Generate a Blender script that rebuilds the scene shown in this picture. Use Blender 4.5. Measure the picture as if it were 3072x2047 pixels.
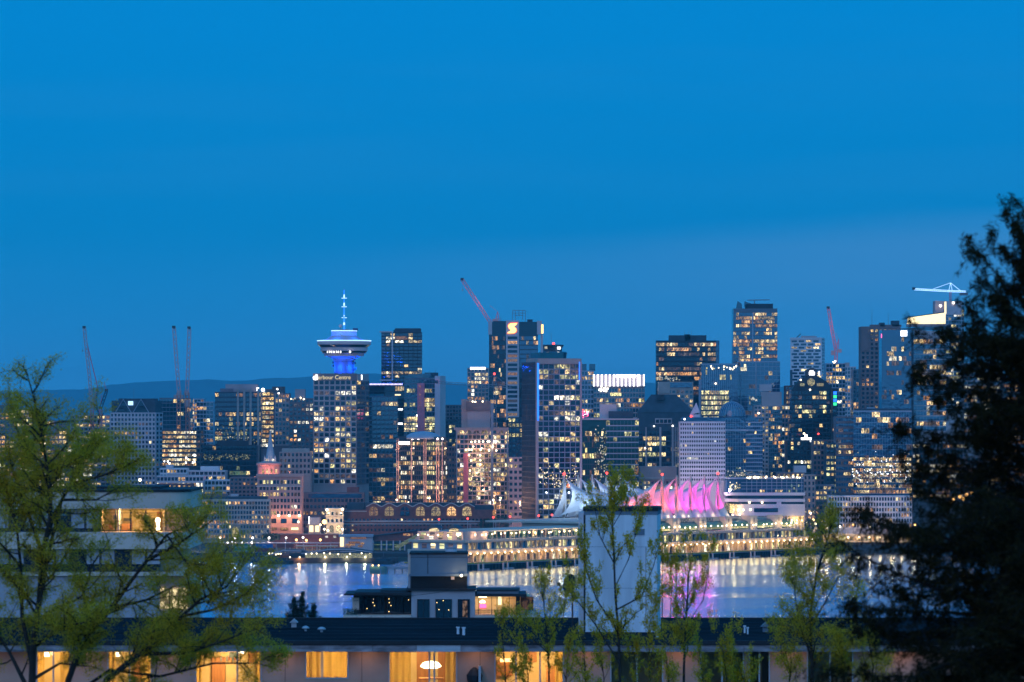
import bpy, math, random
import numpy as np
from mathutils import Vector, Matrix

# ------------------------------------------------------------------ clear
for o in list(bpy.data.objects):
    bpy.data.objects.remove(o, do_unlink=True)
sc = bpy.context.scene
COL = sc.collection
R = math.radians
HAZE = 3.6e-5

# ------------------------------------------------------------------ camera
F, CX, HY, CH = 13500.0, 1536.0, 1271.0, 90.0     # focal length in photo pixels, horizon row, camera height (m)
cam = bpy.data.cameras.new("camera")
cam.sensor_width = 36.0
cam.lens = 36.0 * F / 3072.0
cam.shift_y = (HY - 1023.5) / 3072.0
cam.clip_start = 1.0
cam.clip_end = 60000.0
cam.dof.use_dof = True
cam.dof.focus_distance = 3000.0
cam.dof.aperture_fstop = 3.6
co = bpy.data.objects.new("camera", cam)
co.location = (0, 0, CH)
co.rotation_euler = (R(90), 0, 0)
COL.objects.link(co)
sc.camera = co

# ------------------------------------------------------------------ render settings
sc.view_settings.view_transform = 'Standard'
sc.view_settings.look = 'None'
sc.view_settings.exposure = 0.0
sc.view_settings.gamma = 1.0
sc.view_settings.use_curve_mapping = False
cy = sc.cycles
cy.use_denoising = True
cy.max_bounces = 5
cy.diffuse_bounces = 2
cy.glossy_bounces = 3
cy.transmission_bounces = 3
cy.transparent_max_bounces = 8
cy.volume_bounces = 0
cy.sample_clamp_indirect = 1.2
cy.sample_clamp_direct = 0.0
cy.caustics_reflective = False
cy.caustics_refractive = False
cy.use_adaptive_sampling = True
cy.adaptive_threshold = 0.02


def lin(r, g, b):
    def f(c):
        c /= 255.0
        return c / 12.92 if c <= 0.04045 else ((c + 0.055) / 1.055) ** 2.4
    return (f(r), f(g), f(b), 1.0)


# ------------------------------------------------------------------ world: blue-hour sky
world = bpy.data.worlds.new("World")
sc.world = world
world.use_nodes = True
wt = world.node_tree
wt.nodes.clear()
def wn(t): return wt.nodes.new(t)
w_out = wn('ShaderNodeOutputWorld')
w_bg = wn('ShaderNodeBackground')
w_tc = wn('ShaderNodeTexCoord')
w_sep = wn('ShaderNodeSeparateXYZ')
wt.links.new(w_tc.outputs['Generated'], w_sep.inputs[0])
w_r = wn('ShaderNodeValToRGB')
els = w_r.color_ramp.elements
stops = [(0.0, (56, 146, 216)), (0.022, (26, 136, 205)), (0.042, (0, 132, 201)), (0.095, (0, 136, 212)),
         (0.35, (18, 132, 214)), (1.0, (40, 112, 190))]
els[0].position, els[0].color = stops[0][0], lin(*stops[0][1])
els[1].position, els[1].color = stops[-1][0], lin(*stops[-1][1])
for p, c in stops[1:-1]:
    e = els.new(p); e.color = lin(*c)
wt.links.new(w_sep.outputs['Z'], w_r.inputs[0])
# cloud bank low in the sky, thicker to the right
w_map = wn('ShaderNodeMapping'); w_map.inputs['Scale'].default_value = (5.0, 5.0, 60.0)
wt.links.new(w_tc.outputs['Generated'], w_map.inputs[0])
w_no = wn('ShaderNodeTexNoise'); w_no.inputs['Scale'].default_value = 1.0; w_no.inputs['Detail'].default_value = 4.0
wt.links.new(w_map.outputs[0], w_no.inputs['Vector'])
def wmath(op, a, b_):
    n = wn('ShaderNodeMath'); n.operation = op
    for i, q in enumerate((a, b_)):
        if isinstance(q, (int, float)): n.inputs[i].default_value = q
        else: wt.links.new(q, n.inputs[i])
    return n.outputs[0]
def wrange(v, a, b_, c, d):
    n = wn('ShaderNodeMapRange'); n.interpolation_type = 'SMOOTHSTEP'
    for i, q in enumerate((a, b_, c, d)): n.inputs[i + 1].default_value = q
    wt.links.new(v, n.inputs[0]); return n.outputs[0]
edge = wmath('ADD', wmath('MULTIPLY', w_sep.outputs['X'], 0.05), wmath('ADD', 0.0375, wmath('MULTIPLY', w_no.outputs[0], 0.006)))
below = wrange(wmath('SUBTRACT', edge, w_sep.outputs['Z']), -0.003, 0.005, 0.0, 1.0)
right = wrange(w_sep.outputs['X'], -0.09, 0.11, 0.0, 0.33)
fade = wrange(w_sep.outputs['Z'], 0.0, 0.040, 0.45, 1.0)
thick = wrange(w_no.outputs[0], 0.3, 0.7, 0.65, 1.0)
streak = wmath('MULTIPLY', wrange(w_no.outputs[0], 0.45, 0.7, 0.0, 0.03), wrange(w_sep.outputs['Z'], 0.2, 0.05, 0.0, 1.0))
veil = wmath('ADD', wmath('MULTIPLY', wmath('MULTIPLY', below, right), wmath('MULTIPLY', fade, thick)), streak)
w_m1 = wn('ShaderNodeMix'); w_m1.data_type = 'RGBA'
w_m1.inputs[7].default_value = lin(100, 151, 207)
wt.links.new(veil, w_m1.inputs[0]); wt.links.new(w_r.outputs[0], w_m1.inputs[6])
# the side of the sky where the sun has set (behind the camera) is paler
w_bk = wn('ShaderNodeMapRange'); w_bk.interpolation_type = 'SMOOTHSTEP'
w_bk.inputs[1].default_value = 0.75; w_bk.inputs[2].default_value = -0.9; w_bk.inputs[3].default_value = 0.0; w_bk.inputs[4].default_value = 1.0
wt.links.new(w_sep.outputs['Y'], w_bk.inputs[0])
w_m2 = wn('ShaderNodeMix'); w_m2.data_type = 'RGBA'
w_m2.inputs[7].default_value = (0.11, 0.48, 1.08, 1)
wt.links.new(w_bk.outputs[0], w_m2.inputs[0]); wt.links.new(w_m1.outputs[2], w_m2.inputs[6])
wt.links.new(w_m2.outputs[2], w_bg.inputs[0])
w_bg.inputs[1].default_value = 1.0
wt.links.new(w_bg.outputs[0], w_out.inputs[0])
world.cycles.sampling_method = 'AUTOMATIC'

# ------------------------------------------------------------------ sun: the last afterglow, from behind the camera
sl = bpy.data.lights.new("sun", 'SUN')
sl.energy = 0.19
sl.angle = R(40)
sl.color = (1.0, 0.50, 0.40)
so = bpy.data.objects.new("sun", sl)
so.rotation_euler = (R(68), 0, R(-25))
COL.objects.link(so)

# ------------------------------------------------------------------ helpers
def P(px, py, D):
    return Vector(((px - CX) * D / F, D, CH + (HY - py) * D / F))
def PX(px, D): return (px - CX) * D / F
def PZ(py, D): return CH + (HY - py) * D / F

MATS = {}
def new_mat(name):
    m = bpy.data.materials.new(name); m.use_nodes = True
    m.node_tree.nodes.clear()
    MATS[name] = m
    return m, m.node_tree
def link(nt, a, b): nt.links.new(a, b)

def mat(name, col, rough=0.7, metal=0.0, var=0.25, scale=0.25, ior=1.45, bump=0.0, stretch=(1, 1, 1), coat=0.0):
    m, nt = new_mat(name)
    out = nt.nodes.new('ShaderNodeOutputMaterial'); b = nt.nodes.new('ShaderNodeBsdfPrincipled')
    link(nt, b.outputs[0], out.inputs[0])
    b.inputs['Roughness'].default_value = rough; b.inputs['Metallic'].default_value = metal; b.inputs['IOR'].default_value = ior
    c = (*col, 1.0)
    if var > 0:
        tc = nt.nodes.new('ShaderNodeTexCoord'); mp = nt.nodes.new('ShaderNodeMapping'); mp.inputs['Scale'].default_value = stretch
        no = nt.nodes.new('ShaderNodeTexNoise'); no.inputs['Scale'].default_value = scale; no.inputs['Detail'].default_value = 5.0
        link(nt, tc.outputs['Object'], mp.inputs[0]); link(nt, mp.outputs[0], no.inputs['Vector'])
        rp = nt.nodes.new('ShaderNodeMapRange')
        rp.inputs[1].default_value = 0.3; rp.inputs[2].default_value = 0.7
        rp.inputs[3].default_value = 1.0 - var; rp.inputs[4].default_value = 1.0 + var * 0.6
        link(nt, no.outputs[0], rp.inputs[0])
        mx = nt.nodes.new('ShaderNodeVectorMath'); mx.operation = 'SCALE'
        mx.inputs[0].default_value = col
        link(nt, rp.outputs[0], mx.inputs['Scale'])
        link(nt, mx.outputs[0], b.inputs['Base Color'])
        if bump > 0:
            bp = nt.nodes.new('ShaderNodeBump'); bp.inputs['Strength'].default_value = bump; bp.inputs['Distance'].default_value = 0.05
            link(nt, no.outputs[0], bp.inputs['Height']); link(nt, bp.outputs[0], b.inputs['Normal'])
    else:
        b.inputs['Base Color'].default_value = c
    return m

def emat(name, col, strength, base=None):
    m, nt = new_mat(name)
    out = nt.nodes.new('ShaderNodeOutputMaterial'); e = nt.nodes.new('ShaderNodeEmission')
    e.inputs[0].default_value = (*col, 1.0); e.inputs[1].default_value = strength
    link(nt, e.outputs[0], out.inputs[0])
    m.cycles.emission_sampling = 'NONE'
    return m

def window_mat(name, c1, c2, smin, smax, sharp=0.5):
    """a lit room behind glass: ceiling lights, furniture and blinds make it uneven; each pane differs"""
    m, nt = new_mat(name)
    N = nt.nodes.new
    out = N('ShaderNodeOutputMaterial'); oi = N('ShaderNodeObjectInfo'); tc = N('ShaderNodeTexCoord')
    ad = N('ShaderNodeVectorMath'); ad.operation = 'ADD'
    mu = N('ShaderNodeMath'); mu.operation = 'MULTIPLY'; mu.inputs[1].default_value = 91.7
    link(nt, oi.outputs['Random'], mu.inputs[0])
    link(nt, tc.outputs['Object'], ad.inputs[0]); link(nt, mu.outputs[0], ad.inputs[1])
    mp = N('ShaderNodeMapping'); mp.inputs['Scale'].default_value = (2.6, 0.1, 1.6)
    link(nt, ad.outputs[0], mp.inputs[0])
    no = N('ShaderNodeTexNoise'); no.inputs['Scale'].default_value = 1.0; no.inputs['Detail'].default_value = 2.5
    link(nt, mp.outputs[0], no.inputs['Vector'])
    mr = N('ShaderNodeMapRange'); mr.interpolation_type = 'SMOOTHSTEP'
    mr.inputs[1].default_value = 0.5 - 0.2 * sharp; mr.inputs[2].default_value = 0.62; mr.inputs[3].default_value = 0.10; mr.inputs[4].default_value = 1.0
    link(nt, no.outputs[0], mr.inputs[0])
    # per-pane brightness
    pw = N('ShaderNodeMath'); pw.operation = 'FRACT'
    m2 = N('ShaderNodeMath'); m2.operation = 'MULTIPLY'; m2.inputs[1].default_value = 7.31
    link(nt, oi.outputs['Random'], m2.inputs[0]); link(nt, m2.outputs[0], pw.inputs[0])
    br = N('ShaderNodeMapRange'); br.inputs[3].default_value = smin; br.inputs[4].default_value = smax
    sq = N('ShaderNodeMath'); sq.operation = 'POWER'; sq.inputs[1].default_value = 2.2
    link(nt, pw.outputs[0], sq.inputs[0]); link(nt, sq.outputs[0], br.inputs[0])
    st = N('ShaderNodeMath'); st.operation = 'MULTIPLY'
    link(nt, mr.outputs[0], st.inputs[0]); link(nt, br.outputs[0], st.inputs[1])
    cm = N('ShaderNodeMix'); cm.data_type = 'RGBA'
    cm.inputs[6].default_value = (*c1, 1); cm.inputs[7].default_value = (*c2, 1)
    link(nt, oi.outputs['Random'], cm.inputs[0])
    e = N('ShaderNodeEmission'); link(nt, cm.outputs[2], e.inputs[0]); link(nt, st.outputs[0], e.inputs[1])
    g = N('ShaderNodeBsdfGlossy'); g.inputs['Roughness'].default_value = 0.05; g.inputs['Color'].default_value = (0.06, 0.06, 0.06, 1)
    ads = N('ShaderNodeAddShader'); link(nt, e.outputs[0], ads.inputs[0]); link(nt, g.outputs[0], ads.inputs[1])
    link(nt, ads.outputs[0], out.inputs[0])
    m.cycles.emission_sampling = 'NONE'
    return m

def glass_mat(name, col, refl, rough=0.04):
    """coated facade glass, each pane slightly out of true"""
    m, nt = new_mat(name)
    N = nt.nodes.new
    out = N('ShaderNodeOutputMaterial'); b = N('ShaderNodeBsdfPrincipled')
    b.inputs['Base Color'].default_value = (*col, 1); b.inputs['Roughness'].default_value = rough; b.inputs['IOR'].default_value = refl
    tc = N('ShaderNodeTexCoord'); no = N('ShaderNodeTexNoise'); no.inputs['Scale'].default_value = 0.35; no.inputs['Detail'].default_value = 2
    link(nt, tc.outputs['Object'], no.inputs['Vector'])
    bp = N('ShaderNodeBump'); bp.inputs['Strength'].default_value = 0.25; bp.inputs['Distance'].default_value = 0.25
    link(nt, no.outputs[0], bp.inputs['Height']); link(nt, bp.outputs[0], b.inputs['Normal'])
    link(nt, b.outputs[0], out.inputs[0])
    return m

class MB:
    def __init__(s): s.v = []; s.f = []; s.m = []
    def add(s, vs, fs, m=0):
        n = len(s.v); s.v.extend([tuple(p) for p in vs])
        for f in fs: s.f.append([i + n for i in f]); s.m.append(m)
        return s
    def box(s, x0, x1, y0, y1, z0, z1, m=0, T=None):
        vs = [(x, y, z) for z in (z0, z1) for y in (y0, y1) for x in (x0, x1)]
        if T: vs = [T(*p) for p in vs]
        return s.add(vs, [(0, 2, 3, 1), (4, 5, 7, 6), (0, 1, 5, 4), (2, 6, 7, 3), (0, 4, 6, 2), (1, 3, 7, 5)], m)
    def prism(s, pts, z0, z1, m=0, cap=True):
        n = len(pts)
        vs = [(x, y, z0) for x, y in pts] + [(x, y, z1) for x, y in pts]
        fs = [(i, (i + 1) % n, n + (i + 1) % n, n + i) for i in range(n)]
        if cap: fs += [tuple(range(n))[::-1], tuple(range(n, 2 * n))]
        return s.add(vs, fs, m)
    def extrude_y(s, pts, y0, y1, m=0):
        n = len(pts)
        vs = [(x, y0, z) for x, z in pts] + [(x, y1, z) for x, z in pts]
        fs = [(i, (i + 1) % n, n + (i + 1) % n, n + i) for i in range(n)] + [tuple(range(n))[::-1], tuple(range(n, 2 * n))]
        return s.add(vs, fs, m)
    def tube(s, pts, r0, r1=None, n=5, m=0, cap=True):
        r1 = r0 if r1 is None else r1
        pts = [Vector(p) for p in pts]; k = len(pts); vs = []
        for i, p in enumerate(pts):
            d = (pts[min(i + 1, k - 1)] - pts[max(i - 1, 0)])
            d = d.normalized() if d.length > 1e-9 else Vector((0, 0, 1))
            a = d.cross(Vector((0, 0, 1)) if abs(d.z) < 0.9 else Vector((1, 0, 0))).normalized(); b = d.cross(a)
            r = r0 + (r1 - r0) * i / max(1, k - 1)
            for j in range(n):
                t = 2 * math.pi * (j + 0.5) / n
                vs.append(p + a * (r * math.cos(t)) + b * (r * math.sin(t)))
        fs = [(i * n + j, i * n + (j + 1) % n, (i + 1) * n + (j + 1) % n, (i + 1) * n + j) for i in range(k - 1) for j in range(n)]
        if cap: fs += [tuple(range(n))[::-1], tuple(range((k - 1) * n, k * n))]
        return s.add(vs, fs, m)
    def lathe(s, prof, n=24, m=0, c=(0, 0)):
        vs = [(c[0] + r * math.cos(2 * math.pi * j / n), c[1] + r * math.sin(2 * math.pi * j / n), z) for r, z in prof for j in range(n)]
        k = len(prof)
        fs = [(i * n + j, i * n + (j + 1) % n, (i + 1) * n + (j + 1) % n, (i + 1) * n + j) for i in range(k - 1) for j in range(n)]
        fs += [tuple(range(n))[::-1], tuple(range((k - 1) * n, k * n))]
        return s.add(vs, fs, m)
    def ball(s, c, r, m=0, n=8):
        vs = []; rings = n // 2
        prof = [(max(1e-3, r * math.sin(math.pi * i / rings)), -r * math.cos(math.pi * i / rings)) for i in range(rings + 1)]
        k = len(s.v)
        s.lathe([(a, z + c[2]) for a, z in prof], n, m, (c[0], c[1]))
        return s
    def build(s, name, mats, parent=None, smooth=False, kind=None):
        me = bpy.data.meshes.new(name)
        me.from_pydata(s.v, [], s.f)
        if not isinstance(mats, (list, tuple)): mats = [mats]
        for q in mats: me.materials.append(MATS[q] if isinstance(q, str) else q)
        if len(mats) > 1: me.polygons.foreach_set('material_index', s.m)
        if smooth: me.polygons.foreach_set('use_smooth', [True] * len(me.polygons))
        me.update()
        return put(name, me, parent, kind)

def put(name, data, parent=None, kind=None):
    o = bpy.data.objects.new(name, data); COL.objects.link(o)
    if parent is not None: o.parent = parent
    if kind: o['kind'] = kind
    return o
def tag(o, label, cat, group=None):
    o['label'] = label; o['category'] = cat
    if group: o['group'] = group
    return o
def thing(name, label, cat, loc=(0, 0, 0), rz=0.0, group=None):
    o = bpy.data.objects.new(name, None); o.empty_display_size = 0.5; COL.objects.link(o)
    o.location = loc; o.rotation_euler = (0, 0, rz)
    return tag(o, label, cat, group)
def struct(o):
    o['kind'] = 'structure'; return o
def point_light(name, loc, col, power, radius, parent=None, spot=None, target=None):
    l = bpy.data.lights.new(name, 'SPOT' if spot else 'POINT'); l.energy = power; l.color = col; l.shadow_soft_size = radius
    if spot: l.spot_size = R(spot); l.spot_blend = 0.6
    o = put(name, l, parent); o.location = loc
    if target is not None:
        o.rotation_euler = (Vector(target) - Vector(loc)).to_track_quat('-Z', 'Y').to_euler()
    return o
def text(name, body, loc, size, m, parent=None, rz=0.0, align='CENTER', ext=0.05):
    c = bpy.data.curves.new(name, 'FONT'); c.body = body; c.size = size; c.align_x = align; c.align_y = 'CENTER'; c.extrude = ext
    c.materials.append(MATS[m])
    t = bpy.data.objects.new(name, c); me = bpy.data.meshes.new_from_object(t); bpy.data.objects.remove(t)
    me.name = name
    o = put(name, me, parent); o.location = loc; o.rotation_euler = (R(90), 0, rz)
    return o

# ------------------------------------------------------------------ materials
mat('conc', (0.52, 0.37, 0.35), 0.8, var=0.18, scale=0.08)
mat('conc_dark', (0.24, 0.18, 0.19), 0.8, var=0.2, scale=0.08)
mat('conc_light', (0.70, 0.54, 0.53), 0.75, var=0.12, scale=0.06)
mat('white_wall', (0.80, 0.70, 0.70), 0.7, var=0.10, scale=0.1)
mat('beige', (0.46, 0.36, 0.31), 0.8, var=0.18, scale=0.12)
mat('pink_stone', (0.55, 0.34, 0.29), 0.8, var=0.15, scale=0.15)
mat('brick', (0.24, 0.09, 0.08), 0.85, var=0.25, scale=0.4)
mat('brown', (0.26, 0.16, 0.15), 0.8, var=0.2, scale=0.1)
mat('trim', (0.55, 0.46, 0.43), 0.7, var=0.15, scale=0.3)
mat('slate', (0.05, 0.07, 0.09), 0.7, var=0.3, scale=0.2)
mat('dark', (0.025, 0.03, 0.04), 0.6, var=0.3, scale=0.2)
mat('mull', (0.16, 0.17, 0.20), 0.5, var=0.1, scale=0.2)
mat('mull_mid', (0.25, 0.25, 0.29), 0.5, var=0.1, scale=0.2)
mat('mull_light', (0.40, 0.42, 0.48), 0.5, var=0.1, scale=0.2)
mat('steel', (0.30, 0.30, 0.33), 0.5, metal=0.3, var=0.15, scale=0.3)
mat('crane_red', (0.90, 0.20, 0.24), 0.6, var=0.2, scale=0.3)
mat('crane_pale', (0.75, 0.46, 0.46), 0.6, var=0.2, scale=0.3)
mat('crane_orange', (0.62, 0.20, 0.12), 0.6, var=0.2, scale=0.3)
mat('green_paint', (0.02, 0.28, 0.17), 0.5, var=0.2, scale=0.5)
mat('blue_paint', (0.02, 0.17, 0.42), 0.5, var=0.2, scale=0.5)
mat('red_paint', (0.28, 0.07, 0.06), 0.55, var=0.25, scale=0.5)
mat('teal_roof', (0.02, 0.16, 0.18), 0.6, var=0.2, scale=0.3)
mat('timber', (0.05, 0.05, 0.055), 0.85, var=0.4, scale=0.6)
mat('yellow_edge', (0.65, 0.42, 0.08), 0.6, var=0.15, scale=0.5)
glass_mat('glass', (0.008, 0.022, 0.042), 1.95)
glass_mat('glass_teal', (0.008, 0.055, 0.080), 2.1)
glass_mat('glass_blue', (0.014, 0.06, 0.13), 2.3)
glass_mat('glass_black', (0.004, 0.010, 0.022), 1.68)
glass_mat('glass_green', (0.010, 0.055, 0.05), 1.6)
window_mat('lit_warm', (1.0, 0.62, 0.22), (1.0, 0.80, 0.42), 0.46, 2.84)
window_mat('lit_orange', (1.0, 0.42, 0.12), (1.0, 0.58, 0.24), 0.37, 1.94)
window_mat('lit_white', (1.0, 0.84, 0.50), (0.96, 0.92, 0.78), 1.06, 3.89)
window_mat('lit_yellow', (1.0, 0.80, 0.30), (0.90, 0.88, 0.42), 0.48, 2.69)
window_mat('lit_dim', (0.62, 0.30, 0.20), (0.55, 0.42, 0.34), 0.12, 0.45)
window_mat('lit_green', (0.45, 0.80, 0.42), (0.80, 0.85, 0.40), 0.20, 0.7, 1.0)
emat('led_white', (0.95, 0.97, 1.0), 4.0)
emat('led_cream', (1.0, 0.82, 0.46), 1.9)
emat('led_blue', (0.02, 0.16, 1.0), 2.6)
emat('led_blue_soft', (0.01, 0.10, 0.85), 0.9)
emat('led_ice', (0.38, 0.64, 1.0), 2.2)
emat('led_violet', (0.62, 0.55, 1.0), 3.0)
emat('led_red', (1.0, 0.06, 0.05), 5.0)
emat('led_pink', (1.0, 0.12, 0.35), 2.5)
emat('led_green', (0.05, 0.9, 0.35), 1.6)
emat('sign_yellow', (1.0, 0.62, 0.18), 3.2)
emat('sign_red', (1.0, 0.09, 0.05), 1.6)
emat('lamp_warm', (1.0, 0.80, 0.50), 7.0)
emat('lamp_white', (1.0, 0.93, 0.86), 7.0)
emat('lamp_orange', (1.0, 0.50, 0.14), 7.0)
emat('text_cream', (1.0, 0.85, 0.5), 0.9)
mat('text_white', (0.75, 0.75, 0.75), 0.6, var=0)
mat('text_dark', (0.03, 0.03, 0.04), 0.6, var=0)

TONES = {'w': 'lit_warm', 'o': 'lit_orange', 'b': 'lit_white', 'y': 'lit_yellow', 'd': 'lit_dim', 'g': 'lit_green'}

# shared unit pane
PANE = {}
def pane_mesh(m):
    if m not in PANE:
        b = MB().box(-0.5, 0.5, -0.5, 0.5, -0.5, 0.5)
        me = bpy.data.meshes.new('window'); me.from_pydata(b.v, [], b.f); me.materials.append(MATS[m]); PANE[m] = me
    return PANE[m]

# ------------------------------------------------------------------ terrain and water
PROF = [(-400, 84), (0, 75), (230, 71), (320, 60), (520, 46), (900, 18), (1290, 1.2), (1300, -6), (2930, -6), (2942, 2.5), (2990, 4.0),
        (3060, 8), (3300, 18), (3700, 30), (4600, 40), (6500, 20), (9000, 10), (32000, 10)]
def zg(D):
    for (a, za), (b, zb) in zip(PROF, PROF[1:]):
        if a <= D <= b: return za + (zb - za) * (D - a) / (b - a)
    return PROF[-1][1]
mat('earth', (0.06, 0.065, 0.05), 0.95, var=0.4, scale=0.02)
mat('forest_hazed', (0.012, 0.085, 0.11), 0.95, var=0.4, scale=0.002)  # some of the distance haze is mixed into this blue
mat('rock', (0.13, 0.13, 0.14), 0.9, var=0.4, scale=0.8)
mat('asphalt', (0.06, 0.06, 0.065), 0.85, var=0.3, scale=0.1)
def terrain():
    xs = [-7000, -3000, -1500, -800, -400, -200, 0, 70, 120, 200, 400, 800, 1500, 3000, 7000]
    vs = []; fs = []
    for D, z in PROF:
        for x in xs: vs.append((x, D + (170 if x >= 120 and 2900 < D < 3062 else 0) * (1 if D < 3000 else 0.75), z))
    n = len(xs)
    for i in range(len(PROF) - 1):
        for j in range(n - 1): fs.append((i * n + j, i * n + j + 1, (i + 1) * n + j + 1, (i + 1) * n + j))
    b = MB().add(vs, fs)
    struct(b.build('ground', 'earth'))
terrain()

# water
m, nt = new_mat('water')
N = nt.nodes.new
out = N('ShaderNodeOutputMaterial'); b = N('ShaderNodeBsdfGlossy'); b.distribution = 'MULTI_GGX'; b.inputs['Color'].default_value = (0.66, 0.83, 0.97, 1)
df = N('ShaderNodeBsdfDiffuse'); df.inputs[0].default_value = (0.02, 0.07, 0.13, 1); ms = N('ShaderNodeMixShader'); ms.inputs[0].default_value = 0.88
tc = N('ShaderNodeTexCoord'); mp = N('ShaderNodeMapping'); mp.inputs['Scale'].default_value = (0.0022, 0.010, 1)
no = N('ShaderNodeTexNoise'); no.inputs['Scale'].default_value = 1.0; no.inputs['Detail'].default_value = 4
link(nt, tc.outputs['Object'], mp.inputs[0]); link(nt, mp.outputs[0], no.inputs['Vector'])
mr = N('ShaderNodeMapRange'); mr.inputs[1].default_value = 0.35; mr.inputs[2].default_value = 0.65; mr.inputs[3].default_value = 0.17; mr.inputs[4].default_value = 0.27
link(nt, no.outputs[0], mr.inputs[0]); link(nt, mr.outputs[0], b.inputs['Roughness'])
link(nt, df.outputs[0], ms.inputs[1]); link(nt, b.outputs[0], ms.inputs[2]); link(nt, ms.outputs[0], out.inputs[0])
struct(MB().add([(-6000, 1200, 0), (6000, 1200, 0), (6000, 3150, 0), (-6000, 3150, 0)], [(0, 1, 2, 3)]).build('water', 'water'))

# far ridges (about 16 km away)
def ridge(name, D, pts, label):
    random.seed(5)
    fx = [p[0] for p in pts]; fy = [p[1] for p in pts]
    vs = []; fs = []; n = 0
    for px in range(int(fx[0]), int(fx[-1]) + 1, 24):
        y = np.interp(px, fx, fy) + random.uniform(-1.2, 1.2)
        for k, (dd, q) in enumerate(((0, 0), (500, 0.55), (1100, 1.0), (2600, 0.3))):
            zt = PZ(y, D + 1100)
            vs.append((PX(px, D + 1100), D + dd + random.uniform(-60, 60) * (k > 0), 5 + (zt - 5) * q)); 
        n += 1
    for i in range(n - 1):
        for k in range(3): fs.append((i * 4 + k, (i + 1) * 4 + k, (i + 1) * 4 + k + 1, i * 4 + k + 1))
    struct(MB().add(vs, fs).build(name, 'forest_hazed', smooth=True))
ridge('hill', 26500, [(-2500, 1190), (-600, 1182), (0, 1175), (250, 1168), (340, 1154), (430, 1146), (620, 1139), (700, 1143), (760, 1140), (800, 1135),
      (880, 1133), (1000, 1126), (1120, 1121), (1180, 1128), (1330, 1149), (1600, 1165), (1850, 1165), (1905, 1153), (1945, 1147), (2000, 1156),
      (2100, 1168), (2300, 1166), (2360, 1160), (2700, 1172), (3300, 1190), (5500, 1200)], '')

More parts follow.
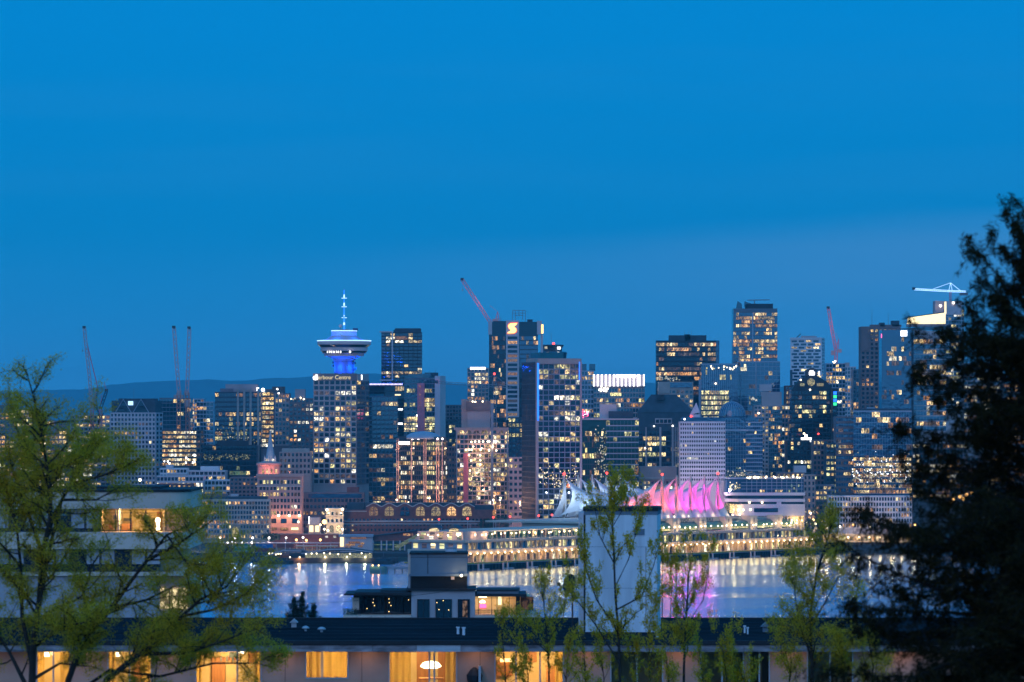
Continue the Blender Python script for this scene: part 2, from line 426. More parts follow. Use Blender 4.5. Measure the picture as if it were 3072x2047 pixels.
# ------------------------------------------------------------------ buildings
RNG = random.Random(11)
class Bld:
    def __init__(s, name, label, x0, x1, yt, D, side=0, d=None, z0=None, cat='building', group=None):
        th = R(14) if side else 0.0
        s.D = D; s.s = D / F; s.xm = (x0 + x1) / 2; s.th = th; s.c = math.cos(th)
        s.W = (x1 - x0) * s.s / s.c
        s.d = d or (abs(side) * s.s / math.sin(th) if side else 26.0)
        s.zb = (zg(D) - 1.5) if z0 is None else z0
        s.H = PZ(yt, D) - s.zb; s.yt = yt; s.side = side
        rz = -th if side > 0 else th
        s.e = thing(name, label, cat, (PX(s.xm, D), D, s.zb), rz, group)
    def x(s, px): return (px - s.xm) * s.s / s.c
    def z(s, py): return PZ(py, s.D) - s.zb
    def T(s, face):
        W, d = s.W, s.d
        if face == 'F': return (lambda u, o, z: (u - W / 2, -o, z)), W, 0.0
        if face == 'R': return (lambda u, o, z: (W / 2 + o, u, z)), d, R(90)
        return (lambda u, o, z: (-W / 2 - o, d - u, z)), d, R(-90)
    def box(s, name, x0, x1, y0, y1, da, db, m, kind=None):
        """px rectangle on the front plane, da..db metres behind it (negative: in front)"""
        return MB().box(s.x(x0), s.x(x1), da, db, s.z(y1), s.z(y0)).build(name, m, s.e, kind=kind)
    def body(s, m, y0=None, name='wall'):
        t = s.z(y0) if y0 is not None else s.H
        MB().box(-s.W / 2, s.W / 2, 0.0, s.d, 0, t).build(name, m, s.e)
    def facade(s, face, cols, fp, yb, wall='conc', glass='glass', lit=0.25, tones='wwod', sp=0.38, pr=0.22, proud=0.35, y0=None, top=1.0,
               u0=0.0, u1=1.0, rowlit=0.8, singles=None, frame=True, seed=None, run=0.38, skip=None):
        """rows of panes between proud piers and spandrels; each pane one object, tiny dark panes joined"""
        rng = random.Random(seed if seed is not None else int(s.xm * 7 + s.D))
        T, L, rz = s.T(face)
        a, bq = L * u0, L * u1
        zt = (s.z(y0) if y0 is not None else s.H) - top
        zb = max(1.0, s.z(yb)); fh = fp * s.s
        rows = max(1, int(round((zt - zb) / fh))); zb = zt - rows * fh
        cw = (bq - a) / cols; ph = fh * (1 - sp); pw = cw * (1 - pr)
        wpx = pw / s.s * (s.c if face == 'F' else math.sin(s.th) if s.th else 1); hpx = ph / s.s
        single = (wpx >= 8.5 and hpx >= 6) if singles is None else singles
        if frame:
            fr = MB()
            for r in range(rows):
                z = zb + r * fh
                fr.box(a, bq, 0.0, proud, z, z + fh * sp, T=T)
            if pr > 0.02:
                for c in range(cols + 1):
                    u = a + c * cw; hw = cw * pr / 2
                    fr.box(max(a, u - hw), min(bq, u + hw), 0.0, proud * 0.8, zb - 0.01, zt + 0.01, T=T)
            if top > 0.05 and y0 is None and u0 == 0 and u1 == 1: fr.box(a, bq, 0.0, proud + 0.12, zt, zt + top, T=T)
            fr.build('facade_frame', wall, s.e)
        dk = MB(); nlit = 0
        for r in range(rows):
            rp = 1.2 * lit * (1 - rowlit + rowlit * rng.choice((0.05, 0.15, 0.3, 0.5, 0.9, 1.5, 2.6)))
            on = None
            for c in range(cols):
                if skip and skip(r, c, rows, cols): continue
                uc = a + (c + 0.5) * cw; zc = zb + r * fh + fh * sp + ph / 2
                if on and rng.random() < run: t = on
                else: t = rng.choice(tones) if rng.random() < rp else None
                on = t
                w_, h_ = pw, ph
                if t and nlit < 290:
                    nlit += 1
                    mm = TONES[t]
                elif single:
                    mm = glass
                else:
                    dk.box(uc - w_ / 2, uc + w_ / 2, 0.0, 0.05, zc - h_ / 2, zc + h_ / 2, T=T); continue
                o = bpy.data.objects.new('window', pane_mesh(mm)); COL.objects.link(o); o.parent = s.e
                o.location = T(uc, 0.04, zc); o.rotation_euler = (0, 0, rz); o.scale = (w_, 0.08, h_)
        if dk.v: dk.build('glazing', glass, s.e, kind='stuff')
        return rows
    def roof(s, items, m='slate', name='roof_plant'):
        for it in items:
            x0, x1, y0 = it[:3]; mm = it[3] if len(it) > 3 else m
            MB().box(s.x(x0), s.x(x1), s.d * 0.2, s.d * 0.75, s.H - 0.2, s.z(y0)).build(name, mm, s.e)
    def mast(s, px, y0, r=0.18, m='steel', y1=None):
        z1 = s.z(y1) if y1 else s.H - 0.3
        MB().tube([(s.x(px), s.d * 0.4, z1), (s.x(px), s.d * 0.4, s.z(y0))], r, r * 0.6, 5).build('antenna', m, s.e)
    def lamp(s, px, py, r=0.55, m='lamp_white', out=0.6, name='lamp'):
        return MB().ball((s.x(px), -out, s.z(py)), r, n=8).build(name, m, s.e)
    def spark(s, x0, x1, y0, y1, n, tones=('lit_white', 'lit_yellow', 'lamp_white'), size=0.5, seed=1, name='glints_and_lights'):  # tiny glowing squares: harbour reflections put in as emission, plus some small lamps
        rng = random.Random(seed)
        b = MB()
        for i in range(n):
            x = s.x(rng.uniform(x0, x1)); z = s.z(rng.triangular(y0, y1, (y0 + 2 * y1) / 3)); w = size * rng.uniform(0.4, 1.2)
            b.box(x - w / 2, x + w / 2, -0.5, -0.44, z - w / 2, z + w * rng.uniform(0.4, 1.1), rng.randrange(len(tones)))
        b.build(name, list(tones), s.e, kind='stuff')
    def led(s, x0, x1, y0, y1, m, out=0.5, name='light_strip'):
        return MB().box(s.x(x0), s.x(x1), -out - 0.3, -out, s.z(y1), s.z(y0)).build(name, m, s.e)

def simple(name, label, x0, x1, yt, yb, D, cols, fp, wall='conc', body=None, side=0, cols2=0, roof=None, **k):
    b = Bld(name, label, x0, x1, yt, D, side, d=k.pop('d', None), z0=k.pop('z0', None))
    b.body(body or wall)
    b.facade('F', cols, fp, yb, wall, **k)
    if cols2:
        k2 = dict(k); k2['lit'] = k.get('lit', 0.25) * 0.6
        b.facade('R' if side > 0 else 'L', cols2, fp, yb, wall, **k2)
    if roof: b.roof(roof)
    return b
# ================================================================== the skyline, left to right
# --- far left, behind the budding tree
simple('apartment_block', 'grey mid-rise with warm lit rooms behind the budding tree at the far left', 40, 98, 1228, 1420, 3600, 5, 13, 'conc_dark', lit=0.5, tones='woy')
simple('office_block', 'blue-grey office slab partly hidden by the budding tree, left of the gabled tower', 105, 200, 1262, 1470, 3450, 8, 14, 'conc_dark', lit=0.35, tones='wod', glass='glass_teal')
simple('warehouse_block', 'low grey block behind the budding tree with bright ground floor lights', 205, 330, 1330, 1480, 3300, 10, 15, 'conc', lit=0.4, tones='wob')
simple('apartment_block', 'dark block at the left picture edge behind the budding tree', -60, 42, 1290, 1480, 3350, 8, 14, 'conc_dark', lit=0.35, tones='woy')
simple('low_rise', 'low pale roofed building far left, behind the twin red-grey luffing crane', 212, 330, 1245, 1340, 3900, 9, 12, 'conc', lit=0.2, tones='wo')
simple('low_rise', 'wide brown low-rise at the foot of the left towers, behind the budding tree', 60, 330, 1400, 1500, 3180, 20, 15, 'brown', lit=0.3, tones='wob')
simple('apartment_block', 'far small block of flats at the left edge, top just under the ridge', -90, 60, 1215, 1290, 4200, 10, 11, 'conc_dark', lit=0.3, tones='wo')

# --- gabled office tower
b = Bld('office_tower', 'pale gridded office tower with dark gabled glass crown behind the budding tree', 330, 468, 1238, 3500, side=16)
b.body('conc')
b.facade('F', 13, 13.5, 1470, 'conc_light', lit=0.10, tones='wod', sp=0.42, pr=0.4)
b.facade('R', 2, 13.5, 1470, 'conc_light', lit=0.05, tones='wd', sp=0.42, pr=0.4)
b.box('crown', 332, 466, 1202, 1238, 1.0, b.d - 1.0, 'slate')
for gx in (370, 424):
    MB().extrude_y([(b.x(gx - 24), b.z(1238)), (b.x(gx + 24), b.z(1238)), (b.x(gx), b.z(1198))], -0.4, 6, 0).build('gable', 'glass_black', b.e)
    MB().tube([(b.x(gx - 24), -0.5, b.z(1238)), (b.x(gx), -0.5, b.z(1198)), (b.x(gx + 24), -0.5, b.z(1238))], 0.35, n=4).build('gable_trim', 'mull_light', b.e)
b.led(385, 400, 1204, 1216, 'led_ice'); b.mast(393, 1165); b.roof([(350, 460, 1196)])

# --- dark glass block behind the two tall cranes, bright floors below
b = Bld('office_block', 'dark teal block standing behind the two tall red crane masts', 478, 572, 1194, 3650)
b.body('glass_teal'); b.facade('F', 9, 13, 1300, 'mull', 'glass_teal', lit=0.08, tones='wo', sp=0.18, pr=0.06)
b.roof([(520, 548, 1185, 'conc')])
b = Bld('office_building', 'brightly lit modern office with full-width warm floors below the two red crane masts', 486, 590, 1290, 3420, side=18)
b.body('slate'); b.facade('F', 12, 13.6, 1400, 'slate', 'glass', lit=0.95, tones='wwwbo', sp=0.42, pr=0.05, rowlit=0.15)
b.facade('R', 2, 13.6, 1400, 'brown', 'glass', lit=0.2, tones='wd', sp=0.4, pr=0.3)
b.spark(490, 590, 1362, 1392, 10, ('lamp_white',), 1.0)
simple('condo_tower', 'slim balconied tower with white railings right of the red crane masts', 590, 640, 1205, 1400, 3750, 5, 12, 'mull_light', lit=0.3, tones='wob', glass='glass_teal', sp=0.22, pr=0.12)
simple('condo_tower', 'grey gridded tower between the red crane masts and the ribbed twin-level tower', 563, 612, 1196, 1420, 3900, 5, 12, 'mull_light', lit=0.2, tones='wo', glass='glass_teal', sp=0.25, pr=0.2)
# --- ribbed tower
b = Bld('office_tower', 'dark glass tower with tall pale ribs and stepped top, left of the restaurant tower', 645, 782, 1176, 3450, side=0)
b.body('glass'); b.facade('F', 13, 14.5, 1340, 'slate', 'glass', lit=0.28, tones='wwyo', sp=0.30, pr=0.05)
for gx in (714, 733, 752, 775): b.box('rib', gx - 3, gx + 3, 1166, 1395, -1.4, 0.35, 'beige')
b.box('crown', 676, 772, 1153, 1177, 2, 18, 'conc'); b.box('crown_step', 660, 700, 1166, 1177, 1, 14, 'conc_dark')
b.spark(650, 780, 1270, 1338, 130, ('lit_yellow', 'lit_white', 'lit_green'), 0.7, 3)
b.led(770, 777, 1163, 1173, 'led_white')
# --- tower with stack of glowing bow windows
b = Bld('condo_tower', 'tower with a stack of glowing bowed windows beside the ribbed tower', 782, 868, 1180, 3560, side=0)
b.body('conc_dark'); b.facade('F', 4, 14, 1340, 'conc', 'glass_teal', lit=0.25, tones='wod', sp=0.34, pr=0.3, u0=0.5)
b.facade('F', 3, 14, 1340, 'slate', 'glass', lit=0.97, tones='wwob', sp=0.36, pr=0.05, u0=0.03, u1=0.45, y0=1174, rowlit=0)
b.roof([(815, 852, 1160), (795, 815, 1168)]); b.lamp(789, 1170, 1.4); b.lamp(832, 1168, 0.7); b.lamp(836, 1180, 0.6)
# --- brown tower left of the restaurant tower
b = simple('apartment_tower', 'brown apartment slab tucked left of the restaurant tower', 868, 940, 1195, 1420, 3520, 6, 13, 'brown', lit=0.22, tones='wobd', glass='glass_teal', sp=0.4, pr=0.35, roof=[(884, 914, 1168, 'conc')])
b.spark(872, 915, 1190, 1200, 12, ('lamp_warm', 'lit_white'), 0.8)
# --- dark low glass block with green glitter
b = Bld('office_block', 'low dark glass block with greenish lights in front of the ribbed tower', 607, 770, 1335, 3360)
b.body('glass_black'); b.facade('F', 16, 15, 1430, 'dark', 'glass_black', lit=0.12, tones='gyw', sp=0.25, pr=0.05)
b.box('roof_block', 650, 745, 1322, 1336, 3, 15, 'dark')
b.spark(612, 750, 1358, 1384, 120, ('lit_green', 'lit_yellow'), 0.7, 5); b.spark(690, 750, 1434, 1444, 22, ('lit_yellow',), 0.9, 6)
# --- pink-lit drum
b = Bld('rotunda', 'round tower top glowing salmon pink above the pink stone building', 772, 842, 1400, 3200)
MB().lathe([(8.2, 0), (8.2, b.z(1398)), (9.0, b.z(1396)), (9.0, b.z(1390)), (6, b.z(1386)), (3.5, b.z(1384))], 28).build('drum', 'pink_stone', b.e, smooth=False)
for gx in (788, 800, 814, 828): b.box('window', gx, gx + 5, 1408, 1420, -8.3, -7.6, 'lit_warm')
for gx, c in ((775, 1), (806, 1), (838, 1)): point_light('floodlight', (b.x(gx), -12, b.z(1422)), (1.0, 0.32, 0.22), 2600, 0.5, b.e)
# --- rose stone block
simple('stone_building', 'rose stone office with paired windows left of the restaurant tower base', 838, 932, 1356, 1436, 3260, 8, 17, 'pink_stone', lit=0.08, tones='wd', sp=0.45, pr=0.45, roof=[(845, 925, 1346, 'beige')])
# --- pale stepped low-rises
simple('stepped_building', 'white stepped low-rise with grey roof boxes above the beige warehouse', 480, 560, 1405, 1500, 3240, 8, 15, 'white_wall', lit=0.18, tones='wb', roof=[(496, 515, 1395, 'conc_light')])
simple('low_rise', 'pale building with a lit orange loggia, left of the beige arched warehouse', 470, 610, 1428, 1500, 3170, 13, 17, 'conc_light', lit=0.45, tones='wob', roof=[(500, 560, 1422, 'conc')])
simple('low_rise', 'blue-grey flat roofed block with white gable wall above the beige warehouse', 560, 676, 1412, 1500, 3280, 9, 14, 'conc_light', lit=0.15, tones='w', roof=[(600, 655, 1400, 'white_wall')])
b = simple('low_rise', 'white party wall building with few lit windows behind the beige warehouse', 612, 690, 1440, 1510, 3190, 7, 16, 'white_wall', lit=0.2, tones='wo')
simple('low_rise', 'brick house with warm square windows left of the pink stone building', 690, 775, 1432, 1500, 3165, 7, 12, 'brown', lit=0.35, tones='wo', sp=0.45, pr=0.4)
simple('brick_building', 'dark brick block with white framed windows beside the pale loggia building', 470, 575, 1452, 1530, 3120, 7, 19, 'brick', lit=0.35, tones='wo', sp=0.4, pr=0.55)
# --- beige warehouse with arch
b = Bld('warehouse', 'long beige warehouse on the waterfront with one tall glowing arched window', 580, 808, 1503, 3075)
b.body('beige'); b.facade('F', 26, 14.3, 1625, 'beige', 'glass', lit=0.48, tones='wwood', sp=0.36, pr=0.35, top=0.4, rowlit=0.7, seed=5,
                          skip=lambda r, c, R_, C_: 13 <= c <= 15 and r in (1, 2, 0))
b.box('cornice', 576, 811, 1498, 1505, -0.9, 2, 'trim'); b.box('roof_storey', 600, 800, 1490, 1499, 2, 20, 'slate')
b.roof([(690, 712, 1484, 'conc_light'), (610, 680, 1482, 'brown')])
ax = b.x(706); hw = 10 * b.s
arch = [(ax - hw, b.z(1611)), (ax + hw, b.z(1611)), (ax + hw, b.z(1592))] + [(ax + hw * math.cos(t), b.z(1592) + hw * 1.1 * math.sin(t)) for t in np.linspace(0.2, math.pi - 0.2, 7)] + [(ax - hw, b.z(1592))]
MB().extrude_y(arch, -0.55, -0.4).build('arched_window', 'lit_yellow', b.e)
MB().box(ax - 0.12, ax + 0.12, -0.75, -0.56, b.z(1611), b.z(1582)).build('mullion', 'brown', b.e)
# --- pink stone building
b = Bld('stone_building', 'pink stone building with uplit pilasters and triple windows by the station', 772, 905, 1425, 3120)
b.body('pink_stone')
b.facade('F', 12, 18.5, 1556, 'pink_stone', 'glass', lit=0.2, tones='wbyd', sp=0.42, pr=0.3, u0=0.04, u1=0.98, y0=1440, top=0.3)
for gx in (772, 806, 837, 869, 900): b.box('pilaster', gx, gx + 5, 1432, 1552, -0.9, 0.35, 'pink_stone')
b.box('cornice', 769, 908, 1422, 1431, -1.2, 2, 'pink_stone'); b.box('ledge', 769, 908, 1458, 1461, -1.1, 0.3, 'trim')
for gx in (811, 842, 876): b.box('showcase_window', gx, gx + 18, 1556, 1570, -0.1, 0.3, 'glass')
for gx, mm in ((808, 'lit_orange'), (842, 'lit_orange'), (874, 'led_cream')): b.box('awning', gx, gx + 22, 1583, 1590, -1.4, 0.2, mm)
for gx in (836, 868, 898, 808): 
    o = b.lamp(gx, 1547, 0.8, 'lamp_warm', 1.3); point_light('uplight', (b.x(gx), -2.6, b.z(1549)), (1.0, 0.55, 0.32), 700, 0.3, b.e)
for gx in (800, 850, 890): point_light('street_glow', (b.x(gx), -9, b.z(1575)), (1.0, 0.45, 0.24), 2300, 0.5, b.e)
# --- brown block with glazed attic
b = Bld('brown_building', 'brown office with glazed attic between the pink stone building and the station', 905, 1092, 1478, 3190)
b.body('brown'); b.facade('F', 16, 19, 1585, 'brown', 'glass', lit=0.2, tones='wod', sp=0.5, pr=0.35, y0=1496, top=0.2)
b.box('attic_glazing', 925, 1085, 1482, 1494, -0.2, 0.1, 'glass_blue'); b.roof([(1040, 1075, 1462, 'brick')])

# --- restaurant tower (disc on top)
b = Bld('restaurant_tower', 'gridded office tower crowned by a blue-lit saucer and needle', 940, 1070, 1122, 3300, side=33)
b.body('conc'); 
b.facade('F', 8, 15.6, 1462, 'conc', 'glass_black', lit=0.42, tones='wwywbod', sp=0.30, pr=0.24, top=0.2, y0=1142, rowlit=0.5)
b.facade('R', 3, 15.6, 1462, 'brown', 'glass', lit=0.08, tones='wd', sp=0.32, pr=0.12, y0=1142, top=0.2)
b.box('parapet', 939, 1071, 1121, 1142, -0.5, 0.0, 'conc_dark')
text('sign', 'Harbour Centre', (b.x(998), -0.75, b.z(1133)), 4.2, 'text_cream', b.e)
ex = b.x(947)
MB().lathe([(0.1, b.z(1140.5)), (1.5, b.z(1139)), (1.9, b.z(1134)), (1.5, b.z(1129)), (0.2, b.z(1130))], 14, c=(ex, -1.2)).build('emblem', 'led_white', b.e)
MB().ball((ex + 0.8, -1.2, b.z(1126.5)), 0.75).build('emblem_leaf', 'led_white', b.e)
b.led(1085, 1088, 1125, 1140, 'led_white')
ty = b.d * 0.5; tx = b.x(1030) - ty * math.tan(b.th)
def zz(y): return b.z(y)
lz = lambda prof, n=36: MB().lathe([(r * b.s, zz(y)) for r, y in prof], n, c=(tx, ty))
lz([(30, 1130), (30, 1062), (33, 1060)]).build('shaft', 'conc_dark', b.e)
lz([(33, 1082), (34, 1076), (50, 1069), (56, 1067), (56, 1066)]).build('neck', 'conc', b.e)
lz([(60, 1068), (60, 1061), (67, 1060), (67, 1059)]).build('lower_ring', 'conc_light', b.e)
lz([(63, 1060), (68, 1054), (69, 1053)]).build('lower_deck_window', 'glass_black', b.e)
lz([(70, 1053), (71, 1052), (71, 1043), (70, 1042)]).build('middle_ring', 'conc_light', b.e)
lz([(70, 1042), (79, 1034), (79, 1033)]).build('upper_deck_window', 'glass_black', b.e)
lz([(80, 1034), (81, 1032), (81, 1024), (80, 1022.5)]).build('upper_ring', 'conc_light', b.e)
lz([(81.5, 1023), (82, 1022.5), (82, 1020.6), (80, 1020.4)]).build('rim_light', 'led_ice', b.e)
lz([(78, 1021.5), (56, 1018), (40, 1008), (39.5, 1007)]).build('skirt_roof', 'conc', b.e)
lz([(38, 1010), (38, 993), (37.5, 992)]).build('top_drum', 'white_wall', b.e)
lz([(39, 992.6), (39.4, 992), (39.4, 990.4), (38, 990.2)]).build('drum_light', 'led_ice', b.e)
lz([(37, 991), (20, 989), (8, 987)]).build('drum_roof', 'slate', b.e)
for i, px in enumerate((997, 1004, 1010, 1017, 1025, 1031, 1038, 1066)):
    MB().box(tx + (px - 1030) * b.s, tx + (px - 1030 + (5 if i == 7 else 2.4)) * b.s, ty - 70 * b.s, ty - 69 * b.s, zz(1059), zz(1053.5)).build('dining_light', 'led_white', b.e)
MB().box(b.x(1001), b.x(1006), ty - 74.5 * b.s, ty - 74 * b.s, zz(1038), zz(1034)).build('dining_light', 'lit_orange', b.e)
lz([(2.6, 990), (2.4, 955), (1.3, 925), (0.9, 868)], 8).build('needle', 'led_blue', b.e)
lz([(0.7, 880), (0.5, 865)], 6).build('needle_tip', 'crane_red', b.e)
for y0, y1, r in ((983, 955, 3.0), (950, 940, 2.2), (918, 905, 2.6), (894, 880, 2.4)):
    lz([(0.5, y0), (r, (y0 + y1) / 2 + 3), (r * 0.8, (y0 + y1) / 2 - 3), (0.4, y1)], 10).build('needle_light', 'led_ice', b.e)
for y in (953, 920, 894):
    MB().box(tx - 8 * b.s, tx + 8 * b.s, ty - 0.3, ty + 0.3, zz(y), zz(y - 1.8)).build('needle_arm', 'led_ice', b.e)
MB().ball((b.x(1007), ty - 4, zz(977)), 1.4).build('dish', 'conc_light', b.e); MB().tube([(b.x(1007), ty - 4, zz(992)), (b.x(1007), ty - 4, zz(978))], 0.25).build('dish_post', 'steel', b.e)
MB().box(b.x(1046), b.x(1058), ty - 5, ty - 2, zz(991), zz(984)).build('roof_plant', 'slate', b.e)
for k, (sx, yy) in enumerate(((-32, 1090), (-32, 1100), (33, 1092), (33, 1110), (31, 1080))): MB().box(tx + (sx - 3) * b.s, tx + (sx + 3) * b.s, ty - 2, ty + 1, zz(yy), zz(yy - 6)).build('side_aerial', 'slate', b.e)
for a in range(6):
    t = a / 6 * 2 * math.pi + 0.4
    point_light('blue_floodlight', (tx + 42 * b.s * math.cos(t), ty + 42 * b.s * math.sin(t), zz(1104)), (0.0, 0.07, 1.0), 7500, 0.6, b.e)
    point_light('blue_floodlight', (tx + 66 * b.s * math.cos(t), ty + 66 * b.s * math.sin(t), zz(1011)), (0.0, 0.10, 1.0), 3600, 0.5, b.e)
b.mast(945, 1112)

# --- towers right of it
b = Bld('dark_tower', 'dark tower with a dotted white-violet light line along its roof', 1106, 1212, 1156, 3520)
b.body('glass_black'); b.facade('F', 8, 15, 1330, 'dark', 'glass_black', lit=0.05, tones='bw', sp=0.12, pr=0.05)
for k in range(26): b.led(1106 + k * 3.95, 1106 + k * 3.95 + 2.3, 1151 - k * 0.0, 1155.5, 'led_violet')
for yy in (1226, 1269): b.led(1188, 1208, yy, yy + 5, 'led_white')
b.led(1185, 1202, 1183, 1187, 'led_cream')
b = Bld('glass_condo', 'blue-green glass condominium right beside the restaurant tower, with a lit window stack', 1106, 1192, 1188, 3360)
b.body('glass_teal'); b.facade('F', 7, 14.2, 1520, 'mull', 'glass_teal', lit=0.22, tones='wwobd', sp=0.22, pr=0.14)
b.roof([(1108, 1150, 1183, 'teal_roof')])
b = Bld('frame_tower', 'dark apartment tower wrapped by a thin white bracket frame', 1144, 1266, 997, 3800, side=0)
b.body('glass_black'); b.facade('F', 9, 10.4, 1150, 'dark', 'glass', lit=0.30, tones='wwob', sp=0.28, pr=0.12)
for yy in (996, 1141): b.box('bracket', 1139, 1178, yy - 2, yy + 2, -1.2, 0.2, 'conc_light')
b.box('bracket', 1175, 1179, 998, 1139, -1.2, 0.2, 'conc_light')
b.roof([(1180, 1262, 990)]); b.box('penthouse_window', 1184, 1217, 1009, 1019, -0.5, -0.35, 'lit_orange')
for k in range(14): MB().ball((b.x(1188 + k * 5.4), b.d * 0.4, b.H + 2.2), 1.6, n=6).build('roof_shrub', 'slate', b.e)
b = Bld('crystal_tower', 'angular blue glass tower with a pale concrete spine and red hoist', 1212, 1305, 1135, 3460, side=20, d=20)
b.body('glass_teal'); b.facade('F', 11, 14, 1400, 'mull', 'glass_teal', lit=0.15, tones='yyw', sp=0.2, pr=0.08)
b.box('spine', 1305, 1321, 1128, 1400, -0.5, 16, 'conc_light'); b.box('hoist_mast', 1254, 1275, 1150, 1400, -2.2, -0.3, 'crane_red')
b.facade('F', 11, 14, 1295, 'mull', 'glass', lit=1.0, tones='yw', sp=0.25, pr=0.08, y0=1252, rowlit=0, frame=False, singles=False)
MB().add([(b.x(1212), -0.6, b.z(1135)), (b.x(1226), -0.6, b.z(1124)), (b.x(1290), -0.6, b.z(1120)), (b.x(1300), -0.6, b.z(1135)),
          (b.x(1212), 14, b.z(1135)), (b.x(1226), 14, b.z(1124)), (b.x(1290), 14, b.z(1120)), (b.x(1300), 14, b.z(1135))],
         [(0, 1, 2, 3), (7, 6, 5, 4), (0, 4, 5, 1), (1, 5, 6, 2), (2, 6, 7, 3)]).build('crown', 'glass_teal', b.e)
b.lamp(1312, 1146, 0.7, 'led_red'); b.lamp(1252, 1247, 0.7); b.lamp(1252, 1278, 0.7)
for k in range(6): b.lamp(1262, 1160 + k * 12, 0.45, 'lit_orange', 2.4)
b.mast(1280, 1112); b.mast(1298, 1108); b.roof([(1270, 1300, 1118)])
simple('far_office', 'distant dim block between the crystal tower and the building site', 1322, 1402, 1215, 1340, 3900, 9, 11, 'conc_dark', lit=0.06, tones='wd', sp=0.35, pr=0.3)
simple('far_office', 'dark flat block right of the crystal tower, under the distant dim block', 1318, 1385, 1258, 1420, 3550, 7, 14, 'slate', lit=0.12, tones='wy', glass='glass_black')
simple('old_hotel', 'narrow dark brown block between the domed office and the building site', 1338, 1372, 1340, 1540, 3240, 4, 16, 'brown', lit=0.22, tones='wod', sp=0.5, pr=0.4)

# --- domed office with lit fins
b = Bld('domed_office', 'dark office with copper-lit vertical fins under a shallow blue dome', 1190, 1322, 1322, 3150, side=18)
b.body('glass_black'); b.facade('F', 22, 14.6, 1520, 'dark', 'glass_black', lit=0.34, tones='wwyob', sp=0.32, pr=0.22, rowlit=0.85, run=0.6)
b.facade('R', 4, 14.6, 1520, 'dark', 'glass_black', lit=0.3, tones='wob', sp=0.32, pr=0.2, rowlit=0.8)
for gx in (1191, 1196, 1235, 1273, 1279, 1311, 1318, 1328): b.box('fin', gx - 1, gx + 1, 1316, 1520, -1.3, -0.3, 'pink_stone')
for gx in (1193, 1236, 1276, 1314):
    for yy in (1345, 1400, 1460): point_light('fin_light', (b.x(gx), -4.0, b.z(yy)), (1.0, 0.62, 0.40), 650, 0.3, b.e)
rr = 54 * b.s
MB().lathe([(rr * math.cos(t), b.z(1318) + 24 * b.s * math.sin(t)) for t in np.linspace(0, 1.45, 8)], 32, c=(b.x(1268) - b.d * 0.5 * math.tan(b.th), b.d * 0.5)).build('dome', 'mull_light', b.e, smooth=True)
b.box('attic', 1192, 1322, 1311, 1322, 1.5, b.d - 2, 'slate'); b.led(1196, 1229, 1325, 1334, 'led_white', 0.6)
for gx in (1238, 1256, 1314, 1328): b.lamp(gx, 1317, 0.7)
# --- slim tower with white lantern
b = simple('condo_tower', 'slim pale condominium with glowing white roof lantern left of the bank tower', 1402, 1466, 1104, 1290, 3850, 6, 12, 'conc', lit=0.35, tones='wob', sp=0.3, pr=0.25, side=0)
b.led(1411, 1456, 1102, 1109, 'led_white', 0.4)
# --- building site
b = Bld('construction_tower', 'unfinished concrete tower with bare lit floors and red hoist', 1368, 1526, 1288, 3210)
b.body('conc_dark'); b.facade('F', 13, 14, 1560, 'conc', 'glass', lit=0.5, tones='wobwd', sp=0.22, pr=0.14, rowlit=0.3)
b.box('core', 1402, 1470, 1222, 1288, 6, 22, 'conc'); b.box('core_form', 1398, 1472, 1204, 1232, 5, 23, 'brown'); b.box('hoist_shaft', 1472, 1480, 1210, 1560, -2.5, -0.4, 'steel')
b.box('stair_core', 1384, 1402, 1198, 1288, 8, 20, 'pink_stone')
b.box('hoist_mast', 1390, 1404, 1360, 1560, -2.2, -0.4, 'crane_red')
b.box('form_deck', 1362, 1526, 1283, 1290, -2.0, b.d, 'pink_stone')
for gx in (1366, 1390, 1411, 1434, 1460, 1488, 1506): MB().extrude_y([(b.x(gx), b.z(1290)), (b.x(gx + 14), b.z(1290)), (b.x(gx + 9), b.z(1300)), (b.x(gx + 5), b.z(1300))], -2.4, -1.2).build('formwork', 'pink_stone', b.e)
for gx, gy in ((1418, 1205), (1426, 1206), (1448, 1205), (1414, 1326), (1425, 1325), (1437, 1325), (1449, 1325), (1463, 1325), (1468, 1325), (1487, 1325), (1398, 1350), (1407, 1350),
               (1415, 1350), (1442, 1350), (1467, 1350), (1407, 1366), (1441, 1366), (1467, 1352), (1413, 1382), (1441, 1381), (1489, 1352), (1441, 1394), (1410, 1412)):
    b.lamp(gx, gy, 0.6, 'lamp_warm', 1.0)
for gx, gy in ((1420, 1340), (1445, 1345), (1425, 1375), (1480, 1340), (1430, 1420), (1450, 1470)): point_light('site_light', (b.x(gx), -4, b.z(gy)), (1.0, 0.62, 0.34), 1500, 0.4, b.e)
b.spark(1408, 1480, 1390, 1480, 90, ('lit_white', 'lit_warm', 'lit_yellow'), 0.6, 9)
b.box('scaffold', 1368, 1372, 1290, 1560, -1.6, -0.4, 'steel'); b.box('scaffold', 1520, 1524, 1290, 1560, -1.6, -0.4, 'steel')
for k in range(9): b.box('scaffold_rail', 1368, 1524, 1300 + k * 29, 1301.5 + k * 29, -1.7, -1.4, 'steel')

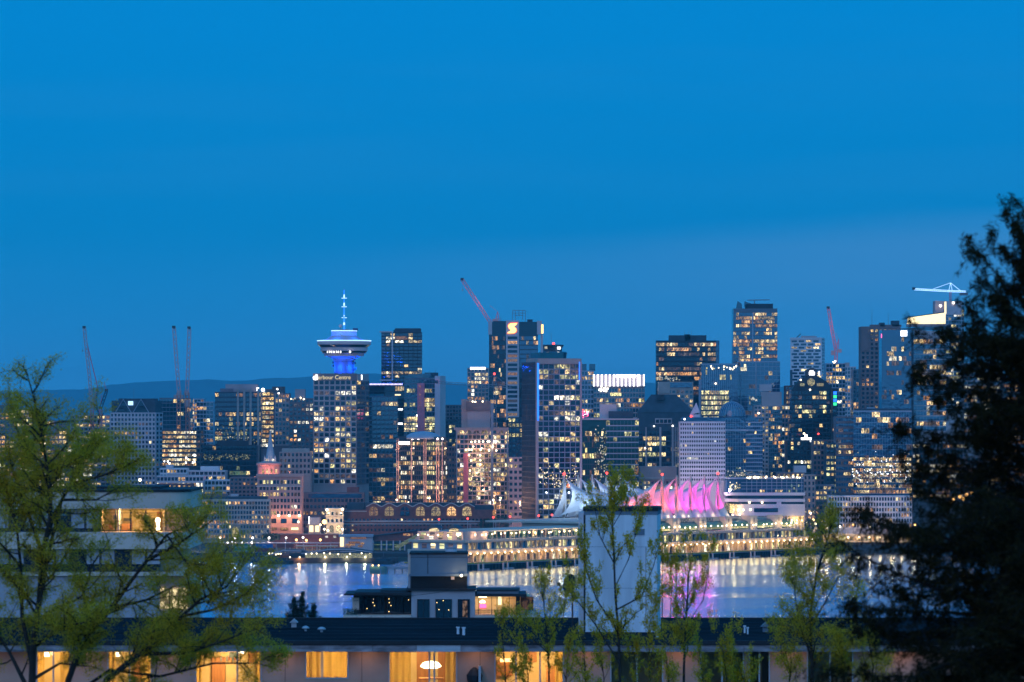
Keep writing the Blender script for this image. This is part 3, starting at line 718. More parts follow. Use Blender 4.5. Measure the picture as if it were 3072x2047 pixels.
# --- bank tower
b = Bld('bank_tower', 'dark bank tower with pale concrete fin carrying a glowing orange S-shaped emblem', 1467, 1614, 966, 3650, side=0, d=34)
b.body('glass_black'); b.facade('F', 12, 13.6, 1300, 'slate', 'glass_black', lit=0.16, tones='wood', sp=0.14, pr=0.04, y0=1006, u1=0.35)
b.facade('F', 8, 13.6, 1100, 'slate', 'glass_blue', lit=0.12, tones='wod', sp=0.2, pr=0.04, y0=1006, u0=0.62)
b.box('fin_head', 1518, 1557, 962, 1010, -1.6, 4, 'conc_light')
for gx in (1518, 1552): b.box('fin_edge', gx, gx + 5, 1010, 1260, -1.6, 2, 'conc_light')
for k in range(18):
    y = 1010 + k * 13.5
    b.box('fin_spandrel', 1523, 1552, y + 8.5, y + 13.5, -1.5, 1, 'conc_light')
    b.box('window', 1523.5, 1551.5, y, y + 8.5, -0.9, -0.8, RNG.choice(['glass_black', 'glass_black', 'lit_dim', 'glass_black', 'lit_orange']))
b.box('corner_panel', 1465, 1476, 963, 1004, -0.8, 5, 'conc_light'); b.box('corner_panel', 1611, 1626, 963, 1004, -0.8, 5, 'conc_light')
b.box('right_fin', 1622, 1629, 1004, 1250, 1, 8, 'conc_light'); b.led(1624.5, 1630, 974, 1001, 'sign_yellow', 0.9, 'side_sign')
def rib(pts): return [(b.x(x), b.z(y)) for x, y in pts]
S_OUT = [(1549.5, 973.3), (1532, 974), (1527.5, 977.5), (1526.5, 982), (1528.5, 986.5), (1532, 989.5), (1532.8, 992.5), (1530, 995), (1526, 996), (1524.8, 999.3), (1541, 999), (1546, 996), (1547.5, 991), (1546, 986.5), (1542.5, 983.5), (1541.8, 980.5), (1545.5, 979)]
S_OUT = [(1537 + (x - 1537) * 1.18, 985.5 + (y - 986.5) * 1.18) for x, y in S_OUT]
MB().extrude_y(rib(S_OUT), -2.1, -1.75).build('emblem', 'sign_yellow', b.e)
cx0, cy0 = 1537, 985.5
MB().extrude_y(rib([(cx0 + (x - cx0) * 1.16, cy0 + (y - cy0) * 1.14) for x, y in S_OUT]), -1.74, -1.62).build('emblem_halo', 'sign_red', b.e)
for (ax_, ay, bx_, by) in ((1538, 931, 1538, 965), (1576, 931, 1576, 965), (1538, 931, 1576, 931), (1538, 939, 1576, 939), (1546, 946, 1570, 946), (1546, 931, 1546, 965), (1568, 931, 1568, 960), (1557, 931, 1557, 950)):
    MB().tube([(b.x(ax_), 8, b.z(ay)), (b.x(bx_), 8, b.z(by))], 0.3, n=4).build('roof_frame', 'steel', b.e)
b.roof([(1480, 1518, 963), (1582, 1598, 958)]); b.mast(1501, 948); b.mast(1505, 952)
# --- dark tower with lit offices below bank tower
simple('office_tower', 'dark office with a few yellow windows squeezed between building site and blue-edged tower', 1524, 1570, 1252, 1420, 3420, 4, 15, 'slate', lit=0.4, tones='yyw', glass='glass_teal', sp=0.35, pr=0.3)
simple('car_park', 'pale concrete low block at the foot of the blue-edged tower', 1526, 1568, 1372, 1560, 3180, 3, 18, 'conc', lit=0.25, tones='wo', sp=0.5, pr=0.4)
# --- round-top tower with beacon
b = Bld('round_tower', 'dark rounded tower top with red beacon and white glow behind the blue-edged tower', 1618, 1700, 1072, 3800)
MB().lathe([(11.5, 0), (11.5, b.z(1072)), (12.0, b.z(1058)), (11.0, b.z(1055))], 20, c=(0, 12)).build('shaft', 'glass_teal', b.e)
MB().lathe([(8, b.z(1058)), (8, b.z(1045)), (9.5, b.z(1036)), (9.4, b.z(1034))], 20, c=(b.x(1658), 12)).build('crown', 'slate', b.e)
b.lamp(1661, 1031, 1.1, 'led_red', -8); b.led(1634, 1642, 1040, 1047, 'lit_white', -3); b.led(1672, 1682, 1041, 1048, 'led_white', -3); b.mast(1654, 998, y1=1036)

# --- blue-edged tower
b = Bld('waterfront_tower', 'tall ribbed and gridded tower with two vertical blue light strips', 1613, 1743, 1086, 3055, side=-46)
b.body('conc_dark')
b.facade('F', 8, 15.6, 1560, 'mull_mid', 'glass_black', lit=0.30, tones='wwydb', sp=0.20, pr=0.14, y0=1092, top=0.4, rowlit=0.6)
b.facade('L', 14, 15.6, 1560, 'slate', 'glass', lit=0.03, tones='d', sp=0.12, pr=0.35)
b.box('parapet', 1612, 1744, 1076, 1092, -0.6, 0.0, 'beige'); b.roof([(1615, 1742, 1075, 'beige')])
b.led(1611, 1616, 1090, 1262, 'led_blue'); b.led(1736.5, 1740, 1086, 1140, 'led_blue')
b.box('corner_pier', 1739, 1745, 1086, 1580, -0.9, 6, 'conc'); b.box('corner_pier', 1610, 1615, 1086, 1580, -0.5, 3, 'conc')
b.spark(1618, 1736, 1388, 1470, 130, ('lit_white', 'lit_yellow', 'lit_warm'), 0.6, 12)
b.roof([(1628, 1700, 1058, 'teal_roof')])
# --- tower with pink sign behind
b = simple('condo_tower', 'pale condominium tower with pink neon at its foot, right of the blue-edged tower', 1744, 1782, 1112, 1300, 3600, 4, 14, 'mull_light', lit=0.3, tones='wo', glass='glass_teal', sp=0.3, pr=0.25)
b.roof([(1744, 1760, 1092, 'glass_teal'), (1768, 1786, 1092, 'glass_teal')])
b.spark(1744, 1764, 1226, 1254, 26, ('led_pink', 'led_red', 'led_white'), 1.0, 4, 'neon_sign')
# --- white-striped building
b = Bld('striped_office', 'office block whose attic is lined with glowing white vertical tubes', 1781, 1934, 1124, 3520)
b.body('conc_dark'); b.facade('F', 17, 15, 1330, 'conc', 'glass_teal', lit=0.20, tones='wyobd', sp=0.28, pr=0.16, y0=1162, run=0.5, rowlit=0.8)
b.box('attic', 1781, 1934, 1124, 1160, -0.2, 0.0, 'conc_light')
for k in range(12): b.led(1779.5 + k * 12 + 0, 1783.5 + k * 12, 1124, 1159, 'led_white')
b.led(1918, 1920, 1124, 1158, 'led_white'); b.led(1930, 1933, 1124, 1158, 'led_white'); b.led(1847, 1907, 1125, 1132, 'led_white', 0.9)
b.led(1831, 1864, 1179, 1188, 'lit_yellow'); b.spark(1797, 1824, 1158, 1178, 45, ('lit_white', 'lamp_white'), 0.8, 8)
# --- green glass office
b = Bld('green_office', 'green glass office with white floor bands and a drum on its roof', 1748, 1916, 1258, 3190)
b.body('glass_green'); b.facade('F', 9, 16.7, 1500, 'mull_light', 'glass_green', lit=0.18, tones='yyyw', sp=0.20, pr=0.03, u0=0.42, run=0.35, rowlit=0.8)
b.facade('F', 10, 16.7, 1500, 'slate', 'glass_green', lit=0.18, tones='ywd', sp=0.16, pr=0.12, u1=0.415, y0=1290, run=0.5, rowlit=0.9)
b.box('drum', 1800, 1850, 1213, 1258, 4, 18, 'conc_light'); b.box('louvre_box', 1826, 1900, 1234, 1258, 2, 12, 'slate'); b.box('roof_slab', 1746, 1917, 1256, 1260, -0.8, 12, 'conc_light')
b.spark(1783, 1820, 1250, 1490, 130, ('lit_yellow', 'lit_white', 'lit_yellow'), 0.8, 14)
b.spark(1905, 1916, 1378, 1430, 22, ('lit_orange', 'lit_warm'), 0.9, 15)
# --- dark block and mansard
b = Bld('black_tower', 'broad black office slab with rows of amber windows', 1968, 2148, 1022, 3850, side=0)
b.body('glass_black'); b.facade('F', 22, 14.6, 1190, 'dark', 'glass_black', lit=0.30, tones='wwood', sp=0.34, pr=0.1, top=2.0, run=0.62, rowlit=0.5, seed=3)
b.box('side_strip', 2148, 2158, 1022, 1190, 0.3, 20, 'glass_blue'); b.roof([(2008, 2120, 1006, 'slate'), (2055, 2072, 1003, 'dark')]); b.mast(2055, 992); b.mast(2067, 991); b.mast(2076, 991)
b.spark(1972, 2040, 1128, 1145, 40, ('lit_white', 'lit_yellow'), 1.0, 16)
b = Bld('beige_block', 'beige stepped block with lit rooms in front of the broad black slab', 1976, 2080, 1146, 3480)
b.body('beige'); b.facade('F', 8, 14, 1280, 'beige', 'glass', lit=0.35, tones='wwod', sp=0.4, pr=0.3, y0=1168)
b.box('blank_wall', 1976, 2010, 1146, 1180, -0.8, 0.2, 'beige'); b.box('glazed_top', 2010, 2076, 1148, 1163, -0.6, 0.2, 'glass_blue')
b = Bld('mansard_hotel', 'dark hotel with stepped blue mansard roof above pale column strips', 1914, 2082, 1235, 3320)
b.body('slate'); b.facade('F', 12, 16, 1400, 'slate', 'glass_black', lit=0.20, tones='wwyd', sp=0.3, pr=0.15, y0=1290, run=0.4)
MB().add([(b.x(1912), -0.5, b.z(1238)), (b.x(2084), -0.5, b.z(1238)), (b.x(2030), 6, b.z(1184)), (b.x(1955), 6, b.z(1184)),
          (b.x(1912), 22, b.z(1238)), (b.x(2084), 22, b.z(1238)), (b.x(2030), 14, b.z(1184)), (b.x(1955), 14, b.z(1184))],
         [(0, 1, 2, 3), (5, 4, 7, 6), (1, 5, 6, 2), (4, 0, 3, 7), (3, 2, 6, 7)]).build('mansard_roof', 'slate', b.e)
b.box('dormer', 1970, 1993, 1184, 1200, 0.5, 8, 'dark'); b.box('loggia', 1965, 2016, 1255, 1272, -0.6, 0.2, 'conc'); 
for k in range(4): b.box('loggia_window', 1968 + k * 12, 1977 + k * 12, 1259, 1269, -0.75, -0.61, 'glass_black')
for gx, w in ((1936, 4), (1978, 6), (2015, 6), (2024, 3), (2030, 3)): b.box('column_strip', gx, gx + w, 1282, 1400, -1.2, 0.4, 'conc')
b.lamp(1936, 1345, 0.8, 'lamp_warm'); b.lamp(2018, 1278, 0.6); b.lamp(1962, 1279, 0.5)
b = Bld('podium_block', 'pale podium block with blank front below the mansard hotel', 1918, 2030, 1400, 3200)
b.body('conc'); b.facade('F', 10, 15, 1560, 'beige', 'glass', lit=0.18, tones='wb', sp=0.45, pr=0.4, y0=1440); b.box('window', 1976, 1982, 1410, 1419, -0.2, 0, 'lit_warm')
b.box('ledge', 1914, 2034, 1432, 1438, -1, 1, 'trim'); b.box('lit_ledge', 1920, 2030, 1470, 1474, -0.8, -0.4, 'beige')
# --- fin glass office
b = Bld('finned_office', 'blue glass office with close vertical fins and lit penthouse floor', 2104, 2214, 1091, 3560)
b.body('glass_blue'); b.facade('F', 18, 15, 1330, 'mull_light', 'glass_blue', lit=0.05, tones='y', sp=0.02, pr=0.14)
b.facade('F', 14, 15.5, 1268, 'slate', 'glass', lit=0.8, tones='yyw', sp=0.3, pr=0.06, y0=1172, top=0.1, rowlit=0.1, u1=0.75, run=0.3)
b.spark(2120, 2210, 1095, 1112, 22, ('lit_yellow', 'lamp_warm'), 0.9, 18); b.lamp(2147, 1151, 0.7, 'lamp_warm')
b.box('stair_wing', 2098, 2105, 1138, 1330, 1, 14, 'mull_light')
# --- tall tower
b = Bld('glass_tower', 'tallest dark glass tower with roof sails and lit upper flats', 2200, 2332, 926, 3720)
b.body('glass'); b.facade('F', 16, 11.5, 1086, 'mull', 'glass_blue', lit=0.36, tones='wwo', sp=0.24, pr=0.06, run=0.62, rowlit=0.6, top=3.5, seed=8)
b.box('spine', 2256, 2260, 940, 1086, -1.0, 0.3, 'mull_light'); b.roof([(2238, 2320, 911, 'dark')])
MB().extrude_y([(b.x(2208), b.z(926)), (b.x(2213), b.z(903)), (b.x(2226), b.z(912)), (b.x(2227), b.z(926))], 2, 3).build('roof_sail', 'glass_teal', b.e)
MB().extrude_y([(b.x(2232), b.z(926)), (b.x(2234), b.z(904)), (b.x(2255), b.z(911)), (b.x(2236), b.z(913))], 2, 3).build('roof_sail', 'glass_teal', b.e)
MB().tube([(b.x(2244), 8, b.z(900)), (b.x(2311), 8, b.z(899))], 0.4).tube([(b.x(2265), 8, b.z(900)), (b.x(2265), 8, b.z(912))], 0.4).build('window_cleaning_rig', 'steel', b.e)
b = Bld('glass_podium', 'broad blue glass block below the tallest tower with pale blank panel', 2212, 2340, 1084, 3580)
b.body('glass_blue'); b.facade('F', 11, 13.2, 1330, 'mull_light', 'glass_blue', lit=0.10, tones='wd', sp=0.10, pr=0.05)
for gx in (2221, 2266): b.box('rib', gx, gx + 3, 1086, 1300, -0.8, 0.2, 'mull_light')
b.box('blank_panel', 2278, 2315, 1154, 1174, -0.9, 0.2, 'conc_light'); b.led(2221, 2240, 1103, 1113, 'lit_white'); b.led(2232, 2238, 1093, 1102, 'led_cream')
b.spark(2290, 2340, 1176, 1196, 34, ('lit_warm', 'lit_orange'), 1.2, 20)
# --- white hotel with punched windows
b = Bld('white_hotel', 'white hotel with dense rows of small square windows beside the glass dome', 2040, 2176, 1265, 3120)
b.body('white_wall'); b.facade('F', 20, 12.75, 1450, 'white_wall', 'glass_black', lit=0.045, tones='wwbd', sp=0.50, pr=0.42, proud=0.5, top=1.2)
b.box('roof_storey', 2045, 2176, 1252, 1266, 3, 20, 'glass_blue')
MB().add([(b.x(2071), 6, b.z(1244)), (b.x(2101), 6, b.z(1238)), (b.x(2090), 6, b.z(1208)), (b.x(2071), 9, b.z(1244)), (b.x(2101), 9, b.z(1238)), (b.x(2091), 9, b.z(1208))],
         [(0, 1, 2), (5, 4, 3), (0, 3, 4, 1), (1, 4, 5, 2), (2, 5, 3, 0)]).build('roof_sail', 'white_wall', b.e)
MB().box(b.x(2071), b.x(2101), 5.8, 9.2, b.z(1254), b.z(1243.5)).build('sail_base', 'white_wall', b.e)
b.lamp(2074, 1250, 0.8, 'led_red', -5); b.lamp(2054, 1258, 0.6)
for gx in (2050, 2095, 2140): point_light('facade_light', (b.x(gx), -28, b.z(1470)), (1.0, 0.70, 0.86), 4500, 0.8, b.e)  # lights added to brighten the white front with a pinkish pier glow
# --- domed glass tower
b = Bld('dome_tower', 'blue gridded glass tower carrying a large glass dome', 2168, 2288, 1253, 3165)
b.body('glass_blue'); b.facade('F', 9, 12.0, 1445, 'mull_light', 'glass_blue', lit=0.015, tones='wd', sp=0.08, pr=0.09, u1=0.58)
b.facade('F', 8, 12.0, 1445, 'mull_light', 'glass_blue', lit=0.04, tones='wod', sp=0.3, pr=0.03, u0=0.585)
rr = 41 * b.s
dome = [(rr * math.cos(t), b.z(1249) + rr * 1.08 * math.sin(t)) for t in np.linspace(0, 1.5, 9)]
MB().lathe([(rr, b.z(1256))] + dome, 28, c=(b.x(2199), b.d * 0.5)).build('dome', 'glass_blue', b.e, smooth=True)
for j in range(14):
    t = math.pi + math.pi * (j + 0.5) / 14
    MB().tube([(b.x(2199) + r * 1.01 * math.cos(t), b.d * 0.5 + r * 1.01 * math.sin(t), z) for r, z in dome], 0.16, n=4).build('dome_rib', 'mull_light', b.e)
b.box('shoulder', 2168, 2262, 1288, 1294, -1.6, 0.3, 'mull_light'); b.spark(2168, 2236, 1400, 1440, 60, ('lit_white', 'lit_green'), 0.6, 22)
# --- condos right of the dome
b = Bld('condo_tower', 'grey concrete condominium stepping down right of the dome tower', 2262, 2346, 1216, 3330)
b.body('conc'); b.facade('F', 4, 11.6, 1440, 'conc', 'glass', lit=0.26, tones='wwod', sp=0.42, pr=0.35, u1=0.52)
b.facade('F', 7, 11.6, 1440, 'mull', 'glass_teal', lit=0.25, tones='wwo', sp=0.22, pr=0.12, u0=0.53, run=0.4)
b.box('upper_step', 2252, 2310, 1188, 1217, 6, 20, 'glass_teal'); b.roof([(2286, 2346, 1176, 'conc')]); b.spark(2256, 2270, 1192, 1202, 5, ('lit_white',), 1.4, 23)
b.lamp(2276, 1240, 0.7, 'lamp_warm')
# --- staggered white tower
b = Bld('pixel_tower', 'pale tower of staggered white window boxes beside a red luffing crane', 2372, 2464, 1014, 4650, side=12)
b.body('white_wall')
b.e.location.y += 0
rows = 19
for r in range(rows):
    zt = b.H - 1.5 - r * 9.6 * b.s
    off = (r % 2) * 0.5
    inset = max(0, (r - 7)) * 0.012
    for c in range(4):
        u0 = (c + off * 0.55 + 0.10 + inset) / 4.3; 
        mm = 'lit_warm' if RNG.random() < (0.5 if r < 3 else 0.10) else 'glass'
        o = bpy.data.objects.new('window', pane_mesh(mm)); COL.objects.link(o); o.parent = b.e
        o.location = (-b.W / 2 + (u0 + 0.10) * b.W, -0.03, zt - 2.0); o.scale = (b.W * 0.175, 0.08, 6.0 * b.s)
MB().box(-b.W / 2 - 0.4, b.W / 2 + 0.4, -0.5, 0.3, b.H - 1.2, b.H + 0.3).build('parapet', 'white_wall', b.e)
b.facade('R', 3, 9.6, 1180, 'white_wall', 'glass', lit=0.05, tones='w', sp=0.35, pr=0.3)
b.roof([(2402, 2444, 1008, 'conc')]); MB().tube([(b.x(2386), 8, b.z(1013)), (b.x(2399), 8, b.z(1001))], 0.5).build('roof_rig', 'slate', b.e)
b.box('tower_notch', 2371, 2378, 1110, 1190, -0.6, 0.3, 'slate')
simple('red_sliver', 'narrow red-brown block between the glass podium and the arched black tower', 2357, 2374, 1157, 1300, 3700, 2, 14, 'brick', lit=0.4, tones='wo', sp=0.4, pr=0.35)
simple('infill_block', 'thin blue block with lit flats left of the arched black tower', 2345, 2374, 1215, 1400, 3560, 3, 13, 'conc_dark', lit=0.4, tones='wob', glass='glass_teal', sp=0.3, pr=0.3)
# --- black tower with arched window
b = Bld('arched_tower', 'black tower with gabled top, round glowing window and white roof sign', 2374, 2500, 1170, 3400)
b.body('glass_black'); b.facade('F', 12, 14, 1400, 'dark', 'glass_black', lit=0.14, tones='wyd', sp=0.3, pr=0.12)
MB().extrude_y([(b.x(2374), b.H), (b.x(2500), b.H), (b.x(2480), b.z(1145)), (b.x(2452), b.z(1128)), (b.x(2452), b.z(1110)), (b.x(2437), b.z(1103)), (b.x(2420), b.z(1110)), (b.x(2420), b.z(1128)), (b.x(2394), b.z(1145))], 0.2, 20).build('crown', 'dark', b.e)
rc = 11.5 * b.s
MB().extrude_y([(b.x(2433) + rc * math.cos(t), b.z(1147) + rc * math.sin(t)) for t in np.linspace(0, 2 * math.pi, 20)[:-1]], -0.3, 0.19).build('round_window', 'lit_yellow', b.e)
for k in (-1, 0, 1): MB().box(b.x(2433 + k * 6) - 0.15, b.x(2433 + k * 6) + 0.15, -0.5, -0.31, b.z(1157), b.z(1137)).build('mullion', 'dark', b.e)
b.led(2400, 2414, 1150, 1159, 'lit_yellow'); b.led(2450, 2471, 1150, 1159, 'lit_yellow'); b.led(2427, 2444, 1116, 1126, 'led_white'); b.led(2429, 2440, 1112, 1116, 'led_white'); b.led(2456, 2459, 1114, 1126, 'led_white')
b.lamp(2430, 1170, 0.7, 'lamp_warm'); b.lamp(2402, 1140, 0.6, 'lamp_warm')
b = Bld('sign_block', 'dark mid-rise with a bright white crown-shaped roof sign before the arched tower', 2362, 2440, 1322, 3290)
b.body('dark'); b.facade('F', 8, 14, 1420, 'dark', 'glass_black', lit=0.2, tones='wyb', sp=0.35, pr=0.3)
b.led(2403, 2434, 1313, 1320, 'led_white'); b.led(2414, 2422, 1304, 1313, 'led_white'); b.led(2430, 2434, 1320, 1326, 'led_white'); b.lamp(2412, 1301, 0.7, 'lamp_warm'); b.lamp(2455, 1302, 0.7, 'led_red')
# --- glass condos right
b = simple('condo_tower', 'pale blue glass condominium under the red luffing crane', 2478, 2536, 1090, 1300, 3950, 6, 12, 'mull_light', lit=0.35, tones='wwob', glass='glass_teal', sp=0.25, pr=0.2)
b.spark(2497, 2511, 1083, 1089, 8, ('lamp_warm',), 1.0, 25)
simple('condo_tower', 'tall light blue tower right of the red luffing crane', 2534, 2568, 1100, 1320, 4100, 4, 11, 'conc_light', lit=0.3, tones='wo', glass='glass_teal', sp=0.3, pr=0.3, roof=[(2538, 2550, 1088, 'pink_stone')])
simple('condo_tower', 'blue-grey tower left of the brown tower with planted roof', 2560, 2585, 1108, 1320, 3900, 3, 12, 'mull', lit=0.15, tones='wo', glass='glass_teal', sp=0.2, pr=0.2)
b = Bld('screen_block', 'slim block with green and blue media screen beside the arched tower', 2498, 2512, 1165, 3380)
b.body('dark')
for k, mm in enumerate(('led_blue', 'led_green', 'led_blue', 'led_green')): b.led(2500, 2510, 1175 + k * 11, 1184 + k * 11, mm)
b.facade('F', 2, 14, 1400, 'dark', 'glass_teal', lit=0.3, tones='wo', sp=0.3, pr=0.2, y0=1225)
simple('office_block', 'brown office with yellow stairwell windows, right of the sign block', 2440, 2505, 1320, 1480, 3250, 6, 15, 'brown', lit=0.3, tones='wy', sp=0.4, pr=0.35)
b = simple('office_block', 'dark office with evenly stacked yellow windows, left of the wide glass office', 2478, 2515, 1330, 1500, 3210, 3, 17, 'slate', lit=0.75, tones='yyw', sp=0.5, pr=0.3)
# --- brown tower
b = Bld('brown_tower', 'brown stone tower with square windows and roof antennas beside the blue glass tower', 2583, 2702, 980, 3660)
b.body('brown'); b.facade('F', 9, 13.4, 1240, 'brown', 'glass', lit=0.14, tones='wwod', sp=0.42, pr=0.42, proud=0.6, top=2.4)
b.roof([(2614, 2706, 974, 'brown'), (2642, 2656, 968, 'slate'), (2678, 2700, 962, 'slate')]); b.mast(2619, 928); b.mast(2668, 938)
b.box('blank_corner', 2583, 2606, 982, 1052, -0.9, 0.2, 'brown')
# --- blue tower with sign
b = Bld('signed_tower', 'bright blue glass tower with a white sign reading B5', 2645, 2734, 990, 3420)
b.body('glass_blue'); b.facade('F', 12, 14.4, 1300, 'glass_blue', 'glass_blue', lit=0.16, tones='wwbd', sp=0.06, pr=0.03, top=5.5, rowlit=0.9, run=0.4)
b.led(2702, 2721, 992, 1009, 'led_white', 0.6, 'sign_board'); text('sign_lettering', 'B5', (b.x(2711.5), -1.0, b.z(1000.5)), 4.4, 'text_dark', b.e)
b.box('corner_strip', 2734, 2741, 985, 1300, 1, 20, 'slate'); b.led(2643, 2645.5, 1002, 1014, 'led_pink')
b = Bld('banded_tower', 'glass tower with white floor bands under a glowing cream wedge roof', 2741, 2838, 992, 3440)
b.body('conc_light', y0=1018); b.facade('F', 10, 15.4, 1300, 'conc_light', 'glass_blue', lit=0.34, tones='wwobd', sp=0.22, pr=0.03, y0=1018, top=0.2, rowlit=0.8, run=0.5)
MB().extrude_y([(b.x(2741), b.z(1018)), (b.x(2838), b.z(1018)), (b.x(2838), b.z(997)), (b.x(2741), b.z(989))], -0.3, 0.0).build('parapet', 'conc_light', b.e)
MB().extrude_y([(b.x(2690), b.z(986)), (b.x(2845), b.z(978)), (b.x(2845), b.z(990)), (b.x(2741), b.z(989))], 3, 18).build('shoulder_roof', 'glass_teal', b.e)
MB().extrude_y([(b.x(2726), b.z(972)), (b.x(2838), b.z(972)), (b.x(2838), b.z(938)), (b.x(2729), b.z(953))], 4, 16).build('wedge_roof', 'led_cream', b.e)
MB().extrude_y([(b.x(2724), b.z(980)), (b.x(2842), b.z(980)), (b.x(2842), b.z(972)), (b.x(2724), b.z(972))], 3.5, 17).build('wedge_base', 'conc', b.e)
MB().extrude_y([(b.x(2728), b.z(953)), (b.x(2728), b.z(951)), (b.x(2832), b.z(936)), (b.x(2832), b.z(938))], 3.5, 17).build('wedge_cap', 'slate', b.e)
b.led(2834.5, 2840, 905, 942, 'led_cream', -3, 'light_blade')
# --- tallest right tower behind the fir
b = simple('residential_tower', 'pale curved residential tower half hidden by the fir, under the glowing crane', 2838, 2892, 905, 1240, 3850, 7, 11, 'mull_light', lit=0.14, tones='wyb', glass='glass_teal', sp=0.25, pr=0.12, body='conc_light')
b.box('top_plant', 2805, 2838, 903, 945, 3, 20, 'conc'); b.box('top_crown', 2838, 2885, 904, 945, -0.6, 0.4, 'conc_light'); b.lamp(2821, 918, 1.1)
b.lamp(2860, 909, 1.2)
simple('hidden_tower', 'grey slab glimpsed through the fir, right of the residential tower', 2892, 3010, 1090, 1300, 3600, 12, 13, 'conc', lit=0.3, tones='wob', glass='glass_blue')
simple('hidden_tower', 'dark slab at the right picture edge behind the fir', 3010, 3160, 1150, 1400, 3500, 14, 13, 'conc_dark', lit=0.3, tones='wo', glass='glass_teal')
# --- wide blue office
b = Bld('wide_office', 'wide blue glass office with lit lower floors and painted glints, in front of the fir', 2560, 2735, 1232, 3200)
b.body('glass_blue'); b.facade('F', 22, 16.3, 1480, 'mull_light', 'glass_blue', lit=0.06, tones='wod', sp=0.06, pr=0.05, run=0.7, rowlit=0.9)
b.facade('F', 18, 16.3, 1482, 'slate', 'glass', lit=0.75, tones='wwo', sp=0.35, pr=0.12, y0=1372, top=0.2, rowlit=0.2, singles=False, frame=False)
b.spark(2556, 2735, 1350, 1462, 330, ('lit_white', 'led_white', 'lit_yellow', 'lit_white'), 0.6, 31); b.box('roof_plant', 2605, 2625, 1222, 1234, 4, 14, 'mull_light'); b.box('louvre_wall', 2570, 2735, 1226, 1233, 0.5, 20, 'slate')  # glowing squares stand for wharf lights mirrored in the glass
b = Bld('purple_slab', 'purple-grey office slab joined to the left of the wide blue office', 2508, 2560, 1250, 3205)
b.body('conc_dark'); b.facade('F', 7, 16.3, 1485, 'brown', 'glass_blue', lit=0.26, tones='wod', sp=0.42, pr=0.10, rowlit=0.9, run=0.5)
simple('hidden_block', 'lit block seen through the fir right of the wide blue office', 2738, 2900, 1330, 1500, 3260, 16, 15, 'conc_dark', lit=0.35, tones='wob')
simple('hidden_block', 'brown block at the right edge seen through the fir branches', 2900, 3140, 1370, 1540, 3200, 20, 15, 'brown', lit=0.3, tones='wo')
# --- brown mid block and street gap
simple('brown_block', 'brown mid-rise right of the dome tower, above the white terraced hotel', 2330, 2415, 1418, 1520, 3160, 6, 17, 'brown', lit=0.16, tones='wo', sp=0.5, pr=0.5, roof=[(2384, 2420, 1398, 'conc_light'), (2415, 2460, 1420, 'slate')])
simple('brick_tower', 'narrow brick block beside the dark street gap right of the white terraced hotel', 2410, 2446, 1424, 1570, 3150, 3, 17, 'pink_stone', lit=0.3, tones='wo', sp=0.4, pr=0.5)
simple('slate_block', 'slate grey block in the street gap left of the white gridded low-rise', 2446, 2505, 1455, 1570, 3160, 5, 15, 'conc_dark', lit=0.25, tones='wyo', sp=0.4, pr=0.3)
# --- white gridded lowrise
b = simple('gridded_lowrise', 'white gridded low-rise office under the wide blue office', 2486, 2736, 1488, 1590, 3135, 30, 16, 'white_wall', lit=0.16, tones='wod', sp=0.36, pr=0.35, d=18)
b.box('wing', 2472, 2500, 1520, 1590, -8, 0, 'conc')

# --- church spire before the glowing bow windows
Dc = 3235; e = thing('church_spire', 'slender pale blue church spire with lit pinnacles above the salmon rotunda', 'church', (PX(810, Dc), Dc, zg(Dc) - 1))
zc_ = lambda y: PZ(y, Dc) - zg(Dc) + 1
MB().box(-4.2, 4.2, 0, 8.4, 0, zc_(1385)).build('tower', 'conc', e)
MB().lathe([(4.0, zc_(1384)), (3.2, zc_(1372)), (0.15, zc_(1292))], 8, c=(0, 4.2)).build('spire', 'mull_light', e)
for sx in (-3.8, -1.3, 1.3, 3.8): MB().lathe([(0.7, zc_(1386)), (0.7, zc_(1378)), (0.05, zc_(1366))], 6, c=(sx, 0.2)).build('pinnacle', 'conc_light', e)
for sx in (-2.4, 2.4): MB().box(sx - 0.5, sx + 0.5, -0.2, -0.05, zc_(1384), zc_(1377)).build('belfry_light', 'lit_white', e)
point_light('spire_light', (0, -6, zc_(1388)), (1.0, 0.8, 0.5), 900, 0.4, e)
# ================================================================== waterfront
# --- station: long brick hall with wavy gables
b = Bld('station', 'long red brick station with wavy gabled roofline and seven arched windows', 1030, 1482, 1530, 3062, d=24)
b.body('brick')
xs = [1030 + i * 1.0 for i in range(0)]
def wave(x0, x1, n, ylow, yhigh):
    pts = []
    w = (x1 - x0) / n
    for i in range(n):
        for t in np.linspace(0, 1, 9)[:-1]:
            k = 0.5 - 0.5 * math.cos(2 * math.pi * t)
            pts.append((x0 + (i + t) * w, ylow + (yhigh - ylow) * k ** 0.8))
    pts.append((x1, ylow)); return pts
wv = wave(1098, 1424, 7, 1520, 1510)
MB().extrude_y([(b.x(1098), b.H - 0.1)] + [(b.x(x), b.z(y)) for x, y in wv][::1] + [(b.x(1424), b.H - 0.1)], -0.6, 3).build('gable_wall', 'brick', b.e)
MB().tube([(b.x(x), -0.8, b.z(y)) for x, y in wv], 0.45, n=4).build('gable_coping', 'trim', b.e)
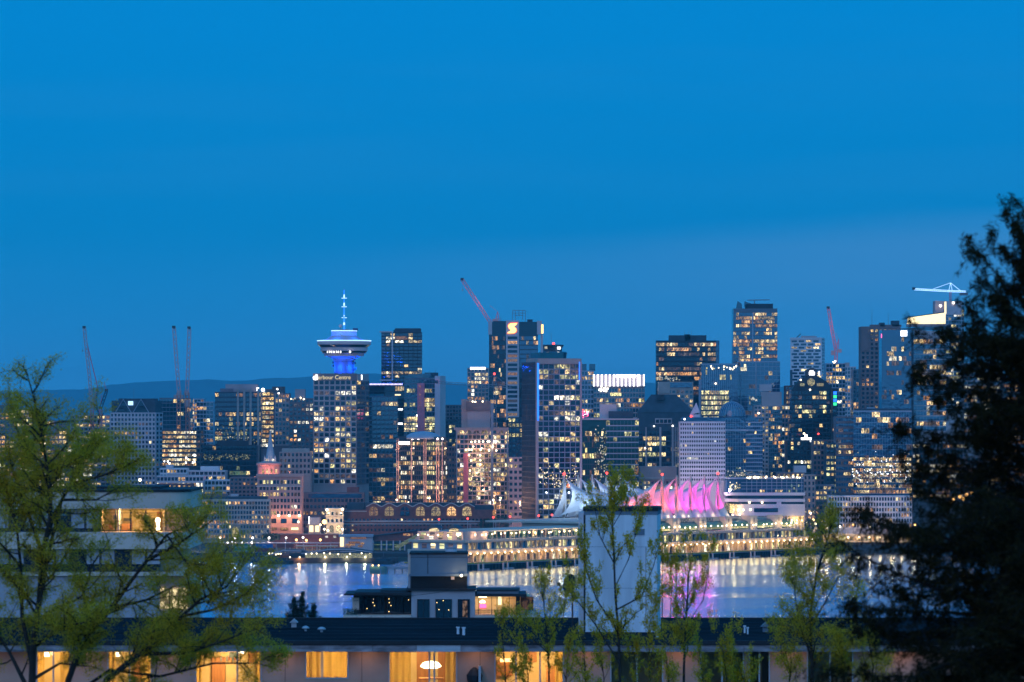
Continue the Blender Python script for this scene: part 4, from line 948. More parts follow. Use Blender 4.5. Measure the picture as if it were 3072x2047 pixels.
for i in range(7):
    xc = 1098 + (i + 0.5) * 46.6; hw = 13.5 * b.s; x_ = b.x(xc)
    outl = [(x_ - hw, b.z(1548)), (x_ + hw, b.z(1548)), (x_ + hw, b.z(1533))] + [(x_ + hw * math.cos(t), b.z(1533) + hw * math.sin(t)) for t in np.linspace(0.25, math.pi - 0.25, 7)] + [(x_ - hw, b.z(1533))]
    MB().extrude_y(outl, -0.75, -0.5).build('arched_window', ('lit_orange', 'lit_warm', 'glass', 'lit_warm', 'lit_warm', 'lit_orange', 'lit_warm')[i], b.e)
    MB().box(x_ - hw - 0.2, x_ + hw + 0.2, -1.0, -0.76, b.z(1534), b.z(1532)).box(x_ - 0.2, x_ + 0.2, -0.99, -0.77, b.z(1548), b.z(1520)).build('window_bars', 'brick', b.e)
b.facade('F', 40, 15, 1598, 'brick', 'glass', lit=0.10, tones='wod', sp=0.5, pr=0.5, y0=1552)
for yy in (1533, 1563, 1571): b.box('string_course', 1029, 1100 if yy < 1540 else 1440, yy, yy + 2.4, -0.8, 0.2, 'trim')
b.box('parapet', 1112, 1424, 1562, 1566, -0.9, -0.5, 'trim'); b.roof([(1040, 1092, 1508, 'slate'), (1420, 1482, 1516, 'slate')]); b.box('end_window', 1478, 1486, 1529, 1546, -0.6, 0.1, 'lit_orange')
b.box('roof_ridge', 1095, 1425, 1509, 1530, 4, 20, 'slate')
b = Bld('station_wing', 'cream stone corner wing of the station glowing yellow with arched ground windows', 978, 1030, 1525, 3050, d=20)
b.body('trim'); b.facade('F', 4, 21, 1572, 'trim', 'glass', lit=0.6, tones='wy', sp=0.55, pr=0.5, y0=1532)
for yy in (1525, 1546, 1570): b.box('cornice', 975, 1032, yy, yy + 3.2, -1.2, 0.3, 'trim')
for xc in (995, 1015):
    hw = 6 * b.s; x_ = b.x(xc)
    MB().extrude_y([(x_ - hw, b.z(1597)), (x_ + hw, b.z(1597)), (x_ + hw, b.z(1582))] + [(x_ + hw * math.cos(t), b.z(1582) + hw * math.sin(t)) for t in np.linspace(0.3, math.pi - 0.3, 5)] + [(x_ - hw, b.z(1582))], -0.6, -0.4).build('arched_window', 'lit_warm', b.e)
for gx, gy in ((981, 1530), (1028, 1528)): b.lamp(gx, gy, 0.9, 'lamp_warm', 1.6)
for gx, gy in ((985, 1540), (1022, 1540), (1004, 1575), (985, 1590), (1022, 1592)): point_light('facade_light', (b.x(gx), -5, b.z(gy)), (1.0, 0.72, 0.28), 1000, 0.4, b.e)
b = Bld('media_screen', 'white lit billboard pavilion left of the glowing station wing', 925, 962, 1552, 3058, d=8)
b.body('conc'); b.box('screen', 932, 960, 1554, 1574, -0.5, -0.2, 'conc_light'); b.led(926, 928.5, 1550, 1572, 'led_white')
for gx in (928, 946): b.box('bright_door', gx, gx + 12, 1577, 1596, -0.5, -0.2, 'led_cream')
# quay wall, road deck and rail sheds
b = Bld('retaining_wall', 'dark red retaining wall with orange lamps below the station', 800, 1022, 1604, 3030, d=12)
b.body('brick'); 
for gx in (975, 1000): b.box('doorway', gx, gx + 9, 1608, 1614, -0.3, 0.0, 'lit_white')
b.box('coping', 798, 1024, 1601, 1605, -0.8, 2, 'conc_dark')
b = Bld('stair_pavilion', 'pale pavilion with stepped orange-lit windows beside the ferry terminal', 1020, 1118, 1610, 2985, d=10)
b.body('conc_light')
for k, (gx, gy, w) in enumerate(((1052, 1612, 46), (1046, 1625, 34), (1038, 1632, 26), (1034, 1640, 20), (1082, 1628, 10), (1074, 1636, 14))): b.box('lit_strip', gx, gx + w, gy, gy + 5, -0.5, -0.2, 'lit_orange')
b.box('bright_panel', 1020, 1031, 1612, 1640, -0.5, -0.2, 'led_cream'); b.box('roof', 1016, 1120, 1604, 1611, -1.5, 11, 'mull_light')
b = Bld('brick_shed', 'long low brick shed with green-lit undercroft right of the stair pavilion', 1118, 1258, 1600, 2990, d=10)
MB().extrude_y([(b.x(1118), b.z(1626)), (b.x(1258), b.z(1605)), (b.x(1258), b.z(1592)), (b.x(1118), b.z(1610))], -0.4, 9).build('wall', 'brick', b.e)
MB().extrude_y([(b.x(1116), b.z(1610)), (b.x(1260), b.z(1592)), (b.x(1260), b.z(1589)), (b.x(1116), b.z(1607))], -1.5, 10).build('roof', 'slate', b.e)
b.box('undercroft', 1118, 1214, 1624, 1652, 1, 8, 'glass_green')
for gx in (1118, 1142, 1158, 1178, 1198, 1212): b.box('column', gx, gx + 4, 1622, 1652, -0.6, 0.6, 'conc_light')
b.box('lit_rail', 1118, 1214, 1633, 1636, -0.2, 0.4, 'lit_green'); b.box('lit_rail', 1118, 1214, 1647, 1649, -0.2, 0.4, 'lit_green')
for k in range(6): b.box('lit_window', 1210 + k * 5, 1214 + k * 5, 1601, 1608, -0.7, -0.5, 'lit_orange')

# --- ferry terminal with folded roof
b = Bld('ferry_terminal', 'low ferry terminal with folded dark roof and glowing yellow hall on the water', 790, 1118, 1668, 2905, d=22, z0=0.0)
b.box('pontoon', 868, 1195, 1675, 1688, -1.0, 18, 'timber')
for k, pts in enumerate(([(796, 1668), (850, 1650), (905, 1650), (930, 1660), (905, 1656), (852, 1655)], [(905, 1660), (985, 1648), (1050, 1645), (1118, 1655), (1118, 1661), (1050, 1652), (985, 1653)])):
    MB().extrude_y([(b.x(x), b.z(y)) for x, y in pts], -3, 20).build('folded_roof', 'slate', b.e)
for (x0, y0, x1, y1) in ((796, 1669, 850, 1652), (850, 1652, 905, 1653), (905, 1661, 985, 1649), (985, 1649, 1050, 1648), (1050, 1648, 1118, 1657)):
    MB().tube([(b.x(x0), -3.2, b.z(y0)), (b.x(x1), -3.2, b.z(y1))], 0.5, n=4).build('fascia', 'conc_light', b.e)
b.box('lit_hall', 802, 868, 1660, 1674, 1, 2, 'lit_dim'); b.box('lit_hall', 915, 1116, 1661, 1674, 1, 2, 'lit_yellow')
for k in range(22): b.box('mullion', 915 + k * 9.6, 916.2 + k * 9.6, 1661, 1675, 0.4, 0.9, 'mull')
for gx, gy in ((808, 1661), (817, 1660), (828, 1664), (835, 1662), (842, 1662), (870, 1672), (899, 1672), (918, 1662), (935, 1661), (950, 1661), (972, 1660), (990, 1661), (1015, 1663), (1050, 1662), (1085, 1660), (1110, 1659)):
    b.lamp(gx, gy, 0.45, 'lamp_warm', 0.6)
for gx, c, p in ((808, (1, 0.55, 0.25), 1500), (898, (1, 0.4, 0.12), 2500), (975, (1, 0.75, 0.35), 1800), (1040, (1, 0.85, 0.4), 1500), (1095, (1, 0.85, 0.4), 1500)):
    point_light('dock_light', (b.x(gx), -2.2, b.z(1672)), c, p, 0.5, b.e)
b.mast(854, 1612, 0.25, 'conc_light', y1=1676)
# ferry alongside
def boat(name, label, x0, x1, yw, D, hull, deck, h=1.6):
    s = D / F; e = thing(name, label, 'boat', (PX((x0 + x1) / 2, D), D, 0.0)); L = (x1 - x0) * s
    m = MB(); hw = L * 0.11
    out = [(-L / 2, 0), (-L * 0.42, -hw), (L * 0.40, -hw), (L / 2, 0), (L * 0.40, hw), (-L * 0.42, hw)]
    m.prism([(x, y * 0.8) for x, y in out], -0.3, 0.1).prism(out, 0.1, h)
    m.build('hull', hull, e)
    MB().box(-L * 0.36, L * 0.34, -hw * 0.8, hw * 0.8, h, h + 1.7).build('cabin', deck, e)
    MB().box(-L * 0.35, L * 0.33, -hw * 0.8 - 0.06, -hw * 0.8, h + 0.7, h + 1.3).build('cabin_window', 'glass_black', e)
    MB().box(-L * 0.1, L * 0.1, -hw * 0.4, hw * 0.4, h + 1.7, h + 3.0).build('wheelhouse', deck, e)
    MB().tube([(0, 0, h + 3), (0, 0, h + 6)], 0.1).build('mast', 'steel', e)
    return e
boat('ferry', 'dark catamaran ferry moored left of the folded-roof terminal', 756, 880, 1686, 2885, 'timber', 'slate', 2.2)
boat('workboat', 'dark boat with wheelhouse moored right of the ferry terminal', 1116, 1186, 1680, 2880, 'timber', 'slate', 1.8)
# floating breakwater with two orange lamps
s0 = 2700 / F
e = thing('mooring_dolphin', 'teal mooring platform with two orange lamps left of the pier', 'mooring', P(1140, 1724, 2700) * 1.0); e.location.z = 0
MB().box(-6, 0, 0, 5, -1, 4.2).box(0.6, 4, 0, 5, -1, 4.2).build('block', 'teal_roof', e)
MB().box(4, 24, 1, 3, 2.6, 4.0).build('walkway', 'steel', e)
for k in range(7): MB().tube([(-5 + k * 4.6, 2, -2), (-5 + k * 4.6, 2, 4)], 0.4, n=6).build('pile', 'conc', e)
for k in (-4.4, -0.8):
    MB().ball((k, 0, 4.9), 0.45).build('lamp', 'lamp_orange', e); point_light('lamp_light', (k, -0.8, 4.9), (1, 0.35, 0.1), 700, 0.4, e)
# rocky shore
rng = random.Random(4); bm_ = MB()
for i in range(420):
    px = rng.uniform(480, 800); D = rng.uniform(2925, 2948); r = rng.uniform(0.5, 1.5); c = (PX(px, D), D, (D - 2925) * 0.16 + rng.uniform(-0.2, 0.5))
    q = [Vector((rng.uniform(.6, 1) * a, rng.uniform(.6, 1) * b_, rng.uniform(.6, 1) * c_)) * r for a, b_, c_ in ((1, 0, 0), (-1, 0, 0), (0, 1, 0), (0, -1, 0), (0, 0, 1), (0, 0, -1))]
    bm_.add([Vector(c) + v for v in q], [(0, 2, 4), (2, 1, 4), (1, 3, 4), (3, 0, 4), (2, 0, 5), (1, 2, 5), (3, 1, 5), (0, 3, 5)])
o = bm_.build('rock_bank', 'rock', None); o['kind'] = 'stuff'; tag(o, 'grey boulders lining the shore left of the ferry terminal', 'rocks')
# quay behind the rocks
struct(MB().box(-700, 10, 2946, 2975, 0.2, 5.2).build('quay', 'asphalt'))
struct(MB().box(170, 900, 3105, 3160, -1, 6.5).build('quay', 'asphalt'))
# --- containers on rail wagons
def container(label, x0, x1, y0, y1, D, m, txt=None, stripe=False):
    s = D / F; W = (x1 - x0) * s; H = (y1 - y0) * s
    e = thing('shipping_container', label, 'container', (PX((x0 + x1) / 2, D), D, PZ(y1, D)))
    MB().box(-W / 2, W / 2, 0, 2.4, 0, H).build('body', m, e)
    mb = MB()
    for k in range(int(W / 0.6)): mb.box(-W / 2 + k * 0.6, -W / 2 + k * 0.6 + 0.3, -0.06, 0.0, 0.15, H - 0.15)
    mb.build('corrugation', m, e)
    if txt: text('lettering', txt, (0, -0.16, H * 0.62), H * 0.34, 'text_white', e)
    if stripe: MB().box(-W * 0.3, W * 0.3, -0.12, -0.07, H * 0.04, H * 0.11).build('stripe', 'text_white', e)
    return e
container('green shipping container with white lettering on the rail track', 699, 752, 1633, 1655, 2972, 'green_paint', 'EVERGREEN', True)
container('blue shipping container with white lettering on the rail track', 766, 818, 1633, 1645, 2972, 'blue_paint', 'ITALIA')
container('rusty red container under the blue one', 766, 820, 1645.2, 1656, 2972, 'red_paint')
container('rusty red container right of the blue one', 830, 882, 1632, 1643, 2974, 'red_paint')
container('grey container left of the green one', 668, 696, 1635, 1655, 2974, 'conc_dark')
e = thing('guideway', 'long pale elevated guideway running behind the containers', 'guideway', (PX(800, 3000), 3000, zg(3000)))
MB().box(PX(660, 3000) - PX(800, 3000), PX(1020, 3000) - PX(800, 3000), 0, 4, PZ(1631, 3000) - zg(3000), PZ(1628, 3000) - zg(3000)).build('deck', 'conc_light', e)
for k in range(9): MB().box(-30 + k * 9, -29 + k * 9, 1, 3, -2, PZ(1631, 3000) - zg(3000)).build('column', 'conc', e)
e = thing('station_platform', 'green-lit platform canopy between red container and stair pavilion', 'platform', (PX(950, 2978), 2978, zg(2978)))
zc = PZ(1637, 2978) - zg(2978)
MB().box(-14, 14, 0, 5, zc - 0.4, zc).build('canopy', 'conc_light', e); MB().box(-14, 14, -0.2, 0, zc - 0.9, zc - 0.5).build('light_strip', 'lit_green', e)
for k in range(6): MB().tube([(-13 + k * 5, 1, -1), (-13 + k * 5, 1, zc)], 0.2).build('post', 'conc_light', e)

ORD = ['first', 'second', 'third', 'fourth', 'fifth', 'sixth', 'seventh', 'eighth', 'ninth', 'tenth', 'eleventh', 'twelfth']
# --- street lamps of the waterfront
def lamp_post(label, px, py, D, m, col, power, group, r=0.7, h=None):
    z = PZ(py, D); g = zg(D) if h is None else z - h
    e = thing('street_lamp', label, 'lamp', (PX(px, D), D, g), 0, group)
    MB().tube([(0, 0.3, -0.5), (0, 0.3, z - g)], 0.14, 0.10, 6).build('post', 'steel', e)
    MB().ball((0, 0, z - g), r, n=8).build('globe', m, e)
    if power: point_light('lamp_light', (0, -0.9, z - g - 0.2), col, power, 0.5, e)
    return e
for k, (px, py) in enumerate(((705, 1615), (758, 1614), (807, 1614), (858, 1614), (909, 1613))):
    lamp_post(f'tall white lamp along the rail yard left of the station, {ORD[k]} from the left', px, py, 3005, 'lamp_white', (1, 0.9, 0.8), 2600, 'white lamps along the rail yard')
for k, (px, py) in enumerate(((683, 1628), (697, 1627), (726, 1628), (755, 1628))):
    lamp_post(f'short white lamp at the guideway edge above the green container, {ORD[k]} from the left', px, py, 2995, 'lamp_white', (1, 0.9, 0.8), 500, 'short lamps on the guideway', 0.55)
for k, (px, py) in enumerate(((889, 1620), (919, 1621), (961, 1620))):
    lamp_post(f'orange lamp along the dark red retaining wall, {ORD[k]} from the left', px, py, 3020, 'lamp_orange', (1, 0.42, 0.12), 2600, 'orange lamps on the retaining wall', 0.75)
lamp_post('large orange street lamp blazing beside the glowing station wing', 973, 1566, 3040, 'lamp_orange', (1, 0.45, 0.12), 9000, None, 1.6)
for k, (px, py) in enumerate(((895, 1566), (961, 1575), (973, 1588), (984, 1592), (1028, 1588))):
    lamp_post(f'small bright lamp around the forecourt of the station wing, {ORD[k]} from the left', px, py, 3036, 'lamp_warm', (1, 0.8, 0.5), 1200, 'lamps on the station forecourt', 0.7)
for k, (px, py) in enumerate(((540, 1612), (575, 1608), (600, 1614), (660, 1614))):
    lamp_post(f'yellow-white lamp on the quay seen through the budding tree, {ORD[k]} from the left', px, py, 3000, 'lamp_warm', (1, 0.8, 0.5), 1800, 'lamps behind the budding tree', 0.7)
for k, (px, py) in enumerate(((2440, 1560), (2446, 1572), (2432, 1540), (2465, 1562), (2480, 1585), (2520, 1580), (2560, 1575), (2610, 1580), (2680, 1585), (2745, 1575), (2800, 1590))):
    lamp_post(f'warm lamp on the street right of the white terraced hotel, {ORD[k]} from the left', px, py, 3118, 'lamp_warm' if k % 3 else 'lamp_orange', (1, 0.62, 0.28), 2600, 'street lamps right of the terraced hotel', 0.8)
for k, (px, py) in enumerate(((2860, 1500), (2880, 1490), (2900, 1485), (2915, 1478), (2850, 1510), (2890, 1497))):
    lamp_post(f'orange lamp on the sloping street seen through the fir, {ORD[k]} of its row', px, py, 3180, 'lamp_orange', (1, 0.38, 0.10), 2600, 'orange street lamps behind the fir', 1.3)
for k, px in enumerate((1190, 1225, 1345, 1500, 1560, 1350, 1480)):
    D = (3150, 3145, 3175, 3170, 3165, 3140, 3150)[k] - 40
    lamp_post(f'downtown street lamp at the foot of the towers behind the station, {ORD[k]} in a row', px, 1500 + (k % 3) * 8, D, 'lamp_warm', (1, 0.5, 0.28), 22000, 'street lamps behind the station', 0.6)
for k, (px, py, D) in enumerate(((300, 1430, 3240), (360, 1470, 3200), (270, 1400, 3300), (160, 1410, 3330), (178, 1405, 3320), (420, 1440, 3260), (130, 1360, 3420), (132, 1330, 3440), (131, 1310, 3440), (205, 1350, 3400))):
    lamp_post(f'street lamp among the blocks behind the budding tree, number {ORD[k]} counted from the front', px, py, D, 'lamp_warm' if k % 2 else 'lamp_orange', (1, 0.5, 0.2), 5000, 'street lamps behind the budding tree', 1.1)

# ------------------------------------------------------------------ the pier
PH = R(56); U = Vector((math.cos(PH), math.sin(PH), 0)); V = Vector((math.sin(PH), -math.cos(PH), 0))
P0 = Vector((PX(1400, 2749), 2749, 0))
# local frame of the pier: x along u, y to the left of it (away from the visible long side), z up
pier = thing('cruise_pier', 'long white cruise terminal pier with lit arcades and lamp rows over the water', 'pier', P0, PH)
Lp = 432.0
plan = [(0, 0), (Lp, 0), (Lp, 90), (185, 90), (185, 46), (0, 46)]
MB().prism([(x, y + (0.6 if y == 0 else 0)) for x, y in plan], 3.4, 4.6).build('deck', 'conc', pier)
MB().box(-0.5, Lp, 0.2, 0.6, 4.0, 4.75).box(-0.9, -0.5, 0.6, 46, 4.0, 4.75).build('deck_edge', 'yellow_edge', pier)
mb = MB()
for k in range(int(Lp / 3.6)):
    mb.tube([(k * 3.6 + 1, 1.2, -3), (k * 3.6 + 1, 1.2, 3.5)], 0.35, n=6)
    mb.tube([(k * 3.6 + 1, 6.0, -3), (k * 3.6 + 1, 6.0, 3.5)], 0.35, n=5)
for k in range(12): mb.tube([(0.6, 2 + k * 3.7, -3), (0.6, 2 + k * 3.7, 3.5)], 0.35, n=6)
mb.build('piles', 'timber', pier, kind='stuff')
MB().box(4, Lp, 9, 10, -1, 3.4).box(3, 4, 2, 45, -1, 3.4).build('dark_bulkhead', 'timber', pier)
for k in range(15): MB().box(12 + k * 27, 13 + k * 27, -0.7, 0.2, -1, 3.9).box(17 + k * 27, 18 + k * 27, -0.7, 0.2, -1, 3.9).box(11 + k * 27, 23 + k * 27, -1.2, -0.7, 0.2, 0.8).build('fender', 'conc_light', pier)
# lower arcade
mat('pier_white', (0.60, 0.50, 0.40), 0.6, var=0.08, scale=0.1)
mat('pier_cream', (0.62, 0.48, 0.28), 0.7, var=0.15, scale=0.2)
MB().prism([(x + (5 if x == 0 else 0), y + (5.5 if y == 0 else -1)) for x, y in plan], 4.6, 10.4).build('lower_wall', 'pier_cream', pier)
rng = random.Random(8)
for k in range(58):
    x = 6 + k * 7.3
    if rng.random() < 0.78:
        o = put('lit_bay', pane_mesh(rng.choice(['lit_warm', 'lit_yellow', 'lit_white', 'lit_dim', 'lit_orange'])), pier); o.location = (x + 3.4, 5.38, 7.2); o.scale = (5.0, 0.2, 4.6)
    MB().box(x - 0.45, x + 0.45, 4.0, 5.0, 4.6, 10.4).build('column', 'pier_white', pier)
for k in range(6):
    o = put('lit_bay', pane_mesh('lit_white'), pier); o.location = (4.9, 8 + k * 6.5, 7.2); o.scale = (0.2, 4.6, 4.6)
plan2 = [(x + (2.5 if x == 0 else 0), y + (2.2 if y == 0 else 0)) for x, y in plan]
MB().prism(plan2, 10.4, 12.4).build('canopy_band', 'pier_white', pier)
# middle glazed level
MB().prism([(x + (5.5 if x == 0 else 0), y + (5.5 if y == 0 else -1)) for x, y in plan], 12.4, 17.0).build('middle_wall', 'mull_light', pier)
for k in range(84):
    x = 8 + k * 5.02
    o = put('pane', pane_mesh(rng.choice(['lit_dim', 'glass_blue', 'glass_blue', 'lit_warm', 'lit_yellow'] if x > 130 else ['lit_yellow', 'lit_warm', 'lit_warm', 'lit_dim', 'glass_blue'])), pier); o.location = (x + 2.2, 5.42, 14.6); o.scale = (4.2, 0.2, 3.7)
    MB().box(x - 0.25, x + 0.15, 4.3, 5.4, 12.4, 17.0).build('mullion', 'pier_white', pier)
MB().prism([(x + (3.5 if x == 0 else 0), y + (3.6 if y == 0 else 0)) for x, y in plan], 17.0, 18.4).build('promenade_deck', 'pier_white', pier)
mb = MB()
for k in range(int(Lp / 2.4)): mb.tube([(5 + k * 2.4, 4.2, 18.4), (5 + k * 2.4, 4.2, 19.5)], 0.06, n=3)
mb.tube([(5, 4.2, 19.5), (Lp, 4.2, 19.5)], 0.08, n=4); mb.build('railing', 'mull_light', pier, kind='stuff')
# upper storey with white pylons and green glass bays
MB().box(150, Lp, 15, 60, 18.4, 26.0).build('upper_wall', 'pier_white', pier)
MB().box(146, 345, 13.5, 86, 26.0, 27.2).build('upper_roof', 'pier_white', pier)
mat('green_bay', (0.08, 0.20, 0.13), 0.2, var=0.1, scale=0.3)
names = {3: 'CANADA', 4: 'PLACE'}
for k in range(8):
    x = 152 + k * 33.0
    MB().box(x, x + 9, 8.0, 15.0, 18.4, 27.6).build('pylon', 'pier_white', pier)
    MB().box(x + 3.8, x + 5.2, 7.9, 7.99, 23.5, 26.2).build('pylon_slot', 'conc_dark', pier)
    arc = [(12.0, 18.5)] + [(9.0 + 6.0 * (1 - math.cos(t)), 21.0 + 4.2 * math.sin(t)) for t in np.linspace(0, math.pi / 2, 6)] + [(15.0, 18.5)]
    vs = [(x + 9.5, y, z) for y, z in arc] + [(x + 32.5, y, z) for y, z in arc]; n = len(arc)
    MB().add(vs, [(i, i + 1, n + i + 1, n + i) for i in range(n - 1)] + [tuple(range(n)), tuple(range(n, 2 * n))[::-1]]).build('bay_glazing', 'green_bay', pier, smooth=False)
    MB().box(x + 10, x + 32, 9.5, 9.7, 19.2, 21.0).build('bay_light', 'lit_yellow', pier)
    if k in names:
        MB().box(x + 9.2, x + 32, 12.4, 12.9, 24.4, 27.4).build('name_board', 'pier_white', pier)
        c = text('lettering', names[k], (x + 20, 12.3, 25.8), 3.4, 'text_dark', pier)
# near-end pavilion with curved blue roof
MB().box(40, 150, 13, 40, 18.4, 23.0).build('pavilion_wall', 'glass_green', pier)
for k in range(22): MB().box(41 + k * 5, 41.5 + k * 5, 12.5, 13.0, 18.4, 23.0).build('mullion', 'pier_white', pier)
for k in range(9):
    o = put('lit_bay', pane_mesh(rng.choice(['lit_warm', 'lit_yellow', 'lit_green', 'lit_dim'])), pier); o.location = (46 + k * 12, 12.9, 20.8); o.scale = (4.2, 0.2, 3.6)
rf = [(9, 23.0)] + [(9 + 34 * t, 23.1 + 1.5 * math.sin(math.pi * (0.15 + 0.7 * t))) for t in np.linspace(0, 1, 8)] + [(43, 23.0)]
vs = [(36, y, z) for y, z in rf] + [(152, y, z) for y, z in rf]; n = len(rf)
MB().add(vs, [(i, (i + 1) % n, n + (i + 1) % n, n + i) for i in range(n)] + [tuple(range(n))[::-1], tuple(range(n, 2 * n))]).build('pavilion_roof', 'pier_white', pier)
# end building with sloped escalator and two glowing arches
MB().box(8, 34, 8, 44, 18.4, 21.0).build('end_wall', 'conc', pier)
mb = MB(); mb.add([(7.6, 44, 12.6), (7.6, 58, 12.6), (7.6, 40, 21.6), (7.6, 40, 23.0), (7.6, 60, 13.6), (10.5, 44, 12.6), (10.5, 58, 12.6), (10.5, 40, 21.6), (10.5, 40, 23.0), (10.5, 60, 13.6)],
       [(1, 2, 3, 4), (9, 8, 7, 6), (4, 3, 8, 9), (1, 6, 7, 2), (1, 4, 9, 6)]); mb.build('escalator', 'lit_green', pier)
MB().box(7.4, 36, 8, 42, 21.0, 23.6).build('end_attic', 'conc', pier)
for yc in (16, 31):
    a_ = [(yc + 2.2 * math.cos(t), 23.6 + 1.9 * math.sin(t)) for t in np.linspace(0, math.pi, 10)]
    vs = [(7.2, y, z) for y, z in a_] + [(12, y, z) for y, z in a_]; n = len(a_)
    MB().add(vs, [(i, i + 1, n + i + 1, n + i) for i in range(n - 1)] + [tuple(range(n))[::-1], tuple(range(n, 2 * n)), (n - 1, 0, n, 2 * n - 1)]).build('glowing_arch', 'lit_warm', pier)
    g_ = [(yc - 4.5, 25.6), (yc, 27.9), (yc + 4.5, 25.6)]
    vs = [(8, y, z) for y, z in g_] + [(14, y, z) for y, z in g_]
    MB().add(vs, [(0, 1, 4, 3), (1, 2, 5, 4), (0, 2, 1), (3, 4, 5)]).build('arch_roof', 'slate', pier)
for k in range(5):
    o = put('lit_bay', pane_mesh(['lit_white', 'lit_warm', 'lit_warm', 'lit_dim', 'lit_yellow'][k]), pier); o.location = (7.3, 11 + k * 6.6, 22.2); o.scale = (0.2, 3.6, 1.8)
for k in range(5):
    o = put('lit_bay', pane_mesh(['lit_yellow', 'lit_yellow', 'lit_warm', 'lit_white', 'lit_yellow'][k]), pier); o.location = (7.9, 11 + k * 7.0, 19.7); o.scale = (0.2, 3.0, 1.8)
for k in range(6):
    o = put('lit_bay', pane_mesh(['lit_warm', 'lit_dim', 'lit_yellow'][k % 3]), pier); o.location = (5.4, 9 + k * 6.6, 14.7); o.scale = (0.2, 3.4, 3.0)
# wall lamps over the quay: each lights the wall and the water
for k in range(56):
    x = 7 + k * 7.55
    MB().ball((x, 1.9, 10.2), 0.5).build('wall_lamp', 'lamp_warm', pier)
    point_light('wall_lamp_light', (x, 1.0, 9.6), (1.0, 0.58, 0.18), 900, 1.3, pier)
# promenade lamp posts
rng = random.Random(3)
def pier_pt(x, y, z): return P0 + U * x - V * y + Vector((0, 0, z))
pk = 0
def promenade_lamp(x, y, z, h, label, group, power=0, r=0.6):
    q = pier_pt(x, y, z)
    e = thing('promenade_lamp', label, 'lamp', q, PH, group)
    MB().tube([(0, 0, 0), (0, 0, h)], 0.09, n=5).build('post', 'mull_light', e)
    MB().ball((0, 0, h), r, n=8).build('globe', 'lamp_warm', e)
    if power: point_light('lamp_light', (0, -1.0, h), (1.0, 0.70, 0.32), power, 0.6, e)
for k in range(62):
    x = 20 + k * 6.6 + rng.uniform(-1.5, 1.5)
    promenade_lamp(x, 6.0 + rng.uniform(0, 1.6), 18.4, rng.uniform(2.8, 3.6), 'globe lamp post on the upper promenade of the pier', 'lamp posts on the pier promenade', 1100 if k % 2 == 0 else 0, 0.5)
for k in range(20):
    x = 170 + k * 9.3
    promenade_lamp(x, 14.6, 27.2, 1.2, 'bright globe lamp along the foot of the pink sails', 'lamps below the sails', 300 if k % 2 else 0, 0.55)
for k in range(5):
    promenade_lamp(3.8, 9 + k * 7.5, 18.4, 3.0, f'globe lamp post on the near end terrace of the pier, {ORD[k]} from the right', 'lamps on the pier end terrace', 500, 0.55)
# flagpoles with red tips
for k, (px, py) in enumerate(((1317, 1561), (1403, 1559), (1480, 1555), (1530, 1553), (1616, 1550), (1656, 1548))):
    D = 2960; z = PZ(py, D); e = thing('flagpole', f'white pole tipped with a red light behind the pier terrace, {ORD[k]} from the left', 'pole', (PX(px, D), D, 4.0), 0, 'red tipped poles behind the pier')
    MB().tube([(0, 0, 0), (0, 0, z - 4)], 0.16, n=6).tube([(1.6, 0, 0), (1.6, 0, z - 7)], 0.16, n=6).build('pole', 'conc_light', e)
    MB().ball((0, 0, z - 3.4), 0.7).build('red_light', 'led_red', e)

# ------------------------------------------------------------------ the sails
m, nt = new_mat('sailcloth')
N = nt.nodes.new
out = N('ShaderNodeOutputMaterial'); d1 = N('ShaderNodeBsdfDiffuse'); d2 = N('ShaderNodeBsdfTranslucent'); mx = N('ShaderNodeMixShader')
tc = N('ShaderNodeTexCoord'); no = N('ShaderNodeTexNoise'); no.inputs['Scale'].default_value = 0.12; no.inputs['Detail'].default_value = 4; link(nt, tc.outputs['Object'], no.inputs['Vector'])
cr = N('ShaderNodeMapRange'); cr.inputs[3].default_value = 0.72; cr.inputs[4].default_value = 0.92; link(nt, no.outputs[0], cr.inputs[0])
d2.inputs[0].default_value = (0.8, 0.8, 0.8, 1); link(nt, cr.outputs[0], d1.inputs[0]); mx.inputs[0].default_value = 0.35
link(nt, d1.outputs[0], mx.inputs[1]); link(nt, d2.outputs[0], mx.inputs[2]); link(nt, mx.outputs[0], out.inputs[0])
sail_x0, sail_sp, yR, yL = 250.0, 17.6, 17.0, 92.0
zbase, ztop, zmid = 27.4, 54.6, 41.0
SAILNAMES = ['nearest, coral tinted', 'second, salmon tinted', 'third, pink', 'fourth, violet pink', 'farthest, magenta']
